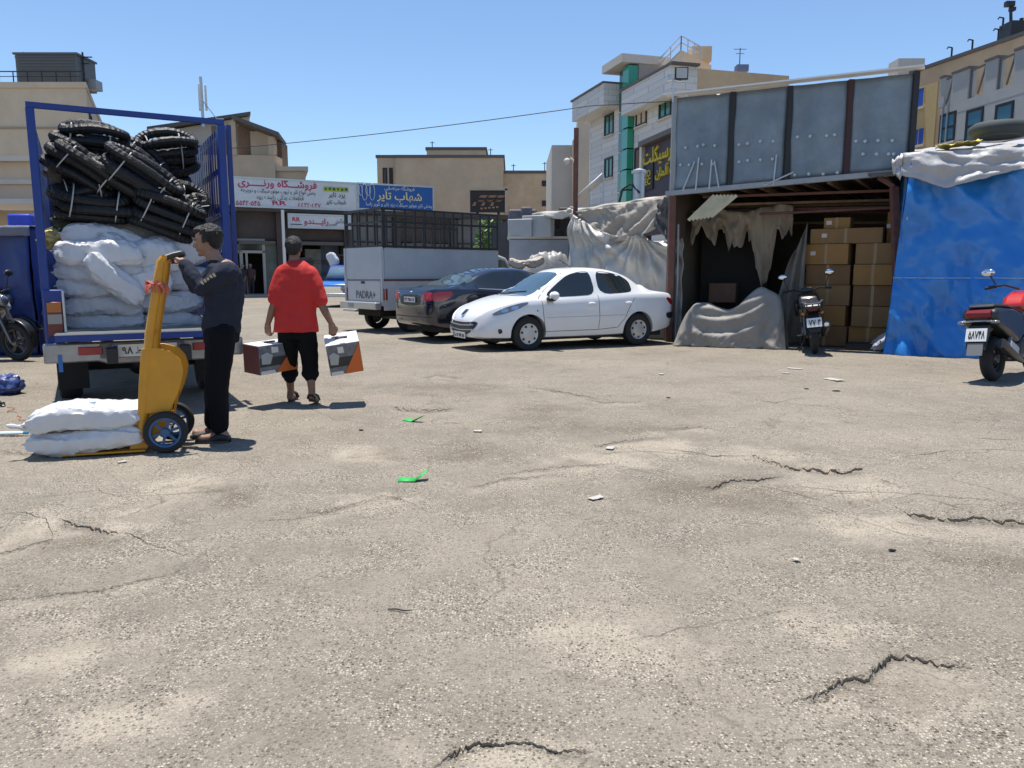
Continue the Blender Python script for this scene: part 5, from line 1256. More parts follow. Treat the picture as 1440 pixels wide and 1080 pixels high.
# near wheels lie on the left side of the car: y = +.70
nl = Vector((-hd.y, hd.x, 0))
mid = (pa+pb_)/2; root = mid - nl*.78 + hd*.02
car = thing('white_sedan', 'white four-door sedan parked in front of the plastic curtain', 'car', (root.x, root.y, 0), math.atan2(hd.y, hd.x))
WB = 1.18; WR = .30
wh = [(WB,.70,WR),(WB,-.70,WR),(-WB,.70,WR),(-WB,-.70,WR)]
bo = car_mesh(TW, -2.12, 2.13).build('body', M_WPAINT, car, angle=38); SKW = None
skw = Skin(bo.data)
cut_arches(bo, wh, .345)
def cp(mb, n, m, par=car, **k): return mb.build(n, m, par, **k)
for s_, V in ((1,'L'),(-1,'R')):
    cp(skw.patch([(.86,.925),(.52,1.17),(.30,1.315),(.06,1.375),(-.17,1.385),(-.21,.965),(.30,.94)], V, off=.003), 'front_side_window', M_CARGLASS)
    cp(skw.patch([(-.30,.97),(-.29,1.385),(-.55,1.375),(-.85,1.315),(-1.04,1.20),(-1.05,1.06),(-1.0,.995)], V, off=.003), 'rear_side_window', M_CARGLASS)
    cp(skw.patch([(1.18,.855),(1.35,.835),(1.62,.765),(1.86,.655),(1.80,.622),(1.60,.665),(1.36,.745),(1.22,.81)], V, off=.006), 'headlight', M_LAMP)
    for hx, hz in ((1.64,.715), (1.46,.76)): cp(skw.patch([(hx+.075,hz-.03),(hx+.02,hz+.03),(hx-.07,hz+.03),(hx-.075,hz-.01),(hx-.02,hz-.035)], V, off=.009), 'headlight_reflector', mat('lamp_bowl',(.55,.55,.60),.08,metal=1.0))
    cp(skw.patch([(-1.86,.90),(-2.02,.86),(-2.06,.76),(-1.97,.745),(-1.84,.865)], V, off=.006), 'tail_light', M_RED)
    cp(skw.patch([(-1.83,.60),(-2.04,.615),(-2.08,.55),(-2.04,.49),(-1.88,.495)], V, off=.02), 'bumper_strip', M_BLKPL)
    cp(skw.line([(.93,.88),(.90,.60),(.86,.33),(-.26,.33)], V), 'door_gap', M_BLKPL); cp(skw.line([(-.25,.95),(-.27,.6),(-.27,.33),(-.70,.36),(-.86,.55),(-.93,.70),(-1.06,.90)], V), 'door_gap', M_BLKPL)
    cp(skw.line([(.85,.575),(-.85,.585)], V, r=.008, off=-.002), 'rubbing_strip', mat('strip_grey',(.55,.55,.55),.4))
    for hx in (-.10,-.92):
        h, n_ = skw.pt(Vector((hx, 3*s_, .80)), Vector((0,-s_,0))); q = MB(); q.ball(h+n_*.012, (.085,.022,.032)); cp(q, 'door_handle', M_WPAINT)
    h, n_ = skw.pt(Vector((.72, 3*s_, .86)), Vector((0,-s_,0))); q = MB(); q.ball(h+Vector((.03,.13*s_,.10)), (.075,.12,.075)); cp(q, 'mirror', M_WPAINT)
    q = MB(); q.ball(h+Vector((.05,.06*s_,.045)), (.10,.10,.05)); cp(q, 'mirror_base', M_BLKPL)
    cp(skw.patch([(1.70,.40),(1.77,.40),(1.75,.31),(1.68,.33)], V, off=.004), 'fog_lamp', M_BLKPL)
    h, n_ = skw.pt(Vector((1.02, 3*s_, .70)), Vector((0,-s_,0))); q = MB(); q.ball(h, .014); cp(q, 'side_repeater', M_BLKPL)
    cp(skw.line([(.98,.90),(.60,1.20),(.33,1.36)], V, r=.007), 'pillar_trim', M_BLKPL)
ws_ = ('ws', lambda a, b: (Vector((2.6, a, 1.9)) + Vector((-.55,0,.85))*b*0 + Vector((-(1-b)*0,0,0)), Vector((-1,0,-1))))
def slant(xo): return ('s', lambda a, b: (Vector((xo+1.0*b, a, 2.2-.0*b)), Vector((-.70,0,-.71))))
def tophit(a, b): return (Vector((b, a, 3)), Vector((0,0,-1)))
cp(skw.patch([(-.60,1.08),(-.40,1.115),(.40,1.115),(.60,1.08),(.50,.44),(.30,.37),(-.30,.37),(-.50,.44)], ('t', tophit), off=.004, rnd_=1), 'windscreen', mat('sky_tint_windscreen',(.05,.09,.12),.03,spec=1.0))  # bluish base colour paints in the sky reflected by the screen
cp(skw.patch([(-.50,-1.12),(.50,-1.12),(.55,-1.48),(-.55,-1.48)], ('t', tophit), off=.004, rnd_=1), 'rear_window', M_CARGLASS)
cp(skw.line([(-.62,1.13),(-.3,1.20),(.3,1.20),(.62,1.13)], ('t', tophit), r=.01), 'bonnet_gap', M_BLKPL)
gl_ = skw.patch([(-.56,.53),(-.25,.505),(0,.50),(.25,.505),(.56,.53),(.52,.42),(.36,.31),(0,.275),(-.36,.31),(-.52,.42)], 'F', off=.006, rnd_=1); cp(gl_, 'grille', M_BLKPL)
for zz in (.455,.375): cp(skw.line([(-.48,zz+.012),(0,zz-.012),(.48,zz+.012)], 'F', r=.011, off=.01), 'grille_bar', mat('grille_bar_grey',(.35,.36,.38),.3,metal=.6))
h, n_ = skw.pt(Vector((5,0,.66)), Vector((-1,0,0)))
q = MB(); q.prism([(-.075,-.02),(-.05,-.075),(.0,-.09),(.05,-.075),(.075,-.02),(.06,.07),(-.06,.07)], -.008, .012); em = q.build('emblem', M_CHROME, car, loc=h+n_*.006); em.rotation_mode = 'QUATERNION'; em.rotation_quaternion = (-n_).to_track_quat('Y', 'Z')
q = MB(); q.prism([(-.04,.045),(.03,.05),(.045,.01),(.01,-.01),(.035,-.06),(-.005,-.03),(-.04,-.055),(-.02,-.0)], -.016, -.009); q.build('emblem_figure', mat('badge_dark',(.04,.04,.05),.3), em)
h, n_ = skw.pt(Vector((5,0,.30)), Vector((-1,0,0)))
plate(car, fa('ط')+' ۳۶ ۷۱۳ ۸۸', h+Vector((.03,0,-.03)), R(90), .50, .105)
for (x,y,z) in wh: wheel(car, x, y+.005*(1 if y>0 else -1), z, WR, .18, 1 if y>0 else -1)
for (x,y,z) in wh:
    q = MB(); q.lathe([(.335,-.16),(.335,.14)], (x, .55*(1 if y>0 else -1), z), 'y', 24, 0, math.pi); cp(q, 'arch_liner', M_DARKIN)
q = MB(); q.tube([(-.05,.15,1.455),(.20,.15,1.60)], .008); cp(q, 'aerial', M_BLKPL)
q = MB(); q.box((0,0,.27),(3.6,1.3,.2)); cp(q, 'underbody', M_DARKIN)
cp(skw.line([(-.5,1.10),(-.1,1.02),(.3,.97)], ('t', tophit), r=.009, off=.012), 'wiper', M_BLKPL)

# ---- dark saloon seen from its rear
M_DPAINT = mat('dark_blue_car_paint', (.010,.014,.024), .18, coat=1.0)
TD = dict(
 top=[(-2.22,.86),(-2.19,1.0),(-2.1,1.055),(-1.75,1.085),(-1.55,1.115),(-1.25,1.23),(-.9,1.37),(-.5,1.455),(0,1.47),(.35,1.43),(.7,1.28),(1.05,1.06),(1.25,.98),(1.8,.84),(2.1,.70),(2.22,.55)],
 belt=[(-2.22,.80),(-2.1,1.0),(-1.6,1.03),(-.4,.99),(.9,.93),(1.4,.88),(1.9,.74),(2.22,.48)],
 wb=[(-2.22,.56),(-2.17,.70),(-2.05,.78),(-1.6,.835),(-.8,.85),(.8,.85),(1.5,.82),(1.9,.72),(2.1,.6),(2.22,.36)],
 wt=[(-2.22,.50),(-2.1,.66),(-1.65,.66),(-1.3,.61),(-.6,.59),(.4,.59),(1.0,.64),(1.5,.64),(2.0,.46),(2.22,.26)],
 ws=[(-2.22,.58),(-2.15,.72),(-2.0,.79),(-1.5,.82),(1.4,.82),(1.9,.74),(2.22,.42)],
 bot=[(-2.22,.40),(-2.15,.33),(-1.9,.27),(-1.4,.22),(1.5,.21),(2.22,.26)])
pc = gnd(631, 479.5); hdd = Vector((.80,.60,0)).normalized(); nr_ = Vector((hdd.y,-hdd.x,0))
root = pc - nr_*.74 + hdd*1.32 + Vector((.40,.0,0))
car2 = thing('dark_sedan', 'dark blue sedan seen from behind between the white sedan and pickup', 'car', (root.x, root.y, 0), math.atan2(hdd.y, hdd.x))
wh2 = [(1.32,.73,.31),(1.32,-.73,.31),(-1.32,.73,.31),(-1.32,-.73,.31)]
bo = car_mesh(TD, -2.22, 2.22).build('body', M_DPAINT, car2, angle=38); sk = Skin(bo.data); cut_arches(bo, wh2, .355, ymax=1.0)
def cp2(mb, n, m, **k): return mb.build(n, m, car2, **k)
for V in ('L','R'):
    cp2(sk.patch([(.80,.975),(.45,1.24),(.10,1.385),(-.12,1.395),(-.16,1.015)], V, off=.003), 'front_side_window', M_CARGLASS)
    cp2(sk.patch([(-.25,1.02),(-.24,1.395),(-.6,1.37),(-.95,1.26),(-1.16,1.12),(-1.12,1.06)], V, off=.003), 'rear_side_window', M_CARGLASS)
    cp2(sk.line([(-1.12,1.045),(-.3,1.005),(.8,.96)], V, r=.011, off=.006), 'window_trim', M_CHROME)
    cp2(sk.patch([(-1.72,1.00),(-2.12,.985),(-2.16,.90),(-2.13,.80),(-1.95,.80),(-1.78,.90)], V, off=.008), 'tail_light', M_RED)
    cp2(sk.line([(-.2,1.0),(-.22,.4),(-.75,.38),(-.95,.7),(-1.1,1.03)], V), 'door_gap', M_BLKPL)
    s_ = 1 if V == 'L' else -1
    h, n_ = sk.pt(Vector((-.85, 3*s_, .88)), Vector((0,-s_,0))); q = MB(); q.ball(h+n_*.012, (.09,.02,.025)); cp2(q, 'door_handle', M_CHROME)
    cp2(sk.patch([(s_*.50,.985),(s_*.74,.975),(s_*.74,.83),(s_*.66,.80),(s_*.44,.84)], 'B', off=.008), 'tail_light', M_RED)
cp2(sk.patch([(-.62,-1.02),(.62,-1.02),(.62,-1.58),(-.62,-1.58)], ('t', tophit), off=.004, rnd_=1), 'rear_window', mat('rear_screen_glass',(.06,.085,.09),.04,spec=1.0))
cp2(sk.patch([(-.62,1.14),(.62,1.14),(.52,.42),(-.52,.42)], ('t', tophit), off=.004, rnd_=1), 'windscreen', M_CARGLASS)
cp2(sk.patch([(-.42,.93),(.42,.93),(.40,.72),(-.40,.72)], 'B', off=.003, rnd_=1), 'plate_recess', M_BLKPL)
cp2(sk.line([(-.72,.78),(0,.70),(.72,.78)], 'B', r=.006), 'boot_gap', M_BLKPL)
cp2(sk.line([(-.7,.50),(0,.49),(.7,.50)], 'B', r=.012), 'bumper_crease', M_BLKPL)
h, n_ = sk.pt(Vector((-5,0,.83)), Vector((1,0,0))); plate(car2, '۲۲ ۴۵۸ ۱۱', h+Vector((-.025,0,0)), R(-90), .46, .105)
h, n_ = sk.pt(Vector((-5,0,.985)), Vector((1,0,0))); q = MB(); q.ball(h, (.02,.05,.022)); cp2(q, 'badge', M_CHROME)
for yy in (-.4,.4):
    h, n_ = sk.pt(Vector((-5,yy,.43)), Vector((1,0,0))); q = MB(); q.ball(h, (.012,.06,.025)); cp2(q, 'rear_reflector', mat('dull_reflector',(.22,.16,.12),.3))
for (x,y,z) in wh2:
    wheel(car2, x, y+.01*(1 if y>0 else -1), z, .31, .19, 1 if y>0 else -1, rim=mat('dark_rim',(.12,.12,.13),.4,metal=.5))
    q = MB(); q.lathe([(.345,-.16),(.345,.14)], (x, .57*(1 if y>0 else -1), z), 'y', 24, 0, math.pi); cp2(q, 'arch_liner', M_DARKIN)
q = MB(); q.box((0,0,.28),(3.8,1.4,.2)); cp2(q, 'underbody', M_DARKIN)

# ---- white pickup with tall sheet sides and rack
M_PKW = mat('aged_white_paint', (.50,.51,.52), .45, var=.07, vs=1.5, dirt=(.36,.35,.33), ds=1.2, da=.6)
c0 = gnd(548, 467); fd = Vector((.755,.655,0)).normalized(); rt = Vector((fd.y,-fd.x,0))
pk = thing('white_pickup', 'old white pickup with tall sheet sides and black rack, seen from behind', 'pickup truck', (0,0,0), math.atan2(fd.y, fd.x))
# near rear wheel contact at c0: local x=.75, y=-.72 (rear face at x=0)
r_ = c0 - fd*.75 - rt*.72*1.0; r_ = c0 - fd*.75 - rt*.74
pk.location = (r_.x+.48, r_.y+.05, 0)
def pp(mb, n, m, **k): return mb.build(n, m, pk, **k)
BL, BW_ = 2.45, .83; zf, zt1, zr1 = .72, 1.93, 2.76
q = MB(); q.box((BL/2,0,zf-.05),(BL,2*BW_-.02,.1)); pp(q, 'bed_floor', M_PKW)
for s_ in (-1,1):
    q = MB(); q.box((BL/2, s_*BW_, (.52+1.18)/2),(BL,.05,.66)); pp(q, 'bed_side', M_PKW, bevel=.015)
    q = MB(); q.box((1.68, s_*(BW_-.01), (1.2+zt1)/2),(3.3,.03,zt1-1.2)); pp(q, 'sheet_side', mat('sheet_pale',(.44,.47,.50),.5,var=.08,vs=1.5,dirt=(.33,.34,.35),ds=1,da=.6))
    q = MB(); q.bar((0, s_*(BW_+.01), 1.20),(3.3, s_*(BW_+.01), 1.20), .05, .04); pp(q, 'side_rail', mat('rail_rust',(.16,.05,.03),.7))
    for k in range(13):
        x = .05+3.25*k/12; q = MB(); q.bar((x, s_*BW_, zt1-.02),(x, s_*BW_, zr1), .035); pp(q, 'rack_bar', M_BLACKM)
    for zz in (zr1, zt1+.55, zt1+.01): q = MB(); q.bar((0, s_*BW_, zz),(3.3, s_*BW_, zz), .05); pp(q, 'rack_rail', M_BLACKM)
    q = MB(); q.box((.0, s_*(BW_-.02), .88),(.05,.085,.26)); pp(q, 'tail_light', mat('tail_dull_red',(.28,.04,.02),.3), bevel=.008)
    q = MB(); q.box((.055, s_*(BW_+.012), .88),(.06,.035,.26)); pp(q, 'tail_light_side', mat('tail_dull_red',(.28,.04,.02)), bevel=.008)
q = MB(); q.box((-.01,0,.90),(.05,2*BW_-.20,.56)); pp(q, 'tailgate', M_PKW, bevel=.012)
q = MB(); q.box((-.015,0,(1.22+zt1)/2),(.035,2*BW_-.06,zt1-1.22)); pp(q, 'rear_sheet_door', mat('sheet_pale',(.5,.5,.5)))
for s_ in (-1,1): q = MB(); q.bar((-.03,s_*(BW_-.01),.62),(-.03,s_*(BW_-.01),zt1),.05); pp(q, 'corner_post', M_PKW)
for k in range(6):
    y = -BW_+2*BW_*k/5; q = MB(); q.bar((0,y,zt1-.02),(0,y,zr1),.035); pp(q, 'rack_bar', M_BLACKM)
for zz in (zr1+.003, zt1+.553, zt1+.013): q = MB(); q.bar((-.002,-BW_,zz),(-.002,BW_,zz),.05); pp(q, 'rack_rail', M_BLACKM)
q = MB(); q.bar((3.3,-BW_,zr1),(3.3,BW_,zr1),.05); pp(q, 'rack_rail', M_BLACKM)
q = MB(); q.box((-.14,0,.62),(.16,1.62,.16)); pp(q, 'rear_bumper', mat('bumper_silver',(.46,.45,.43),.35,metal=.5), bevel=.02)
q = MB(); q.box((-.24,.25,.50),(.10,.55,.05)); pp(q, 'bumper_step', mat('bumper_silver',(.46,.45,.43)), bevel=.01)
q = MB(); q.box((-.225,.28,.62),(.012,.22,.10)); pp(q, 'bumper_plate', M_GREYP)
letter('lettering', 'PADRA+', mat('pickup_letter',(.10,.10,.11),.5), pk, (-.042,-.10,.86), .17, width=.85, rot=(0,0,R(-90)), bold=.0)
q = MB(); q.box((-.05,0,1.14),(.03,.12,.05)); pp(q, 'tailgate_latch', M_BLACKM)
# cab
cabT = [(2.5,.9),(2.52,1.78),(2.75,1.83),(3.4,1.84),(3.75,1.78),(4.25,1.12)]
q = MB(); prof = [(2.5,.42),(2.5,1.70),(2.62,1.80),(3.35,1.82),(3.62,1.74),(4.12,1.16),(4.9,1.06),(5.05,.9),(5.08,.42)]
q.prism([(a,b) for a,b in prof], -.80, .80, 'y'); pp(q, 'cab', mat('cab_grey_white',(.42,.43,.42),.4,var=.05,vs=2), bevel=.05)
q = MB(); q.prism([(2.78,1.22),(2.78,1.68),(3.32,1.70),(3.55,1.66),(3.9,1.22)], -.812, -.795, 'y'); pp(q, 'cab_window', M_CARGLASS)
for (x,y) in ((.75,-.72),(.75,.72),(4.1,-.72),(4.1,.72)): wheel(pk, x, y, .33, .33, .19, 1 if y>0 else -1, rim=M_GREYP, rr=.55)
q = MB(); q.box((2.3,0,.48),(4.4,1.0,.22)); pp(q, 'chassis', M_DARKIN)
q = MB(); q.box((.75,0,.33),(.12,1.3,.12)); pp(q, 'axle', M_BLACKM)
for s_ in (-1,1): q = MB(); q.box((.75,s_*.70,.62),(.95,.25,.06)); pp(q, 'mudguard', M_BLKPL)

# ---- blue pickup far away, facing the camera
p = gnd(478, 431)
bp_ = thing('far_blue_pickup', 'small bright blue pickup parked in front of the shops', 'pickup truck', (p.x, p.y, 0), R(-100))
M_BLUEP = mat('bright_blue_paint', (.015,.16,.52), .3, coat=.6)
def bb(mb, n, m, **k): return mb.build(n, m, bp_, **k)
q = MB(); q.prism([(-.6,.42),(-.6,1.02),(.0,1.05),(.85,.98),(1.02,.9),(1.04,.42)], -.80,.80,'y'); bb(q, 'bonnet', M_BLUEP, bevel=.06)
q = MB(); q.prism([(-2.0,1.03),(-1.9,1.62),(-1.75,1.70),(-.95,1.70),(-.8,1.64),(-.25,1.06)], -.74,.74,'y'); bb(q, 'cab', mat('deep_blue_paint',(.01,.05,.25),.3), bevel=.05)
q = MB(); q.add([(-.83,-.66,1.58),(-.83,.66,1.58),(-.33,.70,1.12),(-.33,-.70,1.12)], [(0,1,2,3)]); q.xf(Matrix.Translation((.05,0,.03))); bb(q, 'windscreen', mat('far_windscreen',(.10,.16,.22),.1), solid=.02)
q = MB(); q.box((-2.3,0,.75),(3.4,1.6,.6)); bb(q, 'bed', M_BLUEP)
q = MB(); q.box((1.05,0,.70),(.06,1.2,.26)); bb(q, 'grille', M_CHROME)
for s_ in (-1,1):
    q = MB(); q.lathe([(.12,0),(.12,.05),(.01,.07)], (1.04,s_*.62,.76), 'x', 14); bb(q, 'headlight', M_LAMP)
    wheel(bp_, .55, s_*.70, .33, .33, .18, s_, rim=M_GREYP)
    wheel(bp_, -2.8, s_*.70, .33, .33, .18, s_, rim=M_GREYP)
    for k in range(5): q = MB(); q.bar((-3.8+.45*k+.0, s_*.78, 1.05),(-3.8+.45*k, s_*.78, 2.15),.05); bb(q, 'rack_bar', M_BLACKM)
    q = MB(); q.bar((-3.9,s_*.78,2.15),(-1.9,s_*.78,2.15),.06); bb(q, 'rack_rail', M_BLACKM)
q = MB(); q.bar((-1.9,-.8,2.15),(-1.9,.8,2.15),.06); bb(q, 'rack_rail', M_BLACKM)
q = MB(); q.box((1.10,0,.50),(.12,1.6,.14)); bb(q, 'front_bumper', M_STEEL, bevel=.02)
q = MB(); q.box((-2.9,0,1.4),(1.6,1.3,.9)); bb(q, 'load', mat('dark_load',(.03,.035,.04),.8,var=.4,vs=4), bevel=.1)
o = sack_mesh(.6,.45,.4,2.2).build('white_bundle', M_SACK, loc=tuple(at(468, 365, p.y-1.0+2.4))); o.rotation_euler=(0,R(70),0); tag(o, 'white bundle on the load of the far blue pickup', 'bundle')
# ------------------------------------------------------------------ blue cage truck with its load
TL, TRt = Vector((-4.43, 7.22, 0)), Vector((-2.94, 8.06, 0))
tw = Wall(TL, TRt); HW = tw.L/2; tc_ = (TL+TRt)/2
M_TBLUE = mat('truck_blue_paint', (.006,.034,.22), .45, var=.12, vs=3, dirt=(.015,.05,.20), ds=2, da=.5)
M_DECK = corrugate(mat('chequer_plate', (.32,.33,.33), .45, metal=.5), 60, .004, 0)
tr = thing('blue_cage_truck', 'blue cage truck seen from behind, loaded with tyres and sacks', 'truck', (tc_.x, tc_.y, 0), tw.ang)
def tp(mb, n, m, **k): return mb.build(n, m, tr, **k)
def tloc(px, py, y):
    """photo pixel to the truck's own x, z at local depth y"""
    p = hit(px, py, tw.p(0, 0, -y), tw.n); return ((p-tc_).dot(tw.d), (p-tc_).z)
LB, ZD, ZT = 4.1, .80, 2.84      # bed length, deck height, cage height
q = MB(); q.box((0,LB/2,ZD-.04),(2*HW-.06,LB,.08)); tp(q, 'deck', M_DECK)
q = MB(); q.box((-.02,-.27,ZD-.035),(1.5,.50,.045)); tg = tp(q, 'tailgate', M_DECK, bevel=.006)
q = MB(); q.box((-.02,-.525,ZD-.04),(1.5,.012,.062)); q.build('tailgate_edge', M_TBLUE, tg)
q = MB(); q.box((-.02,-.534,ZD-.004),(1.5,.012,.012)); q.build('tailgate_trim', M_STEEL, tg)
# rear posts with lamps
for s_ in (-1,1):
    q = MB(); q.box((s_*(HW-.03),.02,(ZD-.1+ZT)/2),(.07,.10,ZT-ZD+.1)); tp(q, 'rear_post', M_TBLUE, bevel=.006)
    q = MB(); q.box((s_*(HW-.09),-.02,ZD+.10),(.17,.10,.58)); tp(q, 'lamp_box', M_TBLUE, bevel=.012)
    q = MB(); q.box((s_*(HW-.09),-.078,ZD+.115),(.125,.03,.32)); l = tp(q, 'tail_light', mat('dull_red_lamp',(.16,.02,.015),.3), bevel=.006)
    q = MB(); q.box((s_*(HW-.09),-.096,ZD+.225),(.115,.012,.09)); q.build('indicator_lens', mat('dim_amber',(.42,.13,.02),.3), l)
    q = MB(); q.box((s_*(HW-.09),-.096,ZD+.115),(.115,.012,.09)); q.build('reverse_lens', mat('dim_clear',(.30,.27,.25),.3), l)
    q = MB(); q.tube([(s_*(HW-.17),-.10,ZD-.15),(s_*(HW-.17),-.10,ZD+.38)],.012); tp(q, 'lamp_guard', M_STEEL)
q = MB(); q.bar((-HW,.0,ZT+.025),(HW,.0,ZT+.025),.05,.05); tp(q, 'top_rear_bar', M_TBLUE)
# cage sides: every slat a part
sl = MB(); sl.box((0,0,0),(.005,.075,1.0)); SLAT = sl.mesh('slat', M_TBLUE)
for s_ in (-1,1):
    n_ = 25
    for k in range(n_):
        y = .14+(LB-.2)*k/(n_-1)
        wide = 1.9 if k in (4,9,15,20) else 1.0
        share('slat', SLAT, tr, (s_*(HW-.03), y, (ZD+ZT)/2), (0,0,0), (1,wide,ZT-ZD))
    for zz in (ZD+.02, ZD+.62, ZD+1.22, ZD+1.62, ZT-.03):
        q = MB(); q.bar((s_*(HW-.01),.05,zz),(s_*(HW-.01),LB,zz),.03,.06); tp(q, 'cage_rail', M_TBLUE)
    q = MB(); q.box((s_*(HW-.005),LB/2+.03,ZD+.21),(.02,LB-.06,.40)); tp(q, 'side_board', M_TBLUE)
    q = MB(); q.box((s_*(HW-.03),LB,(ZD+ZT)/2),(.08,.09,ZT-ZD)); tp(q, 'front_post', M_TBLUE)
for k in range(7):
    x = -HW+.15+(2*HW-.3)*k/6; q = MB(); q.box((x,LB,(ZD+ZT-.6)/2),(.08,.03,ZT-.6-ZD)); tp(q, 'headboard_slat', M_TBLUE)
q = MB(); q.bar((-HW,LB,ZT-.6),(HW,LB,ZT-.6),.05); tp(q, 'headboard_rail', M_TBLUE)
q = MB(); q.bar((HW+.06,.1,ZD),(HW+.06,.1,ZT+.02),.045); tp(q, 'gate_post', M_TBLUE)
# bumper, plate, chassis
M_BUMP = mat('worn_chrome_bumper', (.30,.30,.31), .32, metal=.7, var=.25, vs=6)
q = MB(); q.prism([(-HW-.02,.52),(-HW-.02,.70),(-HW+.16,.70),(-HW+.18,.70),(HW+.02,.70),(HW+.02,.52),(HW-.3,.52),(HW-.36,.49),(-HW+.5,.49),(-HW+.42,.52)], -.34, -.22, 'y'); tp(q, 'rear_bumper', M_BUMP, bevel=.015)
q = MB(); q.box((-HW+.36,-.352,.625),(.20,.02,.075)); tp(q, 'bumper_reflector', mat('red_reflector',(.34,.02,.03),.25), bevel=.006)
q = MB(); q.box((HW-.36,-.352,.625),(.20,.02,.075)); tp(q, 'bumper_reflector', mat('red_reflector',(.34,.02,.03)), bevel=.006)
q = MB(); q.box((-.05,-.345,.615),(.74,.012,.135)); tp(q, 'plate_recess', mat('recess_grey',(.16,.16,.17),.5), bevel=.01)
plate(tr, '۹۸ ط ۱۴۲ ۷۸', (-.03,-.357,.615), 0, .56, .115)
q = MB(); q.box((-HW+.11,-.348,.52),(.035,.01,.16)); tp(q, 'blue_ribbon', mat('blue_ribbon',(.04,.16,.45),.6))
for s_ in (-1,1):
    q = MB(); q.box((s_*.32,1.8,.58),(.09,4.6,.14)); tp(q, 'chassis_rail', M_BLACKM)
    q = MB(); q.box((s_*.66,.62,.36),(.28,.02,.42)); tp(q, 'mud_flap', mat('mud_flap_rubber',(.015,.015,.015),.85))
    wheel(tr, s_*.70, 1.05, .35, .35, .22, s_, rim=M_GREYP, rr=.55, rotz=R(-90))
q = MB(); q.tube([(-.6,1.05,.35),(.6,1.05,.35)],.06); q.ball((0,1.05,.35),.14); tp(q, 'rear_axle', M_BLACKM)
q = MB(); q.tube([(.1,.4,.42),(.1,1.1,.42),(.1,2.4,.45)],.05); tp(q, 'exhaust', M_BLACKM)
q = MB(); q.box((0,.6,.50),(.5,.3,.06)); tp(q, 'spare_carrier', M_BLACKM)
# cab beyond the bed
q = MB(); q.prism([(LB+.12,.5),(LB+.12,1.75),(LB+.25,1.86),(LB+1.1,1.88),(LB+1.35,1.75),(LB+1.75,1.22),(LB+2.6,1.1),(LB+2.7,.5)], -.84, .84, 'x'); tp(q, 'cab', M_TBLUE, bevel=.06)
q = MB(); q.box((0,LB+.115,1.55),(1.2,.02,.36)); tp(q, 'cab_rear_window', M_CARGLASS)
for s_ in (-1,1): wheel(tr, s_*.72, LB+1.9, .35, .35, .2, s_, rim=M_GREYP, rr=.55, rotz=R(-90))

# ---- load: white sacks, each a thing of its own (photo centre x, y, width, height in pixels, depth in the bed, tilt, material)
SACKS = [
 (147,452,96,26,.55,0,1,'lowest sack in the middle of the truck bed'),
 (235,450,88,26,.60,1,1,'lowest sack on the right side of the truck bed'),
 (145,429,90,28,.50,0,1,'sack second from the bottom in the middle of the truck bed'),
 (232,425,92,30,.55,-2,1,'wide sack second from the bottom on the right of the truck bed'),
 (108,407,80,26,.45,2,1,'sack above the dark gap on the left of the truck bed'),
 (206,398,62,40,.40,-4,0,'sack in the middle of the right pile, next to the yellow hand truck handle'),
 (255,392,84,34,.55,-2,1,'sack in the middle of the right pile behind the worker arm'),
 (92,385,98,30,.42,-1,1,'second sack from the top of the left pile'),
 (158,392,82,33,.30,48,0,'sack leaning steeply between left and right piles, the lower one'),
 (210,362,74,44,.45,-3,0,'bulging sack high on the right pile left of the handle'),
 (176,362,74,30,.42,52,1,'sack leaning steeply between the piles, the upper one'),
 (262,352,80,44,.60,-5,0,'topmost bulging sack on the right, behind the worker head'),
 (92,359,100,36,.36,3,0,'shiny topmost sack of the left pile'),
 (150,342,104,36,.55,10,0,'sack lying across the top below the green tyre bundle'),
 (178,320,92,46,.95,14,0,'large sack at the peak of the pile under the tyres'),
 (230,345,70,40,.9,-20,0,'sack under the lowest right tyre bundle'),
 (120,418,70,20,.62,-3,1,'thin flat sack half in shadow above the dark gap'),
 (215,380,80,24,.62,3,1,'thin flat sack under the bulging one on the right pile'),
 (110,371,90,22,.50,-4,1,'thin flat sack third from the top of the left pile'),
 (300,345,60,46,.8,-12,0,'sack wedged against the right side of the cage'),
]
for i,(px,py,wpx,hpx,dy,tilt,mi,label) in enumerate(SACKS):
    x, z = tloc(px, py, dy); sc_ = (7.7+dy)/FPX
    Ls = wpx*sc_*1.04; ca_ = abs(math.cos(R(tilt)))*Ls/2+abs(math.sin(R(tilt)))*.12+.05; x = max(-(HW-.07)+ca_, min(HW-.07-ca_, x))
    me = sack_mesh(Ls, .50, hpx*sc_*1.06, 1.7*i+.3).mesh('sack', (M_SACK, M_SACKG)[mi])
    o = share('white_sack', me, None, tuple(tc_+tw.d*x-tw.n*dy+Vector((0,0,z))), (R(rnd.uniform(-8,8)), R(tilt), tw.ang+R(rnd.uniform(-7,7))))
    tag(o, label, 'sack', 'white sacks loaded on the truck')
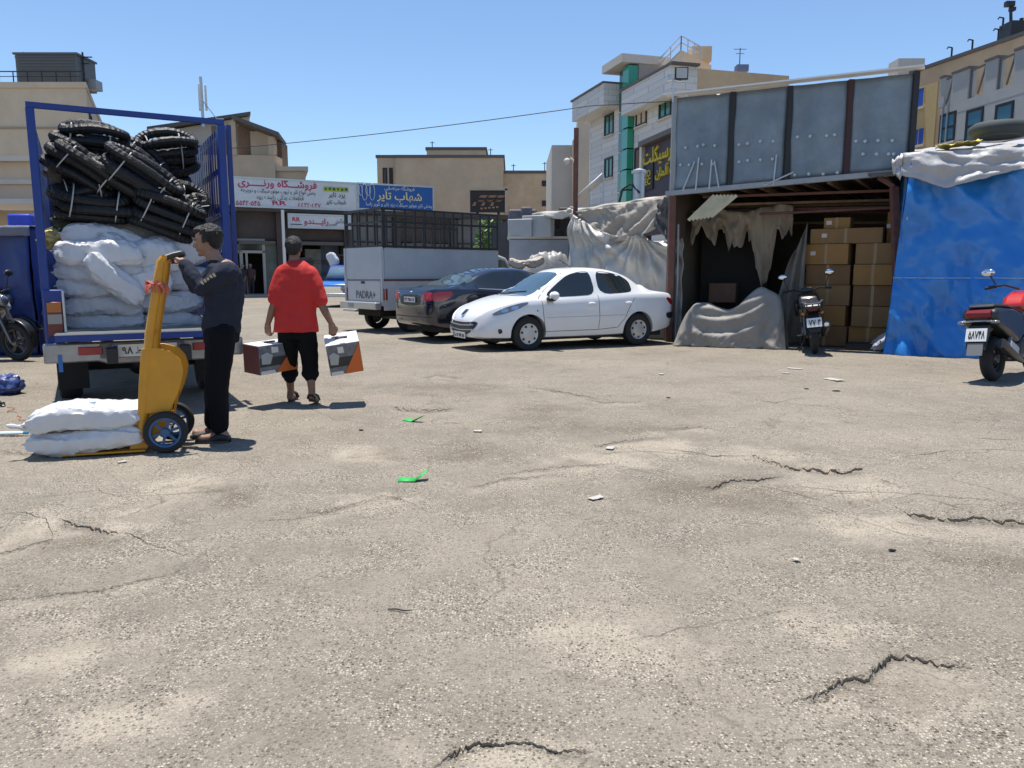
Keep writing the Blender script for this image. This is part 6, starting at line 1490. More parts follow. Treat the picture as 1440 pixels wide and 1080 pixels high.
# soft odds and ends: foam scraps, green bag
def lump(w_, d_, h_, seed, rough=.25):
    q = MB()
    def fn(u, v):
        t = math.pi*(.02+.96*v); a = 2*math.pi*u
        d = Vector((math.sin(t)*math.cos(a), math.sin(t)*math.sin(a), -math.cos(t))); k = 1+rough*fbm(2.2*d.x+seed, 2.2*d.y, 2.2*d.z)+.12*fbm(6*d.x+seed, 6*d.y, 6*d.z)
        return (d.x*w_*k, d.y*d_*k, d.z*h_*k)
    q.grid(fn, 30, 20); return q
def put_lump(name, label, cat_, px, py, dy, w_, d_, h_, m, seed, rough=.25):
    x, z = tloc(px, py, dy); o = lump(w_, d_, h_, seed, rough).build(name, m, angle=180, loc=tuple(tc_+tw.d*x-tw.n*dy+Vector((0,0,z))), rotz=tw.ang); return tag(o, label, cat_)
put_lump('foam_scraps', 'pale yellow foam scraps on the left of the load', 'foam', 76, 336, .55, .14,.15,.075, mat('yellow_foam',(.62,.50,.20),.8,var=.3,vs=20,bump=.8,bs=30), 3, .6)
put_lump('foam_scraps', 'pale cream foam scraps beside the yellow ones on the load', 'foam', 91, 334, .62, .11,.13,.07, mat('cream_foam',(.66,.60,.40),.8,var=.3,vs=20,bump=.8,bs=30), 6, .6)
put_lump('green_bag', 'crumpled dark green bag under the left tyre bundles', 'bag', 102, 322, .75, .20,.22,.13, mat('dark_green_cloth',(.05,.055,.035),.8,var=.3,vs=6), 9, .4)
put_lump('dark_gap_lump', 'black lump added to paint the shade in the gap low on the left of the bed', 'bag', 92, 440, .85, .18,.25,.16, mat('gap_shade_black',(.012,.012,.013),.8), 12, .3)  # black lump that paints in the shade of the gap between sacks
put_lump('cloth_rag', 'grey and dark rag lying at the right end of the deck', 'rag', 228, 459, .25, .22,.14,.03, mat('grey_rag',(.32,.32,.34),.8,var=.5,vs=8), 15, .5)

# ---- tyre bundles: three or four motorcycle tyres squeezed flat and tied with straps
M_TUBE = mat('bundle_rubber', (.011,.011,.012), .5, bump=.35, bs=55, spec=.4)
M_STRAP = mat('pale_strap', (.52,.52,.50), .6)
def bundle(label, px, py, wpx, dy, tilt, roll, n=4, sq=.42, seed=0, yaw=0, thick=.060, straps=2):
    x, z = tloc(px, py, dy); L = wpx*(7.8+dy)/FPX
    ca_ = abs(math.cos(R(tilt)))*L/2+.05; x = max(-(HW-.06)+ca_, min(HW-.06-ca_, x))
    o = thing('tyre_bundle', label, 'tyres', tuple(tc_+tw.d*x-tw.n*dy+Vector((0,0,z))), 0, 'tied bundles of motorcycle tyres on the truck')
    r_ = random.Random(seed); a_ = L/2-thick; b__ = max(.12, a_*sq*(.85 if seed % 2 else 1.15))
    roll = roll*(1.0 if seed % 2 else 1.35)
    o.rotation_euler = (R(roll), R(tilt), tw.ang+R(yaw))
    for k in range(n):
        h = (k-(n-1)/2)*thick*1.62; off = (r_.uniform(-.06,.06)*L, r_.uniform(-.03,.03)*L); s1 = r_.uniform(.88,1.03); ph = r_.uniform(0,6); bow = r_.uniform(.0,.07)
        pts = []
        for j in range(64):
            a = 2*math.pi*j/64
            X = a_*s1*math.copysign(abs(math.cos(a))**.7, math.cos(a)); Yy = b__*s1*math.copysign(abs(math.sin(a))**.8, math.sin(a))
            pts.append((X+off[0], Yy+off[1], h+.012*math.sin(2*a+ph)+bow*(1-(X/a_)**2)))
        t_ = thick*r_.uniform(.92,1.08)
        q = MB(); q.tube(pts, [t_*(1.0 if j % 2 else .90) for j in range(64)], 10, closed=True, sq=.9)
        q.build('tyre', M_TUBE, o, angle=14)
    for k in range(straps):
        xx = (-.62+1.2*k)*a_ if straps > 1 else .1*a_
        hh = n*thick*.76+.02
        pts = [(xx+.02*math.sin(t+k), math.cos(t)*(b__*.9+thick*1.15), math.sin(t)*hh+.02) for t in [2*math.pi*j/24 for j in range(24)]]
        q = MB(); q.tube(pts, .0065, 5, closed=True); q.build('strap', M_STRAP, o)
    return o
BN = 'black tyre bundle '
bundle(BN+'lying flat at the top left of the load', 128, 207, 92, .85, 3, 18, 4, .45, 1)
bundle(BN+'at the far left under the cage corner post', 84, 222, 74, .75, 34, 22, 3, .45, 2)
bundle(BN+'slanting down from upper left to centre', 117, 243, 104, .50, 33, 20, 3, .42, 3)
bundle(BN+'slanting behind the centre bundle near the top', 195, 232, 84, .95, 36, 20, 3, .45, 4)
bundle(BN+'big and slanting in the centre of the load', 196, 258, 112, .42, 33, 24, 4, .42, 5)
bundle(BN+'lying flat at the top right of the load', 252, 220, 84, 1.15, -9, 20, 4, .45, 6)
bundle(BN+'arched above the green bag on the left', 98, 268, 82, .55, -14, 30, 2, .55, 7)
bundle(BN+'lying flat on the left with strap at its right end', 120, 288, 104, .48, 5, 20, 3, .42, 8)
bundle(BN+'lowest on the right, just above the worker head', 234, 303, 100, .38, 20, 22, 4, .42, 9)
bundle(BN+'looped at the right behind the lowest bundle', 252, 283, 70, .8, 8, 34, 3, .55, 10, straps=1)
bundle(BN+'standing narrow against the right cage slats', 274, 290, 34, .62, 75, 30, 2, .6, 11, straps=1)
bundle(BN+'added as dark filler below the top right bundle', 255, 250, 92, 1.3, 4, 12, 5, .5, 12, straps=0)  # this and the next three: filler bundles added to darken the load behind
bundle(BN+'added as dark filler in the middle under the centre bundle', 175, 288, 120, .9, 6, 10, 5, .5, 13, straps=0)
bundle(BN+'added as dark filler behind the left slanting bundle', 100, 250, 120, 1.1, 4, 8, 5, .5, 14, straps=0)
bundle(BN+'added as dark filler at the back centre of the load', 190, 262, 130, 1.6, 0, 5, 6, .5, 15, straps=0)
x, z = tloc(78, 250, .75)
o = thing('single_tyre', 'single upright tyre with worn tread at the left edge of the load', 'tyre', tuple(tc_+tw.d*x-tw.n*.75+Vector((0,0,z))), tw.ang)
q = MB(); q.tube([(0, .19*math.cos(a), .19*math.sin(a)) for a in [2*math.pi*k/28 for k in range(28)]], .062, 10, closed=True); q.build('casing', mat('worn_tread',(.10,.085,.07),.85,bump=.8,bs=40), o)
for k in range(20):
    a = 2*math.pi*k/20; q = MB(); q.box((0,0,0),(.10,.022,.02), Matrix.Rotation(a,3,'X')); q.xf(Matrix.Translation((0,-.250*math.sin(a),.250*math.cos(a)))); q.build('tread_block', mat('worn_tread',(.1,.1,.1)), o)
# stick poking out over the right side
p0 = tc_+tw.d*tloc(290,318,.35)[0]-tw.n*.35; p0.z = tloc(290,318,.35)[1]; p1 = tc_+tw.d*tloc(331,293,.2)[0]-tw.n*.2; p1.z = tloc(331,293,.2)[1]
q = MB(); q.tube([p0,p1],.014); q.tube([lerp(p0,p1,.5),p1+Vector((0,0,-.01))],.022); tag(q.build('dark_rod', M_BLACKM), 'dark rod leaning out over the right cage side of the truck', 'rod')
# ------------------------------------------------------------------ people
M_SKIN = mat('skin', (.30,.165,.105), .55, var=.06, vs=14); M_SKIN2 = mat('tanned_skin', (.22,.115,.07), .55, var=.06, vs=14)
M_HAIR = mat('black_hair', (.010,.009,.008), .5, bump=.9, bs=90)
def capsule(q, pts, rad, n=12, sq=1.0):
    P_ = [Vector(p) for p in pts]
    q.tube(P_, list(rad), n, sq=sq)
    for p, r in zip(P_, rad): q.ball(p, r, 10, 7)
def hand(q, W_, d, n, curl=(35,40,30), side_=1, size=1.0, spread=.3):
    """palm, four unequal fingers that curl towards n, and a thumb leaving the side of the palm"""
    d = Vector(d).normalized(); n = Vector(n); n = (n-d*n.dot(d)).normalized(); s_ = d.cross(n)*side_; W_ = Vector(W_)
    k_ = []
    for i in range(4):
        kn = W_ + d*(.088 if i in (1,2) else .080)*size + s_*((i-1.5)*.0205*size); k_.append(kn)
        capsule(q, [W_+s_*((i-1.5)*.012*size), lerp(W_, kn, .6)+s_*((i-1.5)*.004), kn], [.017*size,.014*size,.0105*size], 8)
    lens = [(.040,.025,.019),(.045,.029,.021),(.042,.027,.020),(.033,.020,.017)]
    for i in range(4):
        p = k_[i]; a = 0; pts = [p]; dd = (d + s_*((i-1.5)*.05*spread)).normalized()
        for j in range(3):
            a += R(curl[j]*(1+.06*i)); v = dd*math.cos(a)+n*math.sin(a); p = p+v*lens[i][j]*size; pts.append(p)
        capsule(q, pts, [.0098*size,.0092*size,.0085*size,.0075*size], 8)
    t0 = W_+d*.022*size-s_*.022*size; t1 = t0+(d*.45-s_*.62+n*.5).normalized()*.042*size; t2 = t1+(d*.8-s_*.05+n*.75).normalized()*.034*size; t3 = t2+(d*.75+s_*.25+n*.75).normalized()*.024*size
    capsule(q, [t0,t1,t2,t3], [.016*size,.0125*size,.011*size,.0085*size], 8)
def foot(q, ank, heel, toe, w_=.042):
    capsule(q, [ank, lerp(Vector(ank), Vector(heel), .75), heel], [.038,.036,.034]); capsule(q, [heel, lerp(Vector(heel),Vector(toe),.5), toe], [.034,w_,.034], sq=.8)
def head(q, c, f, h=.235):
    """head centred at c, looking along f"""
    f = Vector(f).normalized(); c = Vector(c); u = Vector((0,0,1)); u = (u-f*u.dot(f)).normalized(); s_ = f.cross(u)
    def P_(a, b, e): return c + f*a*h + s_*b*h + u*e*h
    st = len(q.v)
    def ell(a, b, e, ra, rb, re):
        m = MB(); m.ball((0,0,0), (ra*h, rb*h, re*h), 14, 10); M_ = Matrix((f, s_, u)).transposed()
        q.add([P_(a,b,e)+M_@Vector(v) for v in m.v], m.f)
    ell(-.06,0,.14,.41,.335,.36); ell(.06,0,-.10,.30,.275,.36); ell(.16,0,-.36,.15,.16,.12); ell(.19,0,-.04,.19,.23,.26)
    ell(.33,0,.10,.09,.20,.045)                                  # brow
    q.tube([P_(.36,0,.07), P_(.43,0,-.05), P_(.455,0,-.115)], [.028*h*1.2,.045*h,.055*h], 8); q.ball(P_(.43,0,-.12), .055*h); 
    for e in (-1,1):
        q.ball(P_(.385,.045*e,-.135), .035*h); ell(-.03,.335*e,-.02,.075,.03,.12); ell(.30,.14*e,-.06,.07,.09,.06)
    ell(.36,0,-.225,.055,.11,.028); ell(.35,0,-.27,.055,.095,.028); ell(.31,0,-.40,.08,.10,.07)
    return P_
def wrinkle(o, amp, sx, sy, sz, seed=0):
    me = o.data; me.calc_loop_triangles() if False else None
    n = len(me.vertices); no = [v.normal.copy() for v in me.vertices]
    for v, nn in zip(me.vertices, no):
        c = v.co; k = noise.fractal(Vector((c.x*sx+seed, c.y*sy, c.z*sz)), 1, 2, 3); k2 = abs(noise.noise(Vector((c.x*sx*1.7, c.y*sy*1.7+seed, c.z*sz*1.3))))
        v.co = c + nn*amp*(k*.7+.6*(.35-k2))
    me.update()
def ring(c, rx, ry, n=20, tilt=None):
    return [Vector((c[0]+rx*math.cos(2*math.pi*k/n), c[1]+ry*math.sin(2*math.pi*k/n), c[2])) for k in range(n)]
def cloth(q, name, m, par, vox=.011, sm=4, amp=.010, s=(9,9,5), seed=0):
    o = q.build(name, m, par); remesh(o, vox, sm); wrinkle(o, amp, *s, seed); return o
def face_bits(P_, h, par, c_eye=True):
    for e in (-1,1):
        q = MB(); q.ball(P_(.335,.145*e,.0), .034*h, 8, 6); ey = q.build('eye', mat('eye_white',(.5,.48,.45),.3), par)
        q = MB(); q.ball(P_(.362,.145*e,.0), .018*h, 8, 6); q.build('iris', mat('iris_dark',(.01,.007,.005),.2), ey)
        q = MB(); q.tube([P_(.385,.07*e,.085), P_(.385,.15*e,.105), P_(.335,.24*e,.08)], .017*h, 6); q.build('eyebrow', M_HAIR, par)
    q = MB(); q.tube([P_(.385,-.09,-.248), P_(.415,0,-.245), P_(.385,.09,-.248)], .011*h, 6); q.build('mouth', mat('lip',(.16,.06,.05),.5), par)

# ---- man in the red T-shirt, walking away with a carton in each hand
rp = gnd(424, 569); RY = rp.y
def rj(px, py, dy=0.0):
    p = at(px, py, RY+dy); return Vector((p.x-rp.x, p.y-rp.y, p.z))
man = thing('person', 'person in red T-shirt and rolled black trousers walking away with two cartons', 'person', (rp.x, rp.y, 0))
q = MB()
Hc = rj(413.5, 350, .03); Pf = head(q, Hc, (.02,1,-.05), .225)
sL, sR = rj(394, 384), rj(440, 384); eL, eR = rj(386, 426, -.03), rj(452, 428, -.04); wL, wR = rj(376.5, 456, -.04), rj(466.5, 456, -.05)
hL, hR = rj(404.5, 462), rj(429, 462); kL, kR = rj(406.5, 508, .09), rj(436, 508, .02); aL, aR = rj(409, 549, .22), rj(438.5, 549, -.06)
capsule(q, [rj(413.5,362,.01), rj(414,376,.0)], [.054,.062])
capsule(q, [rj(414,392), rj(415,425), rj(416,460)], [.12,.125,.13])
for s_, e_, w_ in ((sL,eL,wL),(sR,eR,wR)):
    capsule(q, [s_, lerp(s_,e_,.5), e_, lerp(e_,w_,.35), w_], [.055,.048,.040,.041,.027])
hand(q, wL+Vector((0,0,-.005)), (-.04,.05,-1), (.35,.9,0), (48,55,45), 1); hand(q, wR+Vector((0,0,-.005)), (.10,.05,-1), (-.35,.9,0), (48,55,45), -1)
for h_, k_, a_ in ((hL,kL,aL),(hR,kR,aR)):
    capsule(q, [h_, k_, lerp(k_,a_,.35)+Vector((0,-.015,0)), a_], [.07,.050,.050,.036])
foot(q, aL, (aL.x, aL.y-.04, .045), (aL.x-.02, aL.y+.17, .035)); foot(q, aR, (aR.x+.005, aR.y-.03, .095), (aR.x+.005, aR.y+.15, .035))
ob = q.build('body', M_SKIN2, man); remesh(ob, .0062, 3)
q = MB()    # hair
m = MB(); m.ball((0,0,0),(.086,.098,.088),18,12)
q.add([Vector(v)+Hc+Vector((0,-.014,.042)) for v in m.v], m.f); q.ball(Hc+Vector((0,-.045,-.005)), (.070,.058,.062), 14, 10)
o = q.build('hair', M_HAIR, man); remesh(o, .006, 3); wrinkle(o, .006, 40, 40, 40)
q = MB()    # T-shirt
cx = lambda px: rj(px, 400).x
rg = []
for (y_, px, wpx, ry) in ((366,414,17,.060),(369,414.5,26,.075),(373,415,40,.095),(378.5,415.5,53,.11),(386,416,60,.122),(402,416,60,.135),(425,416,58,.136),(446,416,59,.14),(466,416.5,62,.142)):
    c = rj(px, y_); rg.append(ring((c.x, c.y, c.z), wpx/2*RY/FPX, ry, 28))
q.loft(rg)
for s_, e_, sg in ((sL,eL,-1),(sR,eR,1)):
    d = (e_-s_); capsule(q, [s_+Vector((-.02*sg,0,.0)), lerp(s_,e_,.45), lerp(s_,e_,.86)], [.074,.074,.077], 16)
o = cloth(q, 'shirt', mat('red_cotton',(.50,.022,.018),.8,var=.06,vs=8), man, .010, 5, .013, (7,7,4), 2); wrinkle(o, .010, 4, 4, 6, 9)
q = MB()
for h_, k_, a_ in ((hL,kL,aL),(hR,kR,aR)):
    e = lerp(k_,a_,.42); capsule(q, [h_+Vector((0,0,.0)), lerp(h_,k_,.5), k_, e, lerp(k_,a_,.52)], [.105,.100,.086,.078,.070], 14)
    q.lathe([(.074,-.035),(.086,-.02),(.088,.01),(.078,.03)], e, 'z', 16)
q.loft([ring(rj(417,y_), wpx/2*RY/FPX, .115, 20) for y_, wpx in ((476,52),(464,55),(452,50))])
cloth(q, 'trousers', mat('black_cotton',(.007,.007,.008),.9,spec=.15), man, .010, 4, .011, (8,8,7), 5)
for a_, lift in ((aL,0),(aR,.05)):
    q = MB(); y0 = a_.y
    h0 = Vector((a_.x, y0-.06, .012+lift)); t0 = Vector((a_.x-.01, y0+.20, .012))
    pts = []
    for k in range(18):
        a = 2*math.pi*k/18; r = (.048 if math.cos(a) > 0 else .038)
        pts.append(lerp(h0, t0, .5+.52*math.cos(a))+Vector((r*math.sin(a),0,0)))
    q.loft([[p+Vector((0,0,-.008)) for p in pts],[p+Vector((0,0,.016)) for p in pts]])
    c = lerp(h0,t0,.68); q.tube([c+Vector((-.048,0,.01)), c+Vector((-.036,-.01,.055)), c+Vector((0,-.015,.075)), c+Vector((.036,-.01,.055)), c+Vector((.048,0,.01))], .018, 8)
    if lift: q.tube([h0+Vector((-.036,.03,.02)), h0+Vector((-.02,-.002,.055)), h0+Vector((.02,-.002,.055)), h0+Vector((.036,.03,.02))], .012, 8)
    q.build('sandal', mat('dark_sandal',(.02,.018,.016),.7), man)

# cartons carried by that man
M_BOXGREY = mat('carton_print_grey',(.16,.17,.19),.5,var=.5,vs=18); M_BOXWHITE = mat('carton_white',(.62,.61,.60),.6,var=.05,vs=5); M_BOXORANGE = mat('carton_orange',(.55,.12,.02),.5); M_BOXBLACK = mat('carton_black',(.03,.028,.03),.5,var=.3,vs=10); M_BOXRED = mat('carton_maroon',(.13,.035,.03),.6,var=.2,vs=6)
def carry_carton(label, c, size, rz, rx, ry, end, topm):
    o = thing('carried_carton', label, 'carton', c, rz, 'cartons carried by the person in red'); o.rotation_euler = (rx, ry, rz)
    w_, d_, h_ = size
    q = MB(); q.box((0,0,-h_/2),(w_,d_,h_)); q.build('carton_body', M_BOXGREY, o, bevel=.006)
    q = MB(); q.box((0,0,.002),(w_*.99,d_*.99,.004)); tp_ = q.build('carton_top', topm, o)
    q = MB(); q.box((0,0,.0065),(.055,d_*.98,.004)); q.build('clear_tape', mat('tape_clear',(.55,.55,.57),.15), tp_)
    yf = -d_/2-.003
    def quad(name, P_, m, off=0): 
        q = MB(); q.prism([(a*w_/2, -h_/2+b*h_/2) for a,b in P_], yf-.002-off, yf+.002, 'y'); q.build(name, m, o)
    quad('print_band', [(-.98,-.45),(.98,-.45),(.98,.15),(-.98,.15)], M_BOXBLACK)
    quad('orange_print', [(-.15,-.97),(.98,-.97),(.98,.95)], M_BOXORANGE, .002)
    quad('white_print', [(-.95,-.98),(-.15,-.98),(-.25,-.74),(-.95,-.74)], M_BOXWHITE, .002)
    quad('white_print', [(-.35,.45),(.0,.45),(.0,.85),(-.35,.85)], M_BOXWHITE, .002)
    quad('grey_print', [(-.9,-.25),(-.45,-.30),(-.30,.3),(-.6,.55),(-.9,.4)], mat('print_steel',(.35,.37,.38),.4), .004)
    q = MB(); q.prism([(d_/2*a, -h_/2+h_/2*b) for a,b in ((-.98,-.98),(.98,-.98),(.98,.98),(-.98,.98))], -w_/2-.004, -w_/2, 'x'); q.build('end_print', end, o)
    q = MB(); q.bar((-.06,0,.012),(.06,0,.012),.03,.012); q.build('strap_handle', M_BLKPL, o)
    return o
cl = at(379, 482, RY-.02); carry_carton('maroon and grey carton with orange corner in the left hand of the person in red', (cl.x, cl.y, cl.z), (.44,.27,.29), R(52), R(3), R(-3), M_BOXRED, M_BOXWHITE)
cr_ = at(480, 476, RY-.03); carry_carton('white topped carton with orange corner in the right hand of the person in red', (cr_.x, cr_.y, cr_.z-.0), (.33,.30,.33), R(14), R(17), R(-8), M_BOXWHITE, M_BOXWHITE)

# ---- worker in navy sweatshirt at the hand truck, facing left
wp = gnd(302, 618); WY = wp.y
def wj(px, py, dy=0.0):
    p = at(px, py, WY+dy); return Vector((p.x-wp.x, p.y-wp.y, p.z))
wk = thing('person', 'person in navy sweatshirt and black trousers gripping the yellow hand truck', 'person', (wp.x, wp.y, 0))
q = MB()
Hc = wj(291, 339); Pw = head(q, Hc, (-1,-.10,-.16), .235)
sN, sF = wj(321, 382, -.16), wj(313, 382, .16); eN, eF = wj(284, 405, -.20), wj(276, 402, .14); wN, wF = wj(256, 367, -.10), wj(256, 370, .08)
hN, hF = wj(311, 468, -.09), wj(309, 468, .09); kN, kF = wj(305, 545, -.10), wj(304, 542, .08); aN, aF = wj(309, 603, -.09), wj(301, 597, .10)
capsule(q, [wj(297,355), wj(306,372)], [.056,.064])
capsule(q, [wj(315,385), wj(314,425), wj(312,462)], [.12,.115,.12])
for s_, e_, w_ in ((sN,eN,wN),(sF,eF,wF)): capsule(q, [s_, lerp(s_,e_,.5), e_, lerp(e_,w_,.35), w_], [.056,.048,.040,.041,.028])
gx = wj(247, 362)
hand(q, wN, wj(246,361,-.08)-wN, (-.5,.2,-.9), (50,62,45), 1); hand(q, wF, wj(246,363,.06)-wF, (-.5,-.2,-.9), (50,62,45), -1)
for h_, k_, a_ in ((hN,kN,aN),(hF,kF,aF)): capsule(q, [h_, k_, lerp(k_,a_,.35)+Vector((.02,0,0)), a_], [.065,.046,.046,.036])
foot(q, aN, (aN.x+.045, aN.y, .045), (aN.x-.14, aN.y-.02, .035)); foot(q, aF, (aF.x+.04, aF.y, .045), (aF.x-.15, aF.y-.01, .035))
ob = q.build('body', M_SKIN, wk); remesh(ob, .0058, 3)
face_bits(Pw, .235, wk)
q = MB(); f = Vector((-1,-.10,-.16)).normalized()
m = MB(); m.ball((0,0,0),(.100,.088,.078),18,12); q.add([Vector(v)+Hc-f*.028+Vector((0,0,.055)) for v in m.v], m.f); q.ball(Hc-f*.06+Vector((0,0,.0)), (.055,.072,.075), 14, 10); q.ball(Hc+f*.045+Vector((0,0,.088)), (.052,.066,.034), 12, 8)
q.ball(Hc+Vector((.012,-.073,.015)), (.030,.016,.042), 8, 6); q.ball(Hc+Vector((.012,.073,.015)), (.030,.016,.042), 8, 6)
o = q.build('hair', M_HAIR, wk); remesh(o, .0055, 2); wrinkle(o, .009, 38, 38, 38)
q = MB(); rg = []
for (y_, px, rx, ry) in ((366.5,303.5,.060,.066),(370,307,.082,.10),(374,312,.108,.165),(384,315,.128,.19),(402,316,.137,.185),(425,315,.138,.178),(445,313,.140,.176),(462,312,.138,.172),(469,312,.130,.165)):
    c = wj(px, y_); rg.append(ring(c, rx, ry, 28))
q.loft(rg)
for s_, e_, w_ in ((sN,eN,wN),(sF,eF,wF)): capsule(q, [s_, lerp(s_,e_,.5), e_, lerp(e_,w_,.4), lerp(e_,w_,.86)], [.082,.072,.062,.057,.046], 14)
q.lathe([(.060,-.010),(.066,.0),(.060,.010)], wj(303,366), 'z', 18)
M_NAVY = mat('navy_fleece',(.022,.026,.042),.9,var=.12,vs=10,spec=.2)
o = cloth(q, 'sweatshirt', M_NAVY, wk, .010, 4, .018, (8,8,9), 4)
# pale sleeve print, set on the near sleeve
skv = Skin(o.data)
for t in (.05,.17,.29,.41,.53):
    c = lerp(eN, sN, t+.08) + Vector((0,-.3,.022)); h, n_ = skv.pt(c, Vector((0,1,0)))
    if h is not None:
        q = MB(); q.box(h+n_*.002, (.016,.005,.030 if t != .29 else .020), Matrix.Rotation(R(-38),3,'Y')); q.build('sleeve_print', mat('faded_print',(.45,.36,.20),.8), wk)
q = MB()
for h_, k_, a_ in ((hN,kN,aN),(hF,kF,aF)): capsule(q, [h_, lerp(h_,k_,.5), k_, lerp(k_,a_,.5), lerp(k_,a_,.93)], [.110,.102,.090,.082,.072], 14)
q.loft([ring(wj(312,y_), rx, .17, 20) for y_, rx in ((482,.125),(470,.135),(458,.125))])
cloth(q, 'trousers', mat('black_trousers',(.006,.0065,.009),.9,spec=.15), wk, .010, 4, .012, (8,8,5), 7)
def shoe(a_, col, tip):
    q = MB(); h0 = Vector((a_.x+.075, a_.y, .03)); t0 = Vector((a_.x-.19, a_.y-.015, .03)); rg = []
    for k in range(9):
        t = k/8; c = lerp(h0, t0, t); wd = .036+.016*math.sin(math.pi*min(1,t*1.05))-(.016 if t > .9 else 0); hh = [.055,.085,.085,.075,.065,.058,.05,.042,.022][k]
        rg.append([Vector((c.x, c.y+wd*math.cos(a), .0+max(0,hh*(.5+.5*math.sin(a))))) for a in [2*math.pi*j/14 for j in range(14)]])
    q.loft(rg); o = q.build('shoe', mat('shoe_'+tip, col, .6), wk); 
    q = MB(); q.prism([(lerp(h0,t0,t).x, a_.y+sg*(.038+.017*math.sin(math.pi*t))) for sg, ts in ((1,[0,.25,.5,.75,.95,1.0]),(-1,[1.0,.95,.75,.5,.25,0])) for t in ts], -.004, .016, 'z'); q.build('sole', mat('sole_'+tip,(.05,.05,.05),.7), o)
shoe(aN, (.016,.016,.018), 'black'); shoe(aF, (.10,.10,.10), 'grey')

# ---- two small figures in the shop doorway
def bystander(px, py_foot, Y, hgt, shirt, pants, label, yaw):
    p = gnd(px, py_foot); p = Vector((xat(px, Y, py_foot), Y, .18))
    o = thing('person', label, 'person', p, yaw); s_ = hgt/1.72
    q = MB(); head(q, Vector((0,0,1.60))*s_, (0,-1,-.1), .23*s_); capsule(q, [Vector((0,0,1.5))*s_, Vector((0,0,1.4))*s_], [.05,.06])
    for e in (-1,1): capsule(q, [Vector((.19*e,0,1.38))*s_, Vector((.22*e,.02,1.12))*s_, Vector((.21*e,-.06,.88))*s_], [.05,.04,.03]); hand(q, Vector((.21*e,-.06,.87))*s_, (0,-.1,-1), (-e,-.2,0), (20,25,20), e); foot(q, Vector((.09*e,0,.09)), (.09*e,.03,.045), (.10*e,-.15,.035))
    capsule(q, [Vector((0,0,1.3))*s_, Vector((0,0,1.0))*s_], [.12,.12]); remesh(q.build('body', M_SKIN2, o), .011, 2)
    q = MB(); q.ball(Vector((0,.02,1.66))*s_, (.085,.098,.075)); q.build('hair', mat('grey_hair',(.20,.19,.18),.6), o)
    q = MB(); q.loft([ring((0,0,z*s_), rx, ry) for z, rx, ry in ((1.47,.07,.07),(1.42,.17,.10),(1.3,.21,.13),(1.1,.19,.14),(.92,.19,.14))])
    for e in (-1,1): capsule(q, [Vector((.19*e,0,1.38))*s_, Vector((.22*e,.02,1.12))*s_], [.07,.065])
    cloth(q, 'shirt', shirt, o, .016, 3, .008)
    q = MB()
    for e in (-1,1): capsule(q, [Vector((.09*e,0,.92))*s_, Vector((.10*e,0,.5))*s_, Vector((.10*e,0,.08))*s_], [.11,.08,.065])
    cloth(q, 'trousers', pants, o, .016, 3, .008)
bystander(354, 414, 43.6, 1.70, mat('plum_shirt',(.05,.025,.03),.8), mat('dark_slacks',(.015,.016,.022),.8), 'small grey-haired person standing in the shop doorway', .3)
bystander(343, 414, 43.4, 1.66, mat('black_shirt',(.02,.02,.02),.8), mat('purple_slacks',(.06,.05,.09),.8), 'small person in black at the left of the shop door', -.5)

# ------------------------------------------------------------------ yellow hand truck with two sacks
hp = gnd(220, 628); HY = hp.y
ht = thing('hand_truck', 'yellow two-wheeled hand truck with blue-rimmed wheels and two sacks', 'hand truck', (hp.x, hp.y, 0), R(17))
M_HT = mat('yellow_enamel',(.60,.27,.012),.4,var=.12,vs=5,dirt=(.42,.20,.02),ds=4,da=.5)
def hj(px, py):
    p = at(px+6, py-3, HY); return Vector((p.x-hp.x, 0, max(p.z, .02)))
def hp_(mb, n, m, par=ht, **k): return mb.build(n, m, par, **k)
for y_, nm in ((-.17,'near'),(.17,'far')):
    t0, t1, t2, b0 = hj(222,372), hj(219,395), hj(209,470), hj(199,618)
    q = MB(); off = Vector((0,y_,0)); q.tube([b0+off, t2+off, t1+off, t0+off, hj(226,366)+off], [.034,.034,.033,.030,.026], 10); hp_(q, 'column', M_HT)
    poly = [hj(*a) for a in ((199,490),(218,489),(238,495),(248,506),(252,520),(251,532),(247,548),(240,566),(234,577),(195,579),(196,540))]
    q = MB(); q.prism([(v.x, v.z) for v in poly], y_*1.12-.006, y_*1.12+.006, 'y'); hp_(q, 'side_plate', M_HT, bevel=.004)
q = MB(); a, b_ = hj(226,366), hj(226,366); q.tube([a+Vector((0,-.17,0)), a+Vector((.0,.17,0))], .022, 10); hp_(q, 'handle_bar', M_HT)
for y_ in (-.15,.15): q = MB(); q.tube([hj(224,367)+Vector((0,y_,0)), hj(236,362)+Vector((0,y_*.8,0)), hj(247,359)+Vector((0,y_*.7,0))], [.022,.023,.021], 10); hp_(q, 'grip', M_BLKPL)
for zz in (470,540,590): c = hj(205,zz); q = MB(); q.tube([c+Vector((0,-.17,0)), c+Vector((0,.17,0))], .018, 8); hp_(q, 'cross_bar', M_HT)
q = MB(); l0, l1 = hj(104,631), hj(205,626); q.prism([(l0.x, -.2),(l1.x,-.2),(l1.x,.2),(l0.x,.2)], .008, .022, 'z'); hp_(q, 'toe_plate', M_HT, bevel=.003)
q = MB(); q.prism([(hj(195,575).x, hj(195,575).z),(hj(240,577).x, hj(240,577).z),(hj(226,606).x, hj(226,606).z),(hj(205,628).x,.025),(hj(185,629).x,.025)], -.16, -.15, 'y'); hp_(q, 'foot_plate', M_HT)
M_BRIM = mat('blue_rim',(.02,.09,.22),.4)
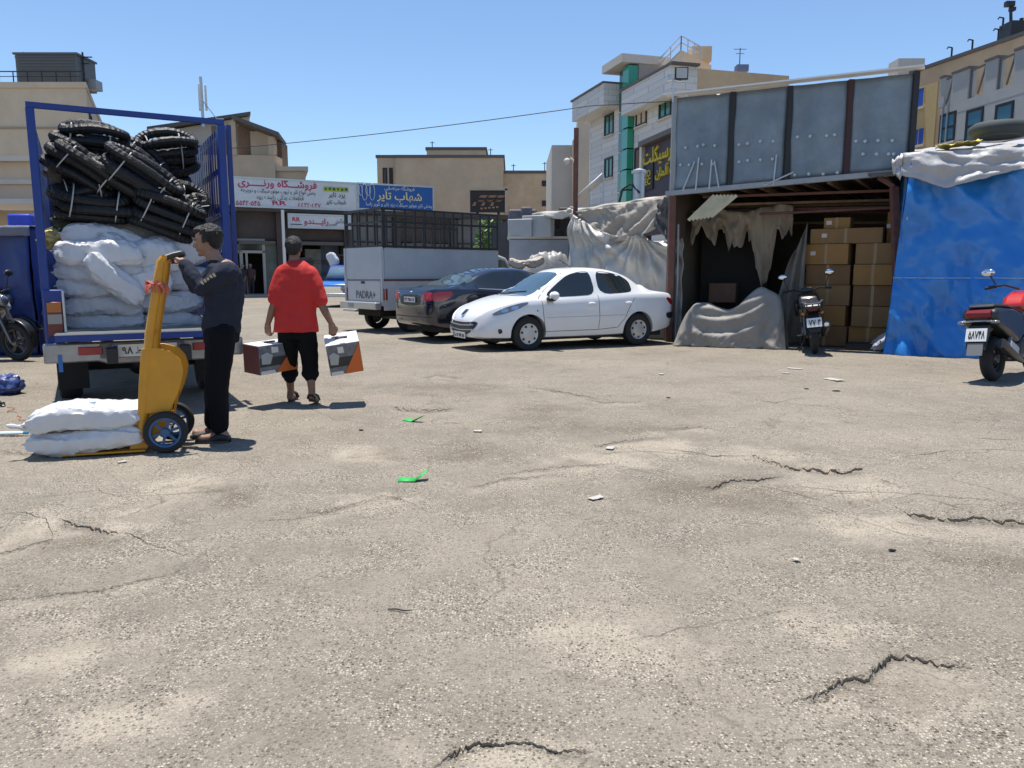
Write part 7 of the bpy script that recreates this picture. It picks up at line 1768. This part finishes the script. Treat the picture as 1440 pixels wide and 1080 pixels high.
for y_ in (-.235,.235):
    wc = hj(231,603); r_ = wc.z if wc.z > .1 else .15; r_ = .158
    q = MB(); q.lathe([(r_*.70,-.02),(r_*.80,-.028),(r_*.93,-.026),(r_,-.012),(r_,.012),(r_*.93,.026),(r_*.80,.028),(r_*.70,.02),(r_*.70,-.02)], axis='y', n=36); wl_ = hp_(q, 'wheel', M_TYRE, loc=(wc.x, y_, r_-.002))
    q = MB(); q.lathe([(r_*.62,-.022),(r_*.72,-.026),(r_*.72,.026),(r_*.62,.022),(r_*.62,-.022)], axis='y', n=36); q.build('rim', M_BRIM, wl_)
    q = MB(); q.lathe([(.03,-.035),(.03,.035)], axis='y', n=14); q.build('hub', M_BRIM, wl_)
    for k in range(6):
        a = 2*math.pi*k/6+.3; q = MB(); q.bar((.02*math.cos(a),0,.02*math.sin(a)),(r_*.64*math.cos(a),0,r_*.64*math.sin(a)),.02,.012,up=(0,1,0)); q.build('spoke', M_BRIM, wl_)
q = MB(); wc = hj(231,603); q.tube([(wc.x,-.25,.155),(wc.x,.25,.155)],.012); hp_(q, 'axle', M_STEEL)
for y_ in (-.17,.17): q = MB(); q.bar((wc.x,y_,.155),(hj(238,560).x,y_,hj(238,560).z),.03,.02); hp_(q, 'axle_bracket', M_HT)
# red rag tied round the column
q = MB(); c = hj(217,403)
for k in range(14):
    a = 2.4*k; r1 = rnd.uniform(.04,.085); q.tube([c+Vector((.02*math.cos(a),-.17+.02*math.sin(a),.0)), c+Vector((r1*math.cos(a),-.17+r1*.7*math.sin(a),.03*math.sin(3*a))), c+Vector((r1*1.1*math.cos(a+.4),-.17+r1*.8*math.sin(a+.4),-.045-.03*rnd.random()))], [.016,.013,.004], 6)
tag(q.build('rag_tie', mat('salmon_rag',(.50,.13,.09),.85), loc=(hp.x,hp.y,0), rotz=R(17)), 'salmon red rag tied round the yellow hand truck column', 'rag')
for i,(px,py,l_,h_,lab) in enumerate(((122,620,162,.165,'lower white sack lying on the toe plate of the hand truck'),(124,588,160,.175,'upper white sack lying on the hand truck with tied corner'))):
    c = at(px, py, HY); me = sack_mesh(l_*HY/FPX*.90, .44, h_*1.1, 20+3.1*i).mesh('sack', M_SACK)
    o = share('white_sack', me, None, (hp.x-.445*math.cos(R(17)), hp.y-.445*math.sin(R(17)), .11 if i == 0 else .275), (0, R(-1 if i == 0 else -3.5), R(15+4*i))); tag(o, lab, 'sack', 'white sacks on the hand truck')
    if i:
        q = MB(); q.tube([(-.40,-.1,-.03),(-.455,-.12,-.01),(-.49,-.13,.0),(-.52,-.14,.012)],[.03,.014,.02,.006],8); q.build('tied_corner', M_SACK, o)
        q = MB(); q.box((-.05,-.10,.098),(.22,.03,.004)); q.box((-.02,-.04,.101),(.16,.03,.004)); q.build('blue_print', mat('faded_blue_print',(.30,.40,.55),.7), o)

# ------------------------------------------------------------------ motorcycles
M_FRAME = mat('bike_black',(.014,.014,.015),.35,coat=.3); M_ENG = mat('engine_grey',(.16,.16,.165),.4,metal=.7); M_SEAT = mat('bike_seat',(.012,.012,.013),.7)
M_MIRR = mat('mirror_glass',(.75,.78,.82),.03,metal=1.0)
def bike_wheel(o, x, r_, wd, n=5, drum=True):
    q = MB(); q.tube([(x+(r_-wd)*math.cos(a), 0, r_+(r_-wd)*math.sin(a)) for a in [2*math.pi*k/32 for k in range(32)]], wd, 10, closed=True); t = q.build('wheel', M_TYRE, o)
    q = MB(); q.tube([(x+(r_-wd*1.9)*math.cos(a), 0, r_+(r_-wd*1.9)*math.sin(a)) for a in [2*math.pi*k/32 for k in range(32)]], wd*.42, 8, closed=True); q.build('rim', M_FRAME, t)
    q = MB(); q.lathe([(.05,-.06),(.06,-.03),(.06,.03),(.05,.06)], (x,0,r_), 'y', 16); q.build('hub', M_ENG, t)
    for k in range(n):
        a = 2*math.pi*k/n+.4; q = MB(); q.bar((x+.05*math.cos(a),0,r_+.05*math.sin(a)),(x+(r_-wd*2)*math.cos(a),0,r_+(r_-wd*2)*math.sin(a)),.035,.02,up=(0,1,0)); q.build('spoke', M_FRAME, t)
def motorcycle(label, loc_, rotz, lean, tankm, digits, group=None, mirr=True):
    o = thing('motorcycle', label, 'motorcycle', loc_, rotz, group); o.rotation_euler = (lean, 0, rotz)
    def b(mb, n, m, **k): return mb.build(n, m, o, **k)
    bike_wheel(o, 0, .30, .062); bike_wheel(o, 1.30, .30, .052)
    for s_ in (-1,1):
        q = MB(); q.tube([(1.30,.09*s_,.30),(1.02,.09*s_,.98)],[.026,.024]); b(q, 'fork_leg', M_ENG)
        q = MB(); q.bar((0,.10*s_,.30),(.50,.09*s_,.38),.035,.05); b(q, 'swingarm', M_FRAME)
        q = MB(); q.tube([(.02,.12*s_,.33),(.16,.12*s_,.68)],.028); b(q, 'shock_absorber', M_ENG)
        q = MB(); q.tube([(1.0,.06*s_,1.02),(.98,.22*s_,1.08),(.88,.38*s_,1.06)],.014); b(q, 'handlebar', M_FRAME)
        q = MB(); q.tube([(.92,.30*s_,1.07),(.87,.40*s_,1.06)],.021); b(q, 'grip', M_BLKPL)
        q = MB(); q.tube([(.93,.30*s_,1.08),(.92,.36*s_,1.24),(.93,.38*s_,1.30)],.009); mm = b(q, 'mirror', M_BLKPL)
        q = MB(); q.ball((.93,.39*s_,1.33),(.03,.085,.052),14,8); q.build('mirror_housing', M_BLKPL, mm)
        q = MB(); q.ball((.912,.39*s_,1.332),(.016,.072,.042),14,8); q.build('mirror_glass', M_MIRR, mm)
        q = MB(); q.ball((-.16,.14*s_,.70),(.05,.035,.03)); q.tube([(-.14,.05*s_,.70),(-.15,.12*s_,.70)],.01); b(q, 'rear_indicator', M_AMBER)
        q = MB(); q.tube([(.42,.10*s_,.30),(.44,.24*s_,.29)],.014); b(q, 'foot_peg', M_BLKPL)
    q = MB(); q.prism([(.42,.80),(.52,.96),(.78,1.02),(.98,.98),(1.03,.88),(.92,.76),(.6,.72)],-.17,.17,'y'); tk = b(q, 'fuel_tank', tankm, bevel=.05)
    q = MB(); q.prism([(-.22,.80),(-.20,.86),(.1,.84),(.42,.80),(.50,.82),(.46,.72),(.0,.74)],-.15,.15,'y'); b(q, 'seat', M_SEAT, bevel=.03)
    q = MB(); q.prism([(-.36,.80),(-.30,.86),(.1,.80),(.3,.70),(.05,.66),(-.28,.72)],-.14,.14,'y'); b(q, 'tail_cowl', tankm if tankm is not M_FRAME else M_FRAME, bevel=.03)
    q = MB(); q.ball((-.36,0,.77),(.03,.085,.035)); b(q, 'tail_light', mat('dark_red_lamp',(.09,.006,.008),.2))
    q = MB(); q.prism([(-.20,.72),(-.36,.60),(-.42,.40),(-.40,.39),(-.33,.58),(-.15,.70)],-.08,.08,'y'); b(q, 'rear_mudguard', M_BLKPL)
    pl = plate(o, digits, (-.415,0,.555), R(-90), .23, .15, blue=False); pl.rotation_euler = (R(-14),0,R(-90))
    q = MB(); q.tube([(-.38,-.10,.86),(-.30,-.16,.90),(.05,-.15,.88)],.013); q.tube([(-.38,.10,.86),(-.30,.16,.90),(.05,.15,.88)],.013); q.tube([(-.38,-.10,.86),(-.38,.10,.86)],.013); b(q, 'grab_rail', M_ENG)
    q = MB()
    for yy in (-.09,0,.09): q.tube([(-.36,yy,.885),(.0,yy,.885)],.010)
    b(q, 'luggage_rack', M_ENG)
    for s_ in (-1,1): q = MB(); q.prism([(.05,.74),(.40,.76),(.44,.56),(.20,.52)],.12*s_,.19*s_,'y'); b(q, 'side_panel', M_FRAME, bevel=.03)
    for s_ in (-1,1): q = MB(); q.prism([(.70,.84),(1.02,.92),(1.08,.80),(.85,.60)],.15*s_,.23*s_,'y'); b(q, 'tank_shroud', tankm, bevel=.03)
    q = MB(); q.box((.62,0,.40),(.36,.22,.24)); q.lathe([(.10,-.16),(.10,.16)], (.58,0,.36), 'y', 16)
    b(q, 'engine', M_ENG, bevel=.02)
    q = MB()
    for k in range(6): q.box((.74,0,.54+.028*k),(.19,.19,.014))
    q.box((.74,0,.61),(.14,.14,.2)); b(q, 'cylinder_fins', M_ENG)
    q = MB(); q.tube([(.83,-.06,.55),(.95,-.10,.42),(.80,-.14,.25),(.40,-.15,.24),(.15,-.17,.30)],.022); b(q, 'exhaust_pipe', M_ENG)
    q = MB(); q.tube([(.20,-.17,.29),(.1,-.18,.33),(-.30,-.19,.48),(-.34,-.19,.495)],[.03,.06,.07,.055],14); ex = b(q, 'silencer', M_BLKPL)
    q = MB(); q.lathe([(.03,-.34-.01),(.042,-.345)], (0,-.19,.50), 'x', 12); q.build('silencer_tip', M_CHROME, ex)
    q = MB(); q.tube([(1.02,0,.95),(.70,0,.75),(.35,0,.72)],.03); q.tube([(1.02,0,.90),(.80,0,.45)],.026); q.tube([(.35,0,.72),(.42,0,.38)],.026); q.tube([(.35,.06,.72),(-.2,.07,.76)],.018); q.tube([(.35,-.06,.72),(-.2,-.07,.76)],.018); b(q, 'frame', M_FRAME)
    q = MB(); q.ball((1.12,0,.93),(.09,.10,.11),14,10); hl = b(q, 'headlight', M_BLKPL); q = MB(); q.ball((1.16,0,.93),(.06,.085,.09),14,10); q.build('headlight_lens', M_LAMP, hl)
    q = MB(); q.box((1.0,0,1.06),(.10,.20,.09)); b(q, 'instruments', M_BLKPL, bevel=.02)
    q = MB(); q.lathe([(.355,-.07),(.36,-.04),(.36,.04),(.355,.07)], (1.30,0,.30), 'y', 14, R(20), R(150)); b(q, 'front_mudguard', M_FRAME, solid=.006)
    q = MB(); q.tube([(.42,.10,.28),(.36,.24,.0)],.012); b(q, 'side_stand', M_FRAME)
    return o
p = gnd(1146, 497.5)
motorcycle('black motorcycle seen from behind in front of the cartons', (p.x, p.y, 0), math.atan2(.945,.30), R(-7), M_FRAME, '۷۷ ۴')
bm_ = bpy.context.scene.objects
M_SILVT = mat('silver_tank',(.50,.51,.53),.25,metal=.4,coat=.5)
p = gnd(16, 509); motorcycle('motorcycle with silver white tank at the left edge behind the truck', (p.x-1.22, p.y+.45, 0), R(-14), R(4), M_SILVT, '۲۱', 'motorcycles at the left edge')
motorcycle('dark motorcycle behind the silver one at the left edge', (p.x-1.75, p.y+1.2, 0), R(-6), R(4), M_FRAME, '۳۵', 'motorcycles at the left edge')

# ---- red and black scooter at the right edge
p = gnd(1396, 536)
sc_ = thing('red_scooter', 'black and red scooter cut off by the right edge in front of blue tarp', 'scooter', (p.x, p.y, 0), math.atan2(.62,.78))
sc_.rotation_euler = (R(-5), 0, math.atan2(.62,.78)); sc_.scale = (1.08,1.08,1.08)
M_SRED = mat('scooter_red',(.50,.025,.012),.22,coat=.8)
def sb(mb, n, m, **k): return mb.build(n, m, sc_, **k)
bike_wheel(sc_, 0, .265, .068); bike_wheel(sc_, 1.28, .265, .06)
q = MB(); q.prism([(-.40,.78),(-.32,.86),(.2,.83),(.42,.76),(.45,.50),(.25,.42),(.1,.50),(-.05,.56),(-.32,.64)],-.19,.19,'y'); sb(q, 'tail_body', M_FRAME, bevel=.05)
q = MB(); q.prism([(-.34,.86),(-.30,.90),(.05,.885),(.35,.83),(.55,.80),(.52,.75),(.2,.82)],-.14,.14,'y'); sb(q, 'seat', M_SEAT, bevel=.025)
q = MB(); q.prism([(.66,.78),(.60,.84),(.70,.97),(.90,1.04),(1.04,1.0),(1.08,.84),(.95,.74),(.8,.72)],-.14,.14,'y'); sb(q, 'fuel_tank', M_SRED, bevel=.06)
q = MB(); q.prism([(.95,.55),(1.05,.95),(1.25,1.02),(1.45,.86),(1.42,.62),(1.2,.5)],-.14,.14,'y'); q2 = MB(); q2.prism([(.45,.50),(.50,.76),(.66,.80),(.95,.74),(1.0,.55),(.8,.45)],-.15,.15,'y'); sb(q2, 'side_cowl', M_FRAME, bevel=.05); sb(q, 'front_fairing', M_SRED, bevel=.06)
q = MB(); q.prism([(-.44,.80),(-.38,.84),(-.22,.82),(-.26,.74),(-.40,.745)],-.13,.13,'y'); sb(q, 'tail_light', mat('scooter_tail_red',(.16,.008,.014),.2), bevel=.015)
q = MB(); q.prism([(-.22,.70),(-.40,.66),(-.50,.40),(-.47,.39),(-.36,.58),(-.15,.64)],-.10,.10,'y'); sb(q, 'rear_mudguard', M_BLKPL)
pl = plate(sc_, '۵۸۷۴۸', (-.462,0,.56), R(-90), .215, .15, blue=False); pl.rotation_euler = (R(-18),0,R(-90))
q = MB(); q.box((0,0,0),(.16,.008,.14)); o = sb(q, 'reflector_panel', mat('smoked_lens',(.20,.20,.19),.2), loc=(-.505,0,.40)); o.rotation_euler=(R(-18),0,R(-90))
q = MB(); q.tube([(-.43,-.15,.71),(-.36,-.05,.715),(-.36,.05,.715),(-.43,.15,.71)],.012); sb(q, 'indicator_bar', M_STEEL)
for s_ in (-1,1):
    q = MB(); q.ball((-.40,.17*s_,.70),(.035,.05,.022)); sb(q, 'rear_indicator', M_LAMP)
    q = MB(); q.tube([(1.0,.05*s_,1.06),(.96,.2*s_,1.12),(.86,.36*s_,1.10)],.014); sb(q, 'handlebar', M_FRAME)
    q = MB(); q.tube([(.92,.28*s_,1.11),(.85,.38*s_,1.09)],.022); sb(q, 'grip', M_BLKPL)
    q = MB(); q.tube([(1.27,.09*s_,.27),(1.08,.09*s_,.90)],.024); sb(q, 'fork_leg', M_ENG)
q = MB(); q.tube([(.30,-.2,.22),(.05,-.21,.30),(-.05,-.21,.34),(-.34,-.21,.46)],[.03,.055,.065,.055],14); sb(q, 'silencer', mat('silencer_dark',(.05,.05,.05),.35,metal=.5))
q = MB(); q.box((-.12,-.268,.40),(.24,.012,.07),Matrix.Rotation(R(24),3,'Y')); sb(q, 'heat_shield', M_STEEL)
q = MB(); q.box((.45,0,.36),(.55,.24,.26)); q.lathe([(.11,-.17),(.11,.17)], (.30,0,.32), 'y', 16); sb(q, 'engine', M_ENG, bevel=.03)
q = MB(); q.prism([(.30,.30),(1.0,.28),(1.05,.42),(.6,.5),(.3,.45)],-.19,.19,'y'); sb(q, 'floor_board', M_BLKPL, bevel=.03)
q = MB(); q.tube([(.02,-.14,.28),(.16,-.14,.62)],.03); sb(q, 'shock_absorber', M_ENG)
# left mirror stands out over the tarp
q = MB(); q.tube([(.93,.28,1.12),(.9,.34,1.25)],.009); mm = sb(q, 'mirror', M_BLKPL); q = MB(); q.ball((.89,.36,1.29),(.03,.085,.045),14,8); q.build('mirror_glass', M_MIRR, mm)
q = MB(); q.tube([(.93,-.28,1.12),(.9,-.34,1.25)],.009); mm = sb(q, 'mirror', M_BLKPL); q = MB(); q.ball((.89,-.36,1.29),(.03,.085,.045),14,8); q.build('mirror_glass', M_MIRR, mm)

# ---- motorcycle under a grey dust cover in front of the garage
pa, pb_ = gnd(968, 486), gnd(1104, 492)
cw = Wall((pa.x, pa.y+.25), (pb_.x, pb_.y+.35))
prof = [(0,.40),(.06,.62),(.16,.80),(.26,.80),(.36,.72),(.46,.68),(.56,.76),(.66,.96),(.74,1.08),(.77,1.10),(.84,1.05),(.95,.92),(1.0,.62)]
def cover(u, v):
    zr = cat(prof, u); t = 2*v-1; a = abs(t); side_ = 1 if t < 0 else -1
    if a < .16: z = zr-.03*(a/.16)**2; out = .09*(a/.16); k = 0
    else:
        k = (a-.16)/.84; z = (zr-.03)*(1-k); out = .09+.20*k**.75
    # swags slung from the seat hump to the handlebar peak, and upright folds at the front corner
    f = 0
    for (d0, dep, amp) in ((.08,.12,.075),(.21,.23,.065),(.47,.27,.045)):
        if .10 < u < .88:
            w_ = (u-.10)/.78; zc = lerp(.82, 1.10, w_)-d0-dep*4*w_*(1-w_)
            dz = (z-zc); f += amp*(math.exp(-(dz/.035)**2) if dz > 0 else math.exp(-(dz/.13)**2))*min(1, 5*w_*(1-w_)+.1)
    f += .05*k*math.exp(-((u-.14)/.16)**2)*math.sin(38*u+2*z) + .045*k*math.exp(-((u-.9)/.14)**2)*math.sin(30*u-3*z) + .02*k*math.sin(17*u+1.5)
    f += .035*fbm(2.5*u+3, 2.0*z, side_)*k + .09*k*(.3-abs(noise.noise(Vector((7*u+2*z, 1.6*z-1.5*u, side_*3))))) + .05*k*(.3-abs(noise.noise(Vector((17*u-4*z, 4*z, side_)))))
    uu = -.05+u*1.10; uu = lerp(uu, (uu-.5)*1.08+.5, k)
    return cw.p(uu*cw.L, max(z, -.005), side_*(out+f))
q = MB(); q.grid(cover, 90, 70)
o = q.build('dust_cover', mat('taupe_canvas',(.27,.25,.22),.65,var=.08,vs=3,dirt=(.19,.175,.15),ds=2.5,da=.5,bump=.15,bs=40), angle=180, solid=.006); tag(o, 'grey dust cover draped over a motorcycle in front of the open garage', 'tarpaulin')

# ------------------------------------------------------------------ left edge: blue covered kiosk, bags, litter
Yk = 12.6; x0, x1 = xat(-95, Yk, 400), xat(46, Yk, 400); zt = zat(318, Yk)
kq = thing('blue_kiosk', 'blue tarpaulin covered kiosk at the left edge behind the motorcycles', 'kiosk', ((x0+x1)/2, Yk+.8, 0))
def kf(u, v): return Vector((lerp(x0,x1,u), Yk+.07*fbm(3*u,2*v,1)+.03*math.sin(11*u), zt*(1-v)-.01))
q = MB(); q.grid(kf, 30, 26); P(q, 'front_sheet', mat('deep_blue_sheet',(.012,.035,.17),.45,var=.2,vs=2,bump=.5,bs=10), kq, angle=180, solid=.006)
q = MB(); q.grid(lambda u,v: Vector((x1+.02+.03*fbm(2*u,2*v), Yk+1.6*u, zt*(1-v)-.01)), 10, 20); P(q, 'side_sheet', mat('deep_blue_sheet',(.01,.03,.17)), kq, angle=180, solid=.006)
def kt(u, v): return Vector((lerp(x0-.1,x1+.1,u), Yk-.12+1.8*max(0,v-.35)/.65, (zt-.16*(1-v/.35) if v < .35 else zt+.10*(v-.35))+.02*fbm(8*u,6*v)))
q = MB(); q.grid(kt, 30, 14); P(q, 'grey_top_sheet', mat('grey_top',(.14,.15,.19),.6,var=.15,vs=3,bump=.4,bs=15), kq, angle=180, solid=.006)
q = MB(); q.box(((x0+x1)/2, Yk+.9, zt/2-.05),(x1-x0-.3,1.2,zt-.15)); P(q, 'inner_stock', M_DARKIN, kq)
b0 = at(36, 302, 14.6); q = MB(); q.box((b0.x, b0.y, b0.z/2),(.42,.5,b0.z)); o = q.build('blue_crate_stack', mat('royal_blue_sheet',(.02,.05,.45),.5,var=.15,vs=4), bevel=.04); tag(o, 'bright blue wrapped stack showing behind the kiosk beside the truck post', 'stack')
q = MB(); q.box((at(20,285,16).x, 16.5, at(20,285,16).z),(2.2,1.6,.10)); q.box((at(20,285,16).x+.7, 16.5, at(20,285,16).z/2),(.1,.1,at(20,285,16).z)); o = q.build('pale_canopy', M_PALE); tag(o, 'pale flat canopy edge above the blue kiosk', 'canopy')
p = gnd(8, 556); o = lump(.15,.14,.12,4.4,.22).build('blue_white_bag', mat('blue_white_plastic',(.04,.07,.22),.4,var=.9,vs=7), loc=(p.x-.02,p.y+.1,.10)); tag(o, 'crumpled blue and white plastic bag on the ground at the left edge', 'bag')
q = MB(); p = gnd(-2, 572); o = lump(.06,.05,.03,2.1,.5).build('dark_scrap', M_BLKPL, loc=(p.x,p.y,.02)); tag(o, 'small dark scrap on the ground below the blue bag', 'litter')
p = gnd(18, 612); o = thing('plastic_bottle', 'flattened clear bottle with blue cap on the ground at the left', 'bottle', (p.x,p.y,.02), R(8))
q = MB(); q.tube([(-.13,0,0),(-.10,0,.0),(.04,0,.0),(.09,0,.0)],[.018,.026,.026,.012],10,sq=.6); q.build('bottle_body', mat('pale_plastic',(.55,.62,.68),.2), o)
q = MB(); q.tube([(.085,0,0),(.12,0,0)],.015,10); q.build('bottle_cap', mat('cyan_cap',(.05,.35,.60),.4), o)
q = MB(); pts = []
for k in range(26):
    t = k/25; a = gnd(10+30*t, 574+22*t); pts.append(a+Vector((.03*math.sin(17*t),.05*math.sin(23*t),.008+.004*math.sin(9*t))))
q.tube(pts,.004,5); tag(q.build('pink_twine', mat('pink_twine',(.45,.16,.12),.8)), 'thin pink twine curling on the ground left of the sacks', 'twine')
def paper(name, label, px, py, w_, d_, m, seed, rz=0, h=.02):
    p = gnd(px, py); r_ = random.Random(seed)
    def fn(u, v): return ((u-.5)*w_, (v-.5)*d_, .004+.4*h*abs(fbm(3*u+seed, 3*v))+h*.25*abs(u-.5))
    q = MB(); q.grid(fn, 8, 6); o = q.build(name, m, angle=180, solid=.002, loc=(p.x,p.y,gz(p.x,p.y)+.004), rotz=rz); return tag(o, label, 'litter')
GRN = mat('bright_green_card',(.03,.42,.08),.6)
def vlitter(label, px, py, s_, rz):
    p = gnd(px, py); o = thing('green_card', label, 'litter', (p.x,p.y,gz(p.x,p.y)+.006), rz)
    q = MB(); q.add([(-.10*s_,-.03*s_,0),(.01*s_,-.045*s_,0),(.02*s_,.02*s_,.004),(-.09*s_,.04*s_,.012)],[(0,1,2,3)]); q.build('flat_half', GRN, o, solid=.003)
    q = MB(); q.add([(.01*s_,-.045*s_,.001),(.09*s_,-.01*s_,.05*s_),(.10*s_,.05*s_,.055*s_),(.02*s_,.02*s_,.005)],[(0,1,2,3)]); q.build('raised_half', GRN, o, solid=.003)
vlitter('folded bright green card lying on the asphalt, the nearer one', 581, 677, 1.0, R(10)); vlitter('folded bright green card lying on the asphalt, the farther one', 581, 593, 1.0, R(-30))
WP = mat('white_scrap',(.42,.40,.36),.7)
for i,(px,py,w_,d_,lab) in enumerate(((672,607,.07,.06,'small white scrap right of the farther green card'),(838,703,.10,.05,'pale scrap on the asphalt below the centre pothole'),(858,632,.09,.06,'pale chip at the left of the centre pothole'),(1173,535,.24,.14,'flat white paper on the asphalt in front of the garage'),
   (1118,519,.20,.10,'pale paper strip nearest the black motorcycle'),(1105,526,.10,.06,'small pale scrap left of the paper strip'),(172,650,.06,.03,'tiny white chip in front of the hand truck'),(930,527,.10,.06,'small pale scrap in front of the white sedan'),(1120,790,.03,.03,'tiny white chip in the right foreground'),(1218,487,.16,.08,'thin pale strip on the ground before the carton stacks'))):
    paper('white_scrap', lab, px, py, w_, d_, WP, i*1.7, R(37*i))
BK = mat('black_scrap',(.02,.018,.015),.8)
for i,(px,py,w_,lab) in enumerate(((1176,551,.10,'black scrap right of the flat white paper'),(1134,548,.06,'small black scrap below the flat white paper'),(1254,777,.04,'small dark stone on the asphalt at the right'),(562,863,.10,'thin dark twig in the near centre foreground'),(508,606,.05,'small dark scrap beyond the green cards'),(940,560,.05,'small dark chip in the middle of the yard'))):
    p = gnd(px,py)
    if 'twig' in lab: q = MB(); q.tube([(-.05,0,.004),(-.015,.004,.006),(.02,-.002,.005),(.05,.006,.007)],[.0025,.003,.0028,.0015],6); tag(q.build('twig', BK, loc=(p.x,p.y,gz(p.x,p.y)+.003), rotz=R(-12)), lab, 'twig'); continue
    o = lump(w_/2.4,.004 if 'twig' in lab else w_/5,.005,3*i+1,.5).build('dark_scrap', BK, loc=(p.x,p.y,gz(p.x,p.y)+.008), rotz=R(-8)); tag(o, lab, 'litter')
# bundled cloth sacks behind the dark sedan
for i,(px,py) in enumerate(((727,371),(752,369))):
    p = at(px,py,18.4); o = sack_mesh(.42,.3,.2,31+i).build('cloth_bundle', mat('cream_cloth',(.50,.42,.34),.8,var=.15,vs=5), loc=tuple(p)); o.rotation_euler=(0,R(8-20*i),R(20*i)); tag(o, 'cream cloth bundle behind the parked sedans, ' + ('left one' if i == 0 else 'right one'), 'bundle')
q = MB(); p = at(738,380,18.5); q.box((p.x,p.y,p.z/2-.03),(1.0,.5,p.z-.08)); tag(q.build('stock_table', M_DARKIN), 'dark table carrying the cream bundles behind the sedans', 'table')
# green shrub seen through the rack
p = at(690, 340, 26)
sh = thing('green_shrub', 'bright green leafy shrub seen through the pickup rack', 'shrub', (p.x, p.y, 0))
q = MB(); q.tube([(0,0,-.1),(.02,0,1.0),(0,0,2.0)],[.04,.03,.02]); q.build('stem', M_WOOD, sh)
q = MB(); r_ = random.Random(4)
for k in range(900):
    a = r_.uniform(0,6.28); zz = r_.uniform(.9,3.1); rr = .6*math.sqrt(r_.random())*(1-.3*abs(zz-2)/1.1); c = Vector((rr*math.cos(a), rr*math.sin(a), zz))
    d = Vector((r_.uniform(-1,1),r_.uniform(-1,1),r_.uniform(-.3,.8))).normalized()*.10; e = d.cross(Vector((r_.uniform(-1,1),r_.uniform(-1,1),r_.uniform(-1,1)))).normalized()*.04
    q.add([c-d, c+e, c+d, c-e], [(0,1,2,3)])
q.build('crown', mat('leaf_green',(.07,.16,.02),.6,var=.4,vs=3), sh, smooth=False)
